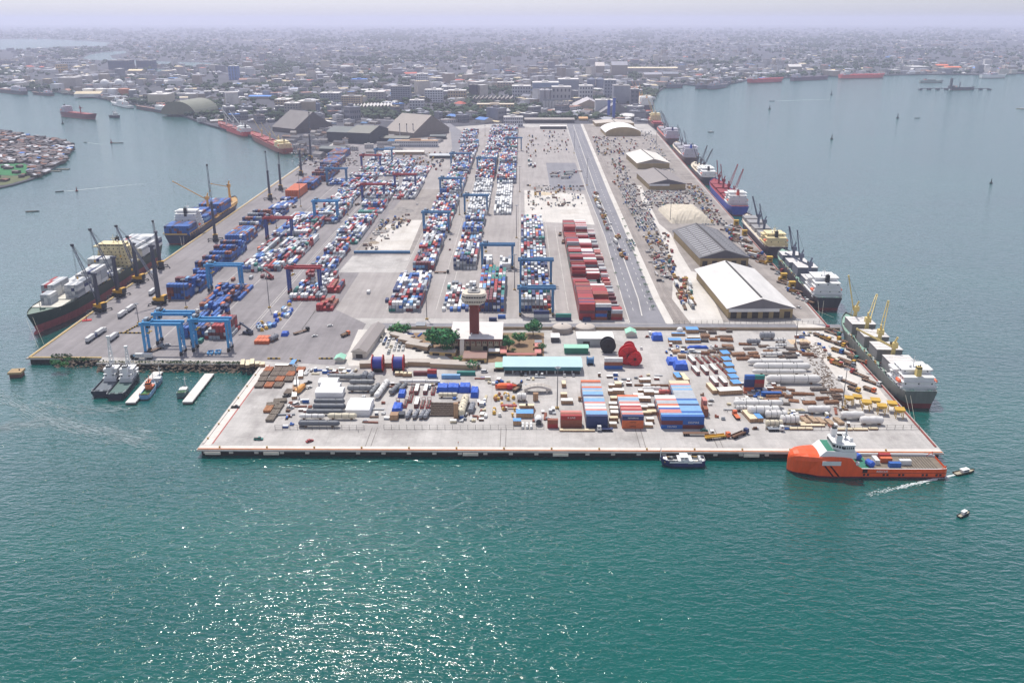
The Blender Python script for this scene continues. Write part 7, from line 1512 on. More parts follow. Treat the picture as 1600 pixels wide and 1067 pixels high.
for (x0, y0, x1, y1, lab) in ((418,561,438,561,"yellow and black barrier at the yard corner, left"),(453,561,470,565,"yellow and black barrier at the yard corner, right"),(498,561,520,561,"yellow and black barrier before the mint gatehouse"),(195,520,252,489,"long yellow barrier beside the quay crane lane"),(185,521,222,521,"yellow barrier left of the front gantry")):
    a, b = U(x0, y0), U(x1, y1); n = max(3, int((b-a).length/1.6)); m = MB()
    for i in range(n): p0, p1 = a.lerp(b, i/n), a.lerp(b, (i+1)/n); m.beam((p0.x,p0.y,.5),(p1.x,p1.y,.5),.6,1.0,i % 2)
    tag(m.build("barrier", [M("barrier_yellow", (186,152,50), .7), black]), lab, "barrier")
def stacker(px, py, an, col, lab):
    p = U(px, py); r = empty("reach_stacker", (p.x,p.y,.05), an, lab, "reach stacker"); cm = M("stacker_"+col[0], col[1], .5)
    b = MB().box(-4,3.2,-1.7,1.7,.9,2.2).box(-4.2,-2.4,-1.7,1.7,2.2,3.2).build("body", cm, r)
    for x in (-3, 2.4):
        for s_ in (-1, 1): MB().cyl((x,s_*1.3,.85),(x,s_*2.1,.85),.85,n=12).build("wheel", black, b)
    MB().box(-1.6,.4,-.9,.9,2.2,4.0).build("cab", dark, r); MB().beam((-3.2,0,3.6),(6.5,0,8.2),1.0,1.1).build("boom", cm, r); MB().box(5.8,7.2,-3,3,6.2,7.2).beam((6.5,-3,6.3),(6.5,-3,4.9),.3).beam((6.5,3,6.3),(6.5,3,4.9),.3).build("spreader", darksteel, r)
stacker(387,522,R(155),("slate", (66,74,92)),"dark reach stacker with raised boom right of the red stack"); stacker(421,436,R(150),("brick", (150,60,56)),"red reach stacker lifting its boom near the front red gantry")
for (x, y, lab) in ((329,553,"blue spreader frame on the ground under the right gantry, left one"),(341,552,"blue spreader frame on the ground under the right gantry, right one")): put(MB().box(-2,2,-3,-2.4,.8,1.8).box(-2,2,2.4,3,.8,1.8).box(-1.9,-1.3,-3,3,.8,1.6).box(1.3,1.9,-3,3,.8,1.6).cyl((-1,-2.7,0),(-1,-2.7,.8),.4,n=8).cyl((1,2.7,0),(1,2.7,.8),.4,n=8).cyl((1,-2.7,0),(1,-2.7,.8),.4,n=8).cyl((-1,2.7,0),(-1,2.7,.8),.4,n=8).build("spreader", M("gantry_blue")), x, y, R(10), lab, "spreader")
put(MB().box(-3.4,3.4,-2,2,0,.6).beam((0,-1,.6),(0,.4,3.4),.5).beam((-2,0,.6),(0,0,2.4),.3).build("scrap_pile", M("red_scrap", (176,48,50), .6)), 136, 501, R(20), "small red steel heap on the quay edge near the green ship's bow", "scrap")

# smaller goods filling the lanes of the cargo quay
rs = random.Random(41)
LANES = [((452,578,560,586),26,"between the blue reels and the yard barrier"),((604,600,690,609),14,"along the back of the red racks"),((680,622,760,660),22,"around the cream tanks"),((745,590,860,604),16,"before the pale blue shed"),((800,640,870,668),14,"by the mixer drum"),((930,585,1030,604),14,"behind the long bluish stack"),((1040,540,1120,556),18,"behind the red racks"),((1150,600,1260,630),26,"around the white columns"),((1180,640,1330,672),34,"among the lower white vessels"),((1240,520,1300,560),22,"beside the right quay lamp"),((440,628,486,668),16,"beside the stored vehicles"),((566,618,612,662),10,"right of the big white block"),((1010,512,1040,528),5,"by the cross road fence"),((1095,610,1150,660),8,"right of the blue-topped stack"),((600,520,668,540),8,"inside the curved compound")]
NAMEC = {"crate": 4, "pallet_load": 4, "pipe_stack": 3, "skid": 2}
for (x0, y0, x1, y1), n_, wh in LANES:
    k = 0
    for _ in range(n_*8):
        if k >= n_: break
        x, y = rs.uniform(x0, x1), rs.uniform(y0, y1); p_ = U(x, y)
        if not free(p_.x, p_.y, 1.1): continue
        k += 1; kd = rs.choices(list(NAMEC), list(NAMEC.values()))[0]; an_ = R(rs.choice([0,0,90,80])+rs.uniform(-5,5)); m = MB(); c_ = rs.choice(["white","cream","brown","light grey","rust","blue","grey"])
        if kd == "crate": w_, d, h = rs.uniform(1.6,4), rs.uniform(1.4,2.6), rs.uniform(1,2.4); m.box(-w_/2,w_/2,-d/2,d/2,.12,h).box(-w_/2-.05,w_/2+.05,-d/2-.05,d/2+.05,h,h+.12,1).box(-w_*.4,-w_*.3,-d/2,d/2,0,.12,2).box(w_*.3,w_*.4,-d/2,d/2,0,.12,2)
        elif kd == "pallet_load":
            for i in range(4): m.box(-1.1+(i % 2)*1.15,-.1+(i % 2)*1.15,-1.1+(i//2)*1.15,-.1+(i//2)*1.15,.15,rs.uniform(.6,1.5),0)
            m.box(-1.2,1.2,-1.2,1.2,0,.15,2)
        elif kd == "pipe_stack":
            L_ = rs.uniform(4,10)
            for i in range(4): m.cyl((-L_/2,-.6+i*.42,.35),(L_/2,-.6+i*.42,.35),.2,n=7)
            for i in range(3): m.cyl((-L_/2,-.4+i*.42,.7),(L_/2,-.4+i*.42,.7),.2,n=7)
            for s_ in (-.3,.3): m.box(L_*s_-.1,L_*s_+.1,-.9,.9,0,.16,2)
        else: m.box(-1.8,1.8,-.9,.9,.1,.35,2).cyl((-1.2,0,1),(1.0,0,1),.6,n=10).box(1.0,1.7,-.5,.5,.35,1.5,1)
        o = m.build(kd, [OBJ, white, M("dunnage")]); o.location = (p_.x,p_.y,.04); o.rotation_euler = (0,0,an_); o.color = C(c_); occupy(p_.x, p_.y, 1.3)
        tag(o, "%s %s %s" % (c_, kd.replace("_", " "), wh), {"crate": "crate", "pallet_load": "pallet", "pipe_stack": "pipes", "skid": "skid"}[kd], "small goods on the cargo quay")
# ---------------------------------------------------------------- big lorries with parts
def big_lorry(px, py, an, L, cabc, bedc, lab, load=None):
    p = U(px, py); r = empty("lorry", (p.x,p.y,.06), an, lab, "lorry", "large lorries"); occupy(p.x, p.y, 6); hl = L/2
    cb = MB().box(hl-2.4,hl,-1.25,1.25,.7,2.0).box(hl-2.3,hl-.15,-1.22,1.22,2.0,3.2).box(hl-3.4,hl-2.4,-.5,.5,.8,1.3).build("cab", M("cabpaint_"+cabc, PAL[cabc], .4), r)
    MB().box(hl-.13,hl-.05,-1.1,1.1,2.1,3.0).box(hl-1.6,hl-.6,-1.27,1.27,2.15,2.9).build("window", dark, cb)
    b = MB().box(-hl,hl-2.9,-1.25,1.25,1.2,1.6)
    if load == "sides":
        for s_ in (-1, 1): b.box(-hl,hl-2.9,s_*1.25-.06,s_*1.25+.06,1.6,2.3)
    b.build("trailer", M("bed_"+bedc, PAL[bedc], .6, var=.25, s=.6), r)
    for x in (hl-1.1,hl-3.3,hl-4.5,-hl+.9,-hl+2.1,-hl+3.3):
        for s_ in (-1, 1): MB().cyl((x,s_*.75,.5),(x,s_*1.24,.5),.52,n=10).build("wheel", black, r)
    if load and load != "sides":
        o = MB().box(-hl+.3,hl-3.2,-1.22,1.22,1.62,4.2).build("box_body", M("bodyp_"+load, PAL[load], .5), r); return r, o
    return r, None
G2 = "lorries on the front quay"
big_lorry(1091,680,0,17.5,"white","brown","brown-bedded flatbed lorry with white cab driving right on the front quay")
big_lorry(1121,685,R(14),15,"orange","yellow","yellow lorry angled on the front quay beside the patrol boat","sides")
big_lorry(1156,681,R(38),13,"navy","brown","brown-bedded lorry with dark blue cab turned away on the front quay","sides")
big_lorry(945,673,R(180),9,"white","navy","white-cabbed short lorry parked before the long bluish stack")
big_lorry(1212,673,0,9,"white","grey","white-cabbed grey lorry behind the fence at the mixing yard")
big_lorry(1150,652,R(96),8.5,"orange","orange","orange open lorry backing among workers in the goods yard")
r, body = big_lorry(222,561,R(180),15,"black","grey","lorry with white container with blue star emblem crossing before the front gantries", "white")
txt("MAERSK", (.8,1.24,2.9), 1.7, M("letter_blue", (96,120,150), .6), (R(90),0,R(180)), body)
m = MB().box(4.0,5.3,1.22,1.245,2.3,3.6); m.build("emblem", M("emblem_blue", (110,176,214), .5), body)
m = MB()
for k in range(7): t = 2*math.pi*k/7; m.add([(4.65+.5*math.cos(t),1.26,2.95+.5*math.sin(t)),(4.65+.14*math.cos(t+1.2),1.26,2.95+.14*math.sin(t+1.2)),(4.65+.14*math.cos(t-1.2),1.26,2.95+.14*math.sin(t-1.2))], [(0,1,2)])
m.build("star", white, body)
for (x, y, an, c_, lab) in ((143,532,89,"navy","lorry with white box nearest the green ship's bow, front one"),(158,522,88,"white","lorry with white box following the front one by the bow"),(178,530,89,"silver","lorry with white box right of the two at the bow"),(192,494,90,"white","pale green boxed lorry under the quay cranes, front one"),(205,485,89,"white","pale boxed lorry under the quay cranes, second one"),(239,459,92,"white","boxed lorry next to the tall quay-side stack"),(310,455,89,"white","grey boxed lorry beside the blue stack"),(318,444,89,"navy","navy boxed lorry ahead of the grey one by the blue stack")): big_lorry(x, y, R(an), 14, c_, "grey", lab, "white" if "navy boxed" not in lab else "navy")
for (x, y, an, k, c_, w_) in ((299,492,52,"flatbed","white","on the lane right of the blue quay-side stack"),(243,548,58,"flatbed","grey","parked under the front left gantry"),(262,540,5,"saloon","white","parked between the front gantries"),(516,510,15,"saloon","white","alone on the wide asphalt"),(492,526,30,"saloon","white","lower of two on the wide asphalt"),(471,520,50,"flatbed","black","turning on the wide asphalt"),(459,429,20,"saloon","white","under the front red gantry"),(559,321,55,"rigid","white","between the gantries in the left yard"),(460,325,70,"rigid","white","on the lane left of the blue gantry"),(540,525,60,"rigid","orange","by the compound entrance"),(637,429,0,"flatbed","white","left one of a pair crossing the centre yard"),(690,427,0,"flatbed","black","right one of a pair crossing the centre yard"),(703,375,85,"saloon","black","on the lane right of the left centre row, far one"),(703,391,85,"saloon","maroon","on the lane right of the left centre row, near one"),(652,320,70,"saloon","white","by the rubble heap"),(853,490,25,"tipper","yellow","near the control tower's right side"),(797,424,5,"saloon","white","at the foot of the blue gantry"),(875,368,80,"rigid","black","left of the red road-side stack, far one"),(880,380,80,"rigid","maroon","left of the red road-side stack, near one"),(1002,545,85,"saloon","white","behind the red reels"),(808,610,60,"rigid","black","below the blue-roofed shed"),(809,584,0,"saloon","silver","at the blue-roofed shed's front, far left"),(815,586,90,"saloon","black","at the blue-roofed shed's front, second"),(821,586,90,"saloon","silver","at the blue-roofed shed's front, third"),(838,587,90,"saloon","white","at the blue-roofed shed's front, fourth"),(847,587,85,"van","white","at the blue-roofed shed's front, fifth"),(882,587,85,"saloon","white","at the blue-roofed shed's front, sixth"),(896,587,85,"saloon","silver","at the blue-roofed shed's front, far right"),(757,582,0,"van","white","by the dark tin shed"),(592,521,30,"saloon","white","beside the grey storehouse"),(643,541,-10,"saloon","black","first in the dark line by the curved store row"),(649,546,-10,"saloon","black","second in the dark line by the curved store row"),(654,549,-10,"saloon","black","third in the dark line by the curved store row"),(667,552,-10,"saloon","black","fourth in the dark line by the curved store row"),(404,687,0,"pickup","teal","alone on the bare left end of the cargo quay"),(368,637,5,"pickup","black","alone at the short left quay edge"),(448,620,30,"pickup","black","beside the brown steel bundles"),(484,690,40,"saloon","red","as a tiny speck on the front quay"),(1100,673.5,0,"saloon","teal","by the orange stack at the front fence"),(905,230,88,"saloon","white","alone on the far main road")):
    p = U(x, y); vehicle(k, p.x, p.y, R(an), c_, w_, "vehicles around the port", True)
for i in range(18):
    x = 452+rg.uniform(0,34); y = 645-(x-452)*1.4+rg.uniform(-4,6); p = U(x, y); vehicle(rg.choice(["van","saloon","pickup"]), p.x, p.y, R(rg.uniform(40,80)), rg.choice(["white","white","silver","black"]), "in the line of stored vehicles left of the dark cylinders", "stored vehicles on the cargo quay")
# ---------------------------------------------------------------- crowded vehicle lots
CARP = {"saloon": 60, "van": 16, "pickup": 14}; MIXP = {"saloon": 40, "van": 14, "pickup": 10, "rigid": 16, "flatbed": 14, "tipper": 8}; TRK = {"flatbed": 36, "rigid": 30, "tipper": 22, "box": 18, "tanker": 4}
VG = "vehicles in the lots right of the road"
zone([(984,328),(1014,328),(1027,360),(998,362)],108,CARP,"in the packed lot by the dark grey warehouse",VG,1)
zone([(966,288),(990,288),(996,324),(978,325)],108,CARP,"in the packed lot by the brownish warehouse",VG,2)
zone([(953,252),(972,248),(986,284),(962,290)],61,MIXP,"in the lot beside the rails, level with the cream-white warehouse",VG,3)
zone([(1006,366),(1044,366),(1056,440),(1032,440)],80,MIXP,"in the jumbled lot left of the white dusty lane",VG,4)
zone([(1050,362),(1066,362),(1090,410),(1076,412)],37,MIXP,"lined along the left wall of the dark grey warehouse",VG,5)
zone([(1003,300),(1092,298),(1098,318),(1006,322)],141,CARP,"massed in front of the brownish warehouse",VG,6)
zone([(925,214),(1000,216),(992,240),(935,244)],103,MIXP,"in the lot before the arched white warehouse",VG,7)
zone([(1000,204),(1016,206),(1058,272),(1040,280)],83,CARP,"on the apron right of the far warehouses",VG,8)
zone([(1074,292),(1094,292),(1136,352),(1112,352)],80,MIXP,"on the quay beside the bright blue ship",VG,9)
zone([(1128,358),(1146,352),(1202,412),(1186,414)],26,TRK,"queuing beside the cream-housed ship",VG,10,R(128))
zone([(1204,414),(1216,408),(1268,478),(1250,484)],24,MIXP,"queuing beside the dark-hulled ship",VG,11,R(124))
zone([(1252,492),(1292,504),(1385,606),(1340,628)],22,{"flatbed": 5, "rigid": 5, "tipper": 3},"parked on the quay by the grey-green ship",VG,12,R(124))
zone([(1052,440),(1074,436),(1090,484),(1066,484)],23,TRK,"standing on the white dusty lot by the huge white warehouse",VG,13)
zone([(925,298),(931,298),(955,364),(947,364)],20,TRK,"filed along the left side of the main road",VG,14,R(98),.03)
zone([(960,370),(966,372),(976,404),(970,404)],8,TRK,"in the file along the middle of the main road",VG,15,R(98),.03)
zone([(978,376),(988,376),(992,392),(984,392)],25,CARP,"parked on the verge by the main road",VG,16)
zone([(862,268),(904,266),(908,280),(866,280)],10,{"box": 1, "flatbed": 1},"in the trailer row on the dark pad",VG,17,R(2),.03)
zone([(826,250),(842,250),(842,264),(826,264)],8,{"box": 1},"in the trailer row on the pale lane",VG,18,R(84),.03)
zone([(826,288),(910,292),(914,322),(822,330)],71,MIXP,"scattered on the white gravel pad",VG,19)
zone([(850,205),(886,206),(890,240),(850,242)],61,MIXP,"in the lorry park at the yard's far end",VG,20)
zone([(822,212),(842,212),(840,246),(822,246)],32,MIXP,"on the pale lane at the yard's far end",VG,21)
zone([(630,238),(700,240),(690,268),(628,262)],80,MIXP,"in the park before the white office block",VG,22)
zone([(440,238),(520,246),(500,262),(455,262)],37,MIXP,"at the far end of the left quay",VG,23)
zone([(590,345),(640,340),(640,352),(585,365)],32,MIXP,"beside the rubble heap in the work site",VG,24)
zone([(1056,350),(1110,330),(1118,345),(1112,352)],32,CARP,"around the beige covered heap",VG,25)
zone([(596,530),(620,520),(636,545),(610,556)],25,CARP,"in the walled compound behind the blue reels",VG,26)
zone([(940,330),(946,332),(956,360),(950,362)],11,CARP,"driving on the main road",VG,27,R(98),.03)
# rubble heap and soil heaps
def heap(px, py, rx, ry, h, rgb, lab, seed):
    rg = random.Random(seed); n = 14; V = []
    for j in range(n+1):
        for i in range(n+1):
            u, v = -1+2*i/n, -1+2*j/n; d = math.hypot(u, v); V.append((u*rx, v*ry, max(-.05, (1-d**1.5)*h*(1+rg.uniform(-.18,.18))+rg.uniform(-.15,.15))))
    m = MB().add(V, [(j*(n+1)+i, j*(n+1)+i+1, (j+1)*(n+1)+i+1, (j+1)*(n+1)+i) for j in range(n) for i in range(n)]); p = U(px, py)
    tag(m.build("rubble_heap", M("heap_%d" % rgb[0], rgb, .95, var=.25, s=.3, bump=.4), loc=(p.x,p.y,.06)), lab, "heap")
heap(628,330,16,14,4,(150,144,140),"grey rubble heap at the far end of the work site",1); heap(600,362,6,10,2,(150,120,100),"brown soil heap at the left of the work site",2); heap(584,380,6,5,2.4,(176,160,140),"pale heap with debris before the blue girder",3); heap(838,294,9,10,2.5,(150,140,124),"brown heap on the gravel pad, left",4); heap(850,303,11,12,2,(206,190,164),"sandy heap on the gravel pad, right",5); heap(1250,534,8,5,.8,(204,180,150),"sand patch on the quay by the lamp mast",6); heap(632,345,8,8,2.5,(140,124,110),"brown heap beside the rubble in the work site",7)
mb = MB(); rg2 = random.Random(77)
for i in range(420):
    z_ = rg2.choice([((1262,545),(1300,600)),((1280,580),(1318,640)),((1265,535),(1290,560))]); t = rg2.random(); x = z_[0][0]+(z_[1][0]-z_[0][0])*t+rg2.uniform(-12,12); y = z_[0][1]+(z_[1][1]-z_[0][1])*t; p = U(x, y); q = rg2.uniform(.3,1.4); a_ = rg2.uniform(0,3)
    d = Vector((math.cos(a_),math.sin(a_),0))*q; mb.beam((p.x-d.x,p.y-d.y,.2), (p.x+d.x,p.y+d.y,.2), rg2.uniform(.2,.5), .3)
for (q, cnt) in (([(925,212),(1016,204),(1060,276),(962,296)],110),([(968,284),(1010,296),(1090,296),(1085,325),(985,330)],330),([(1000,366),(1040,366),(1056,430),(1050,440),(1028,440)],130),([(1090,292),(1130,345),(1200,410),(1180,412),(1100,330)],60),([(822,290),(912,292),(914,322),(822,330)],110),([(560,392),(600,345),(640,335),(630,350),(590,392)],90),([(440,236),(560,236),(560,262),(480,262)],220),([(1012,232),(1050,280),(1090,292),(1060,296)],60)):
    P = [tuple(U(*v)[:2]) for v in q]; xs = [v[0] for v in P]; ys = [v[1] for v in P]; k = 0
    for _ in range(cnt*4):
        if k >= cnt: break
        x, y = rg2.uniform(min(xs),max(xs)), rg2.uniform(min(ys),max(ys))
        if not inpoly(x, y, P) or not free(x, y, 1.2): continue
        k += 2; a_ = rg2.choice([.1,1.5,1.7])+rg2.uniform(-.2,.2); h = rg2.uniform(.5,2.2); d = Vector((math.cos(a_),math.sin(a_),0))*rg2.uniform(1,3.6); mb.beam((x-d.x,y-d.y,h/2+.06),(x+d.x,y+d.y,h/2+.06),rg2.uniform(.8,2.2),h,rg2.choice([0,1,2,2,3]))
o = mb.build("debris", [M("debris_tan", (128,112,98), .9, var=.35, s=.6), M("debris_dark", (86,82,84), .8, var=.3), M("debris_pale", (180,176,172), .7, var=.2), M("debris_rust", (128,100,86), .8, var=.3)]); o["kind"] = "stuff"; o["label"] = "loose scrap, pallets and dunnage strewn over the lots"; o["category"] = "debris"
# ---------------------------------------------------------------- lamp masts
def lamp(px, py, top, lab, far=False):
    p = U(px, py); h = (py-top)/S(py)*1.03; r = empty("lamp_mast", (p.x,p.y,.05), 0, lab, "lamp mast", "lamp masts in the port")
    MB().cyl((0,0,0),(0,0,h),.38,.2,n=8).build("pole", M("mast_steel", (128,126,126), .5, .2), r); MB().box(-1.1,1.1,-1.1,1.1,0,.9).build("base", M("mast_base", (176,146,84), .8), r)
    hd = MB().cyl((0,0,h-.2),(0,0,h+.1),1.2,n=10).beam((-2,0,h),(2,0,h),.2).build("head", steel, r)
    for k in range(6): t = k*math.pi/3; MB().box(1.5*math.cos(t)-.35,1.5*math.cos(t)+.35,1.5*math.sin(t)-.35,1.5*math.sin(t)+.35,h-.5,h-.1).build("lamp", M("lamp_glass", (196,200,204), .3), hd)
for a_ in ((421,481,418,"lamp mast on the asphalt left of the front red gantry"),(667,499,452,"lamp mast by the road wall left of the tower"),(804,453,398,"lamp mast between the tower row and the long row"),(870.5,638,571,"lamp mast with twin head among the goods before the blue-roofed shed"),(1242,545,498,"lamp mast beside the white columns at the right quay"),(1315.5,638,574,"lamp mast by the yellow hoppers"),(465,614,568,"lamp mast beside the coloured lifeboat"),(291,481,436,"lamp mast before the blue stacks left of the gantry"),(217,505,474,"slim lamp mast on the quay crane lane"),(470,323,270,"lamp mast left of the tall blue gantry"),(543,336,296,"lamp mast between the blue and red gantries"),(718,336,300,"lamp mast beside the pale rows"),(807,372,322,"lamp mast at the left of the gravel pad, near one"),(812,300,262,"lamp mast at the left of the gravel pad, far one"),(758,213,197,"lamp mast at the far end, T-shaped head"),(743,226,207,"lamp mast at the far end, left one"),(917,290,250,"lamp mast on the main road kerb"),(897,240,208,"lamp mast on the far main road kerb"),(432,357,325,"lamp mast behind the left red gantry"),(610,258,234,"lamp mast by the far blue gantry"),(1025,232,205,"lamp mast beside the arched warehouse"),(1047,346,306,"lamp mast at the corner of the beige heap")): lamp(*a_)
# ---------------------------------------------------------------- trees
LEAF = [M("leaf_dark", (26,88,50), .8, var=.35, s=.4), M("leaf_mid", (38,120,60), .8, var=.35, s=.4), M("leaf_light", (84,128,58), .8, var=.3, s=.4)]
BARK = M("bark", (84,68,54), .9)
def tree(px, py, h, w_, lab, n=900, tone=0, seed=1, z=.04):
    rg = random.Random(seed); p = U(px, py); r = empty("tree", (p.x,p.y,z), 0, lab, "tree", "trees in the port"); occupy(p.x, p.y, w_*.3)
    t = MB().cyl((0,0,0),(0,0,h*.45),h*.035,h*.022,n=8); tips = []
    for k in range(8):
        a = k*.8+rg.uniform(-.3,.3); z0 = h*rg.uniform(.22,.42); e = Vector((math.cos(a)*w_*.34,math.sin(a)*w_*.34,h*rg.uniform(.5,.85))); t.cyl((0,0,z0),e,h*.018,h*.006,n=6); tips.append(e)
    t.build("trunk", BARK, r)
    m = MB(); cl = [(e+Vector((rg.uniform(-1,1)*w_*.1,rg.uniform(-1,1)*w_*.1,rg.uniform(-.02,.1)*h)), w_*rg.uniform(.14,.24)) for e in tips for _ in range(3)]+[(Vector((rg.uniform(-.15,.15)*w_,rg.uniform(-.15,.15)*w_,h*rg.uniform(.6,.9))), w_*.22) for _ in range(5)]
    for i in range(n):
        c_, q = cl[rg.randrange(len(cl))]; d = Vector((rg.gauss(0,1),rg.gauss(0,1),rg.gauss(0,.8))).normalized()*q*rg.uniform(.65,1.05); o_ = c_+d
        u = Vector((rg.gauss(0,1),rg.gauss(0,1),rg.gauss(0,.5))).normalized(); v = u.cross(d.normalized()+Vector((0,0,.3))).normalized(); s_ = w_*rg.uniform(.025,.055)
        m.add([o_-u*s_*1.6,o_+v*s_,o_+u*s_*1.6,o_-v*s_], [(0,1,2,3)], rg.choices([0,1,2],[5,4,1] if tone == 0 else [2,5,4])[0])
    m.build("crown", LEAF, r)
for a_ in ((691,548,15,21,"big dark spreading tree left of the control tower",2200,0,3),(688,543,10,14,"smaller dark tree merging into the big spreading one",900,0,33),(625,519,5,14,"pale green bush at the corner of the compound",700,1,4),(833,524,10.5,12,"round dense tree right of the control tower by the road",1100,0,5),(811,538,8,10,"yellow-green tree in the bare garden",800,1,6),(795,549,10,8,"narrow dark tree beside the tower building",800,0,7),(789,536,6,7,"small tree behind the narrow dark one",500,0,8),(847,549,6,6,"small dark shrub beside the salmon cabins",400,0,9),(739,575,4,9,"low dark bush on the rusty shed's edge",400,0,10),(716,565,3,7,"low shrub before the tower steps",300,1,11),(699,552,6,8,"thin grey-green tree right of the big spreading one",350,1,12),(802,552,4,4,"bright green bush in the garden",300,1,13),(88,572,4,7,"dark mangrove bush on the far left of the bank",500,0,14),(100,573,3,6,"bright bush beside the mangrove on the bank",400,1,15),(106,568,5,4,"small reddish bush at the quay corner",200,1,16)): tree(*a_)
for i in range(13):
    t = i/12; x, y = 1018+(971-1018)*t, 483+(345-483)*t; tree(x+2, y, 3.2, 4.2, "small round verge tree along the main road, %s from the near end" % od(i+1), 120, 0, 50+i, .1)
for i in range(7):
    t = i/6; x, y = 965+(938-965)*t, 452+(318-452)*t; tree(x+1, y, 2.8, 3.6, "small round tree on the left kerb of the road, %s from the near end" % od(i+1), 100, 0, 80+i, .1)
# ---------------------------------------------------------------- people
def person_mesh():
    m = bpy.data.meshes.new("person"); J = [(0,0,.95),(0,0,1.2),(0,0,1.42),(0,0,1.52),(0,0,1.66),(.09,0,.88),(.11,.04,.48),(.12,-.02,.05),(-.09,0,.88),(-.11,-.06,.48),(-.12,-.1,.05),(.2,0,1.4),(.26,.03,1.12),(.25,-.1,.88),(-.2,0,1.4),(-.26,-.02,1.12),(-.25,-.12,.9)]
    E = [(0,1),(1,2),(2,3),(3,4),(0,5),(5,6),(6,7),(0,8),(8,9),(9,10),(2,11),(11,12),(12,13),(2,14),(14,15),(15,16)]
    m.from_pydata(J, E, []); o = bpy.data.objects.new("person", m); COL.objects.link(o); md = o.modifiers.new("skin", 'SKIN')
    rad = [.14,.14,.15,.06,.11,.09,.065,.05,.09,.065,.05,.06,.045,.035,.06,.045,.035]
    for v, q in zip(m.skin_vertices[0].data, rad): v.radius = (q, q*.85)
    m.skin_vertices[0].data[0].use_root = True; s_ = o.modifiers.new("sub", 'SUBSURF'); s_.levels = 1
    dg = bpy.context.evaluated_depsgraph_get(); me = bpy.data.meshes.new_from_object(o.evaluated_get(dg)); bpy.data.objects.remove(o)
    me.materials.clear(); me.materials.append(M("work_trousers", (44,46,60), .8)); me.materials.append(M("skin_brown", (96,62,46), .6)); me.materials.append(OBJ)
    for f in me.polygons: z = f.center.z; f.material_index = 1 if z > 1.5 or (abs(f.center.x) > .2 and z < 1.12) else 2 if z > .93 else 0
    return me
PM_ = person_mesh()
for i, (x, y, c_, lab) in enumerate(((1112.5,630,"black","person in dark clothing standing alone in the middle of the goods yard"),(1131,643,"white","person in a white shirt, left of three standing by the orange lorry"),(1134,643.5,"navy","person in a dark shirt, middle of three standing by the orange lorry"),(1136.5,645,"black","person in dark clothing, right of three standing by the orange lorry"),(1001,544,"white","person in a white shirt standing by the smaller red reel"),(716,694,"orange","person in an orange top on the empty front quay"),(560,676,"black","person in dark clothing at the gap in the front fence"),(1337,574,"black","person in dark clothing between lorries on the right quay"),(1342,600,"white","person in a white shirt between lorries on the right quay"))):
    p = U(x, y); o = bpy.data.objects.new("person", PM_); COL.objects.link(o); o.location = (p.x,p.y,.05); o.rotation_euler = (0,0,i*1.3); o.color = C(c_); o.scale = (1.05,)*3; tag(o, lab, "person")
# ---------------------------------------------------------------- shanty island
rg = random.Random(21); SH = []
def hut_mesh(v):
    m = MB(); roof_mesh(m.box(-4,4,-3,3,0,2.6,1), 4, 3, 2.9, 4.0, .5, 'x' if v else 'y', 0, 1); 
    o = m.build("hut", [OBJR, M("shack_board", (92,80,72), .9, var=.3, s=.4)]); d = o.data; bpy.data.objects.remove(o); return d
HM = [hut_mesh(0), hut_mesh(1)]
ROOF = [((104,92,92),30,"rust-grey"),((140,138,144),16,"pale grey"),((200,200,204),9,"whitish"),((66,62,68),34,"dark"),((128,86,70),12,"rusty brown"),((70,120,190),3,"blue")]
isl = []
tries = 0
while len(isl) < 420 and tries < 9000:
    tries += 1; px = rg.uniform(-6,112); py = rg.uniform(203,286); p = U(px, py, -2.4)
    if not inpoly(p.x, p.y, [(a, b) for a, b in ISL]) : continue
    if py > 256 and px < 50 and rg.random() < .93: continue
    if any((a-p.x)**2+(b-p.y)**2 < 42 for a, b in isl): continue
    isl.append((p.x, p.y))
isl.sort(key=lambda t: t[1])
massh = MB()
for i, (x, y) in enumerate(isl):
    c_ = rg.choices(ROOF, [r_[1] for r_ in ROOF])[0]; s_ = rg.uniform(.9,1.7); an = rg.choice([0,.3,-.4,1.2])+rg.uniform(-.2,.2)
    if i < 220:
        o = bpy.data.objects.new("shack", HM[i % 2]); COL.objects.link(o); o.location = (x,y,-2.4); o.rotation_euler = (0,0,an); o.scale = (s_,s_*rg.uniform(.8,1.2),rg.uniform(.9,1.3)); o.color = (*lin(c_[0]),1)
        q = PX(x, y); tag(o, "%s-roofed shack on the %s of the shanty island" % (c_[2], "shore tip" if q[0] > 82 else "green clearing's edge" if q[1] > 250 else "left part" if q[0] < 30 else "middle"), "shack", "shacks on the shanty island")
    else:
        me = HM[i % 2]; T = Matrix.Translation((x,y,-2.4)) @ Matrix.Rotation(an,4,'Z') @ Matrix.Scale(s_,4); k = ROOF.index(c_)
        massh.add([T @ v.co for v in me.vertices], [list(f.vertices) for f in me.polygons], [6 if f.material_index else k for f in me.polygons])
o = massh.build("crowded_shacks", [M("shroof_%d" % i, r_[0], .8, var=.25, s=.1) for i, r_ in enumerate(ROOF)]+[M("shack_board")]); o["kind"] = "stuff"; o["label"] = "mass of shacks on the far side of the shanty island"; o["category"] = "shacks"
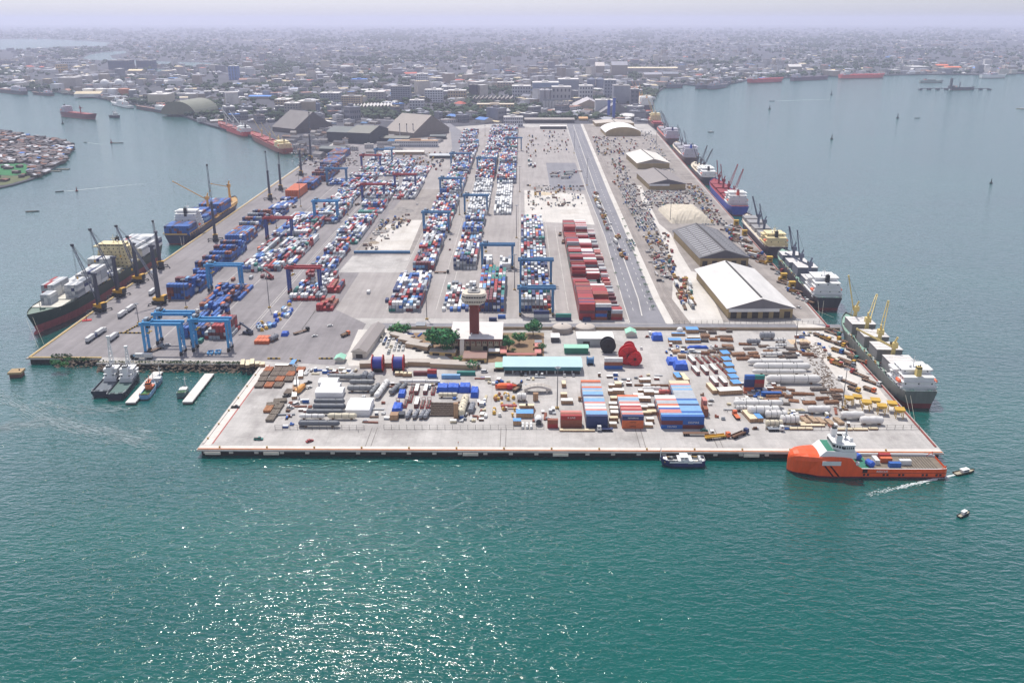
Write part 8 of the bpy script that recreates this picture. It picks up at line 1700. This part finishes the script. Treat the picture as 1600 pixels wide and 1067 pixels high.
# ---------------------------------------------------------------- the city beyond
CH = [up(l) for l in ([(120,94),(140,84),(200,78),(204,90),(180,90),(206,94),(334,98),(332,106),(160,97)],[(-5,79),(-5,60),(176,65),(168,74)],[(238,107),(272,109),(262,116),(236,115)])]
CROOF = [((124,126,136),28,"grey"),((166,168,176),13,"pale grey"),((214,212,210),10,"white"),((106,96,96),18,"rust-brown"),((86,88,98),26,"dark grey"),((164,122,106),4,"reddish"),((206,190,158),6,"cream"),((84,128,190),2,"blue"),((190,96,80),2,"red")]
CWALL = [(196,188,176),(166,162,160),(208,204,200),(160,146,132),(132,132,138)]
def house_mesh(kind, seed):
    rg = random.Random(seed); m = MB()
    if kind == "gable": m.box(-.5,.5,-.5,.5,0,.6,1); roof_mesh(m, .5, .5, .62, 1.0, .04, 'x', 0, 1, .03)
    elif kind == "hip":
        m.box(-.5,.5,-.5,.5,0,.6,1); a = .54; m.add([(-a,-a,.61),(a,-a,.61),(a,a,.61),(-a,a,.61),(-.22,0,1),(.22,0,1)],[(0,3,2,1),(0,1,5,4),(1,2,5),(2,3,4,5),(3,0,4)],0)
    else: m.box(-.5,.5,-.5,.5,0,.92,1); m.box(-.53,.53,-.53,.53,.921,1.0,0); m.box(-.2,.1,-.1,.3,1.0,1.18,1)
    if kind != "gable":
        for fl in ((.25,.6) if kind == "flat" else (.22,)):
            for i in range(5):
                x = -.42+i*.19; m.box(x,x+.1,-.512,-.5,fl,fl+.16,2); m.box(.5,.512,x,x+.1,fl,fl+.16,2); m.box(-.512,-.5,x,x+.1,fl,fl+.16,2)
    o = m.build("building", [OBJR, M("city_wall_%d" % (seed % 5), CWALL[seed % 5], .85, var=.2, s=.05), M("window_grey", (66,74,88), .3)]); d = o.data; bpy.data.objects.remove(o); return d
BM = [(k, house_mesh(k, i)) for i, k in enumerate(("gable","hip","flat","gable","flat","hip","gable","flat"))]
APR = APRON; tm = MB()
# trees among the houses
rg = random.Random(5); ico = bmesh.new(); bmesh.ops.create_icosphere(ico, subdivisions=1, radius=1); IV = [v.co.copy() for v in ico.verts]; IF = [[v.index for v in f.verts] for f in ico.faces]; ico.free()
PATCH = []
for k in range(150): PATCH.append((rg.uniform(-30,1630), 48+140*rg.random()**1.2, rg.uniform(12,60), rg.uniform(1.2,4.5)))
for k in range(11000):
    py = 46+(190-46)*rg.random()**1.3; px = rg.uniform(-30,1630); p = U(px, py)
    if rg.random() < .72: q = PATCH[rg.randrange(len(PATCH))]; px, py = rg.gauss(q[0], q[2]), rg.gauss(q[1], q[3])
    if not 44 < py < 192: continue
    p = U(px, py)
    if not inpoly(p.x, p.y, LAND) or inpoly(p.x, p.y, APR) or any(inpoly(p.x, p.y, c_) for c_ in CH): continue
    if p.y < 2120 and -230 < p.x < 330: continue
    if not free(p.x, p.y, 2): continue
    s_ = rg.uniform(5,10)*(1+max(0, p.y-4000)/6000); occupy(p.x, p.y, s_*.6); mi = rg.randrange(3)
    for j in range(3):
        c_ = Vector((p.x+rg.uniform(-1,1)*s_*.8, p.y+rg.uniform(-1,1)*s_*.8, s_*rg.uniform(.5,.9))); q = s_*rg.uniform(.5,.9)
        tm.add([c_+Vector((v.x*q*rg.uniform(.7,1.25),v.y*q*rg.uniform(.7,1.25),v.z*q*rg.uniform(.6,1.1))) for v in IV], IF, mi)

rg = random.Random(99); cand = []
for k in range(24000):
    py = 46+(192-46)*rg.random()**1.35; px = rg.uniform(-30,1630); p = U(px, py)
    if not inpoly(p.x, p.y, LAND): continue
    if inpoly(p.x, p.y, APR) or any(inpoly(p.x, p.y, c_) for c_ in CH): continue
    if p.y < 2070 and -120 < p.x < 330: continue
    cand.append((p.y, p.x, py, px))
cand.sort(); city = []; 
tones = []
def district(x, y):  # orientation varies slowly across the city
    return math.sin(x*.0011+1)*.5+math.sin(y*.0007)*.4
mass = MB(); ncity = 0; KINDS_ = ["gable","hip","flat"]
for (y, x, py, px) in cand:
    big = rg.random(); D = y
    if D < 4600: w_ = rg.uniform(12,24) if big < .42 else rg.uniform(22,48) if big < .86 else rg.uniform(48,95)
    else: w_ = rg.uniform(9,20) if big < .66 else rg.uniform(20,42) if big < .93 else rg.uniform(40,85)
    w_ *= (1+max(0, D-5000)/9000); d_ = w_*rg.uniform(.45,1.0)
    h_ = rg.uniform(4,9) if w_ < 20 or rg.random() < (.75 if D > 4600 else .5) else rg.uniform(10,22)
    if big > .975 and D < 7000: w_, d_, h_ = rg.uniform(24,44), rg.uniform(18,30), rg.uniform(22,42)
    if math.sin(px*.021+py*.13)+math.sin(px*.047-py*.09) < -1.15: continue
    if not free(x, y, (w_+d_)*.24): continue
    occupy(x, y, (w_+d_)*.24); 
    c_ = rg.choices(CROOF, [r_[1] if D > 4600 else [18,26,22,12,10,5,9,3,2][CROOF.index(r_)] for r_ in CROOF])[0]; an = district(x, y)+rg.choice([0,math.pi/2])+rg.uniform(-.06,.06); bi = rg.randrange(len(BM))
    if h_ > 16: bi = 4
    kind, me = BM[bi]
    if ncity < 215:
        o = bpy.data.objects.new("building", me); COL.objects.link(o); o.location = (x,y,-.35); o.rotation_euler = (0,0,an); o.scale = (w_,d_,h_); o.color = (*lin(c_[0]),1)
        lm = min(CITYMARK, key=lambda q: (q[1]-px)**2+((q[2]-py)*2.2)**2); side = "left of" if px < lm[1]-14 else "right of" if px > lm[1]+14 else "behind" if py < lm[2] else "in front of"
        tag(o, "%s %s-roofed %s building %s the %s" % ("small" if w_ < 15 else "mid-sized" if w_ < 34 else "large", c_[2], "flat" if kind == "flat" else "pitched", side, lm[0]), "building", "town buildings behind the port"); ncity += 1
    else:
        T = Matrix.Translation((x,y,-.35)) @ Matrix.Rotation(an,4,'Z') @ Matrix.Diagonal((w_,d_,h_,1)); k = CROOF.index(c_); wk = 9+rg.randrange(5)
        if kind == "flat" : V = [(-.5,-.5,0),(.5,-.5,0),(.5,.5,0),(-.5,.5,0),(-.5,-.5,1),(.5,-.5,1),(.5,.5,1),(-.5,.5,1)]; Fs = [(4,5,6,7),(0,1,5,4),(1,2,6,5),(2,3,7,6),(3,0,4,7)]; ms = [k,wk,wk,wk,wk]
        else: V = [(-.5,-.5,0),(.5,-.5,0),(.5,.5,0),(-.5,.5,0),(-.5,-.5,.6),(.5,-.5,.6),(.5,.5,.6),(-.5,.5,.6),(-.5 if kind == "gable" else -.2,0,1),(.5 if kind == "gable" else .2,0,1)]; Fs = [(0,1,5,4),(1,2,6,5),(2,3,7,6),(3,0,4,7),(4,5,9,8),(6,7,8,9),(5,6,9),(7,4,8)]; ms = [wk,wk,wk,wk,k,k,wk,wk] if kind == "gable" else [wk,wk,wk,wk,k,k,k,k]
        mass.add([T @ Vector(v) for v in V], Fs, ms)
o = mass.build("distant_town", [M("croof_%d" % i, r_[0], .8, var=.2, s=.03) for i, r_ in enumerate(CROOF)]+[M("city_wall_%d" % i, CWALL[i]) for i in range(5)]); o["kind"] = "stuff"; o["label"] = "far spread of low town buildings fading into the haze"; o["category"] = "town"
o = tm.build("town_trees", [M("far_leaf_0", (40,62,44), .9, var=.35, s=.05), M("far_leaf_1", (54,76,48), .9, var=.35, s=.05), M("far_leaf_2", (66,80,56), .9, var=.35, s=.05)]); o["kind"] = "stuff"; o["label"] = "scattered dark tree crowns between the town buildings"; o["category"] = "trees"
# small works buildings round the sheds at the yard's end
IND = [up([(442,214),(500,196),(600,184),(700,184),(690,226),(640,236),(600,244),(520,250),(470,246)]), up([(898,190),(900,176),(1004,172),(1008,196),(990,184)])]
rg = random.Random(12); k = 0
for _ in range(1500):
    if k >= 74: break
    q = 0 if rg.random() < .8 else 1; px, py = (rg.uniform(440,700), rg.uniform(184,250)) if q == 0 else (rg.uniform(898,1008), rg.uniform(172,196)); p = U(px, py)
    if not inpoly(p.x, p.y, IND[q]): continue
    w_ = rg.uniform(8,24); d_ = w_*rg.uniform(.4,.8); h_ = rg.uniform(4,10)
    if not free(p.x, p.y, w_*.4): continue
    occupy(p.x, p.y, w_*.4); k += 1; c_ = rg.choices([((96,94,98),"dark grey"),((130,126,126),"grey"),((168,162,158),"pale grey"),((118,92,80),"rusty"),((70,110,150),"blue-grey")],[5,4,2,3,1])[0]
    o = bpy.data.objects.new("works_building", BM[rg.choice([0,3,2,6])][1]); COL.objects.link(o); o.location = (p.x,p.y,.02); o.rotation_euler = (0,0,rg.choice([-.6,-.5,0,.1,-.3])); o.scale = (w_,d_,h_); o.color = (*lin(c_[0]),1)
    tag(o, "small %s-roofed works building %s" % (c_[1], "by the far right quay" if q else "near the steep grey sugar shed" if px < 515 else "around the mill sheds" if px < 600 else "near the taupe shed"), "building", "works buildings at the yard end")
# roads behind the port
def strip(pts, w_, z, mat, name):
    P = [U(*p) for p in pts]; m = MB()
    for a, b in zip(P, P[1:]): d = (b-a).normalized(); n = Vector((-d.y,d.x,0))*w_/2; m.add([(*(a-n)[:2],z),(*(b-n)[:2],z),(*(b+n)[:2],z),(*(a+n)[:2],z)], [(0,3,2,1) if True else 0])
    for i, f in enumerate(m.f):
        a, b, c_ = (Vector(m.v[k]) for k in f[:3])
        if (b-a).cross(c_-a).z < 0: m.f[i] = f[::-1]
    struct(m.build(name, mat))
strip([(560,186),(640,190),(700,186),(780,179),(860,177),(930,182)], 24, .3, G_ROAD, "far_road"); strip([(706,250),(716,232),(712,205),(694,192),(690,186)], 22, .12, G_ROAD, "access_road"); strip([(706,178),(722,150),(730,120),(742,95)], 26, .3, G_CONC, "avenue")
# ---------------------------------------------------------------- containers, labels
flush_containers(300); flush_vehicles()
from collections import Counter, defaultdict
def relabel():
    by = defaultdict(list)
    for o in THINGS: by[o["label"]].append(o)
    for lab, L in by.items():
        if len(L) < 2: continue
        P = [(PX(*o.location), o) for o in L]
        xs = [p[0][0] for p in P]; ys = [p[0][1] for p in P]
        if len(L) <= 9 or True:
            horiz = (max(xs)-min(xs)) >= (max(ys)-min(ys))
            P.sort(key=lambda t: t[0][0] if horiz else -t[0][1])
            for i, (q, o) in enumerate(P):
                s_ = "leftmost" if horiz and i == 0 else "rightmost" if horiz and i == len(P)-1 else "%s from left" % od(i+1) if horiz else "nearest" if i == 0 else "farthest" if i == len(P)-1 else "%s nearest" % od(i+1)
                o["label"] = "%s, %s" % (lab, s_)
relabel()
# ---------------------------------------------------------------- haze over the whole place
hz = bpy.data.materials.new("haze_air"); hz.use_nodes = True; n, l = hz.node_tree.nodes, hz.node_tree.links
n.remove(n["Principled BSDF"]); pv = n.new("ShaderNodeVolumePrincipled"); pv.inputs["Color"].default_value = (.79,.81,1.0,1); pv.inputs["Density"].default_value = HAZE; pv.inputs["Anisotropy"].default_value = .25
l.new(pv.outputs[0], n["Material Output"].inputs["Volume"])
o = MB().box(-45500,45500,-400,40500,-5.4,300).build("haze", hz); o["kind"] = "stuff"; o["label"] = "pale haze over the harbour and town"; o["category"] = "haze"
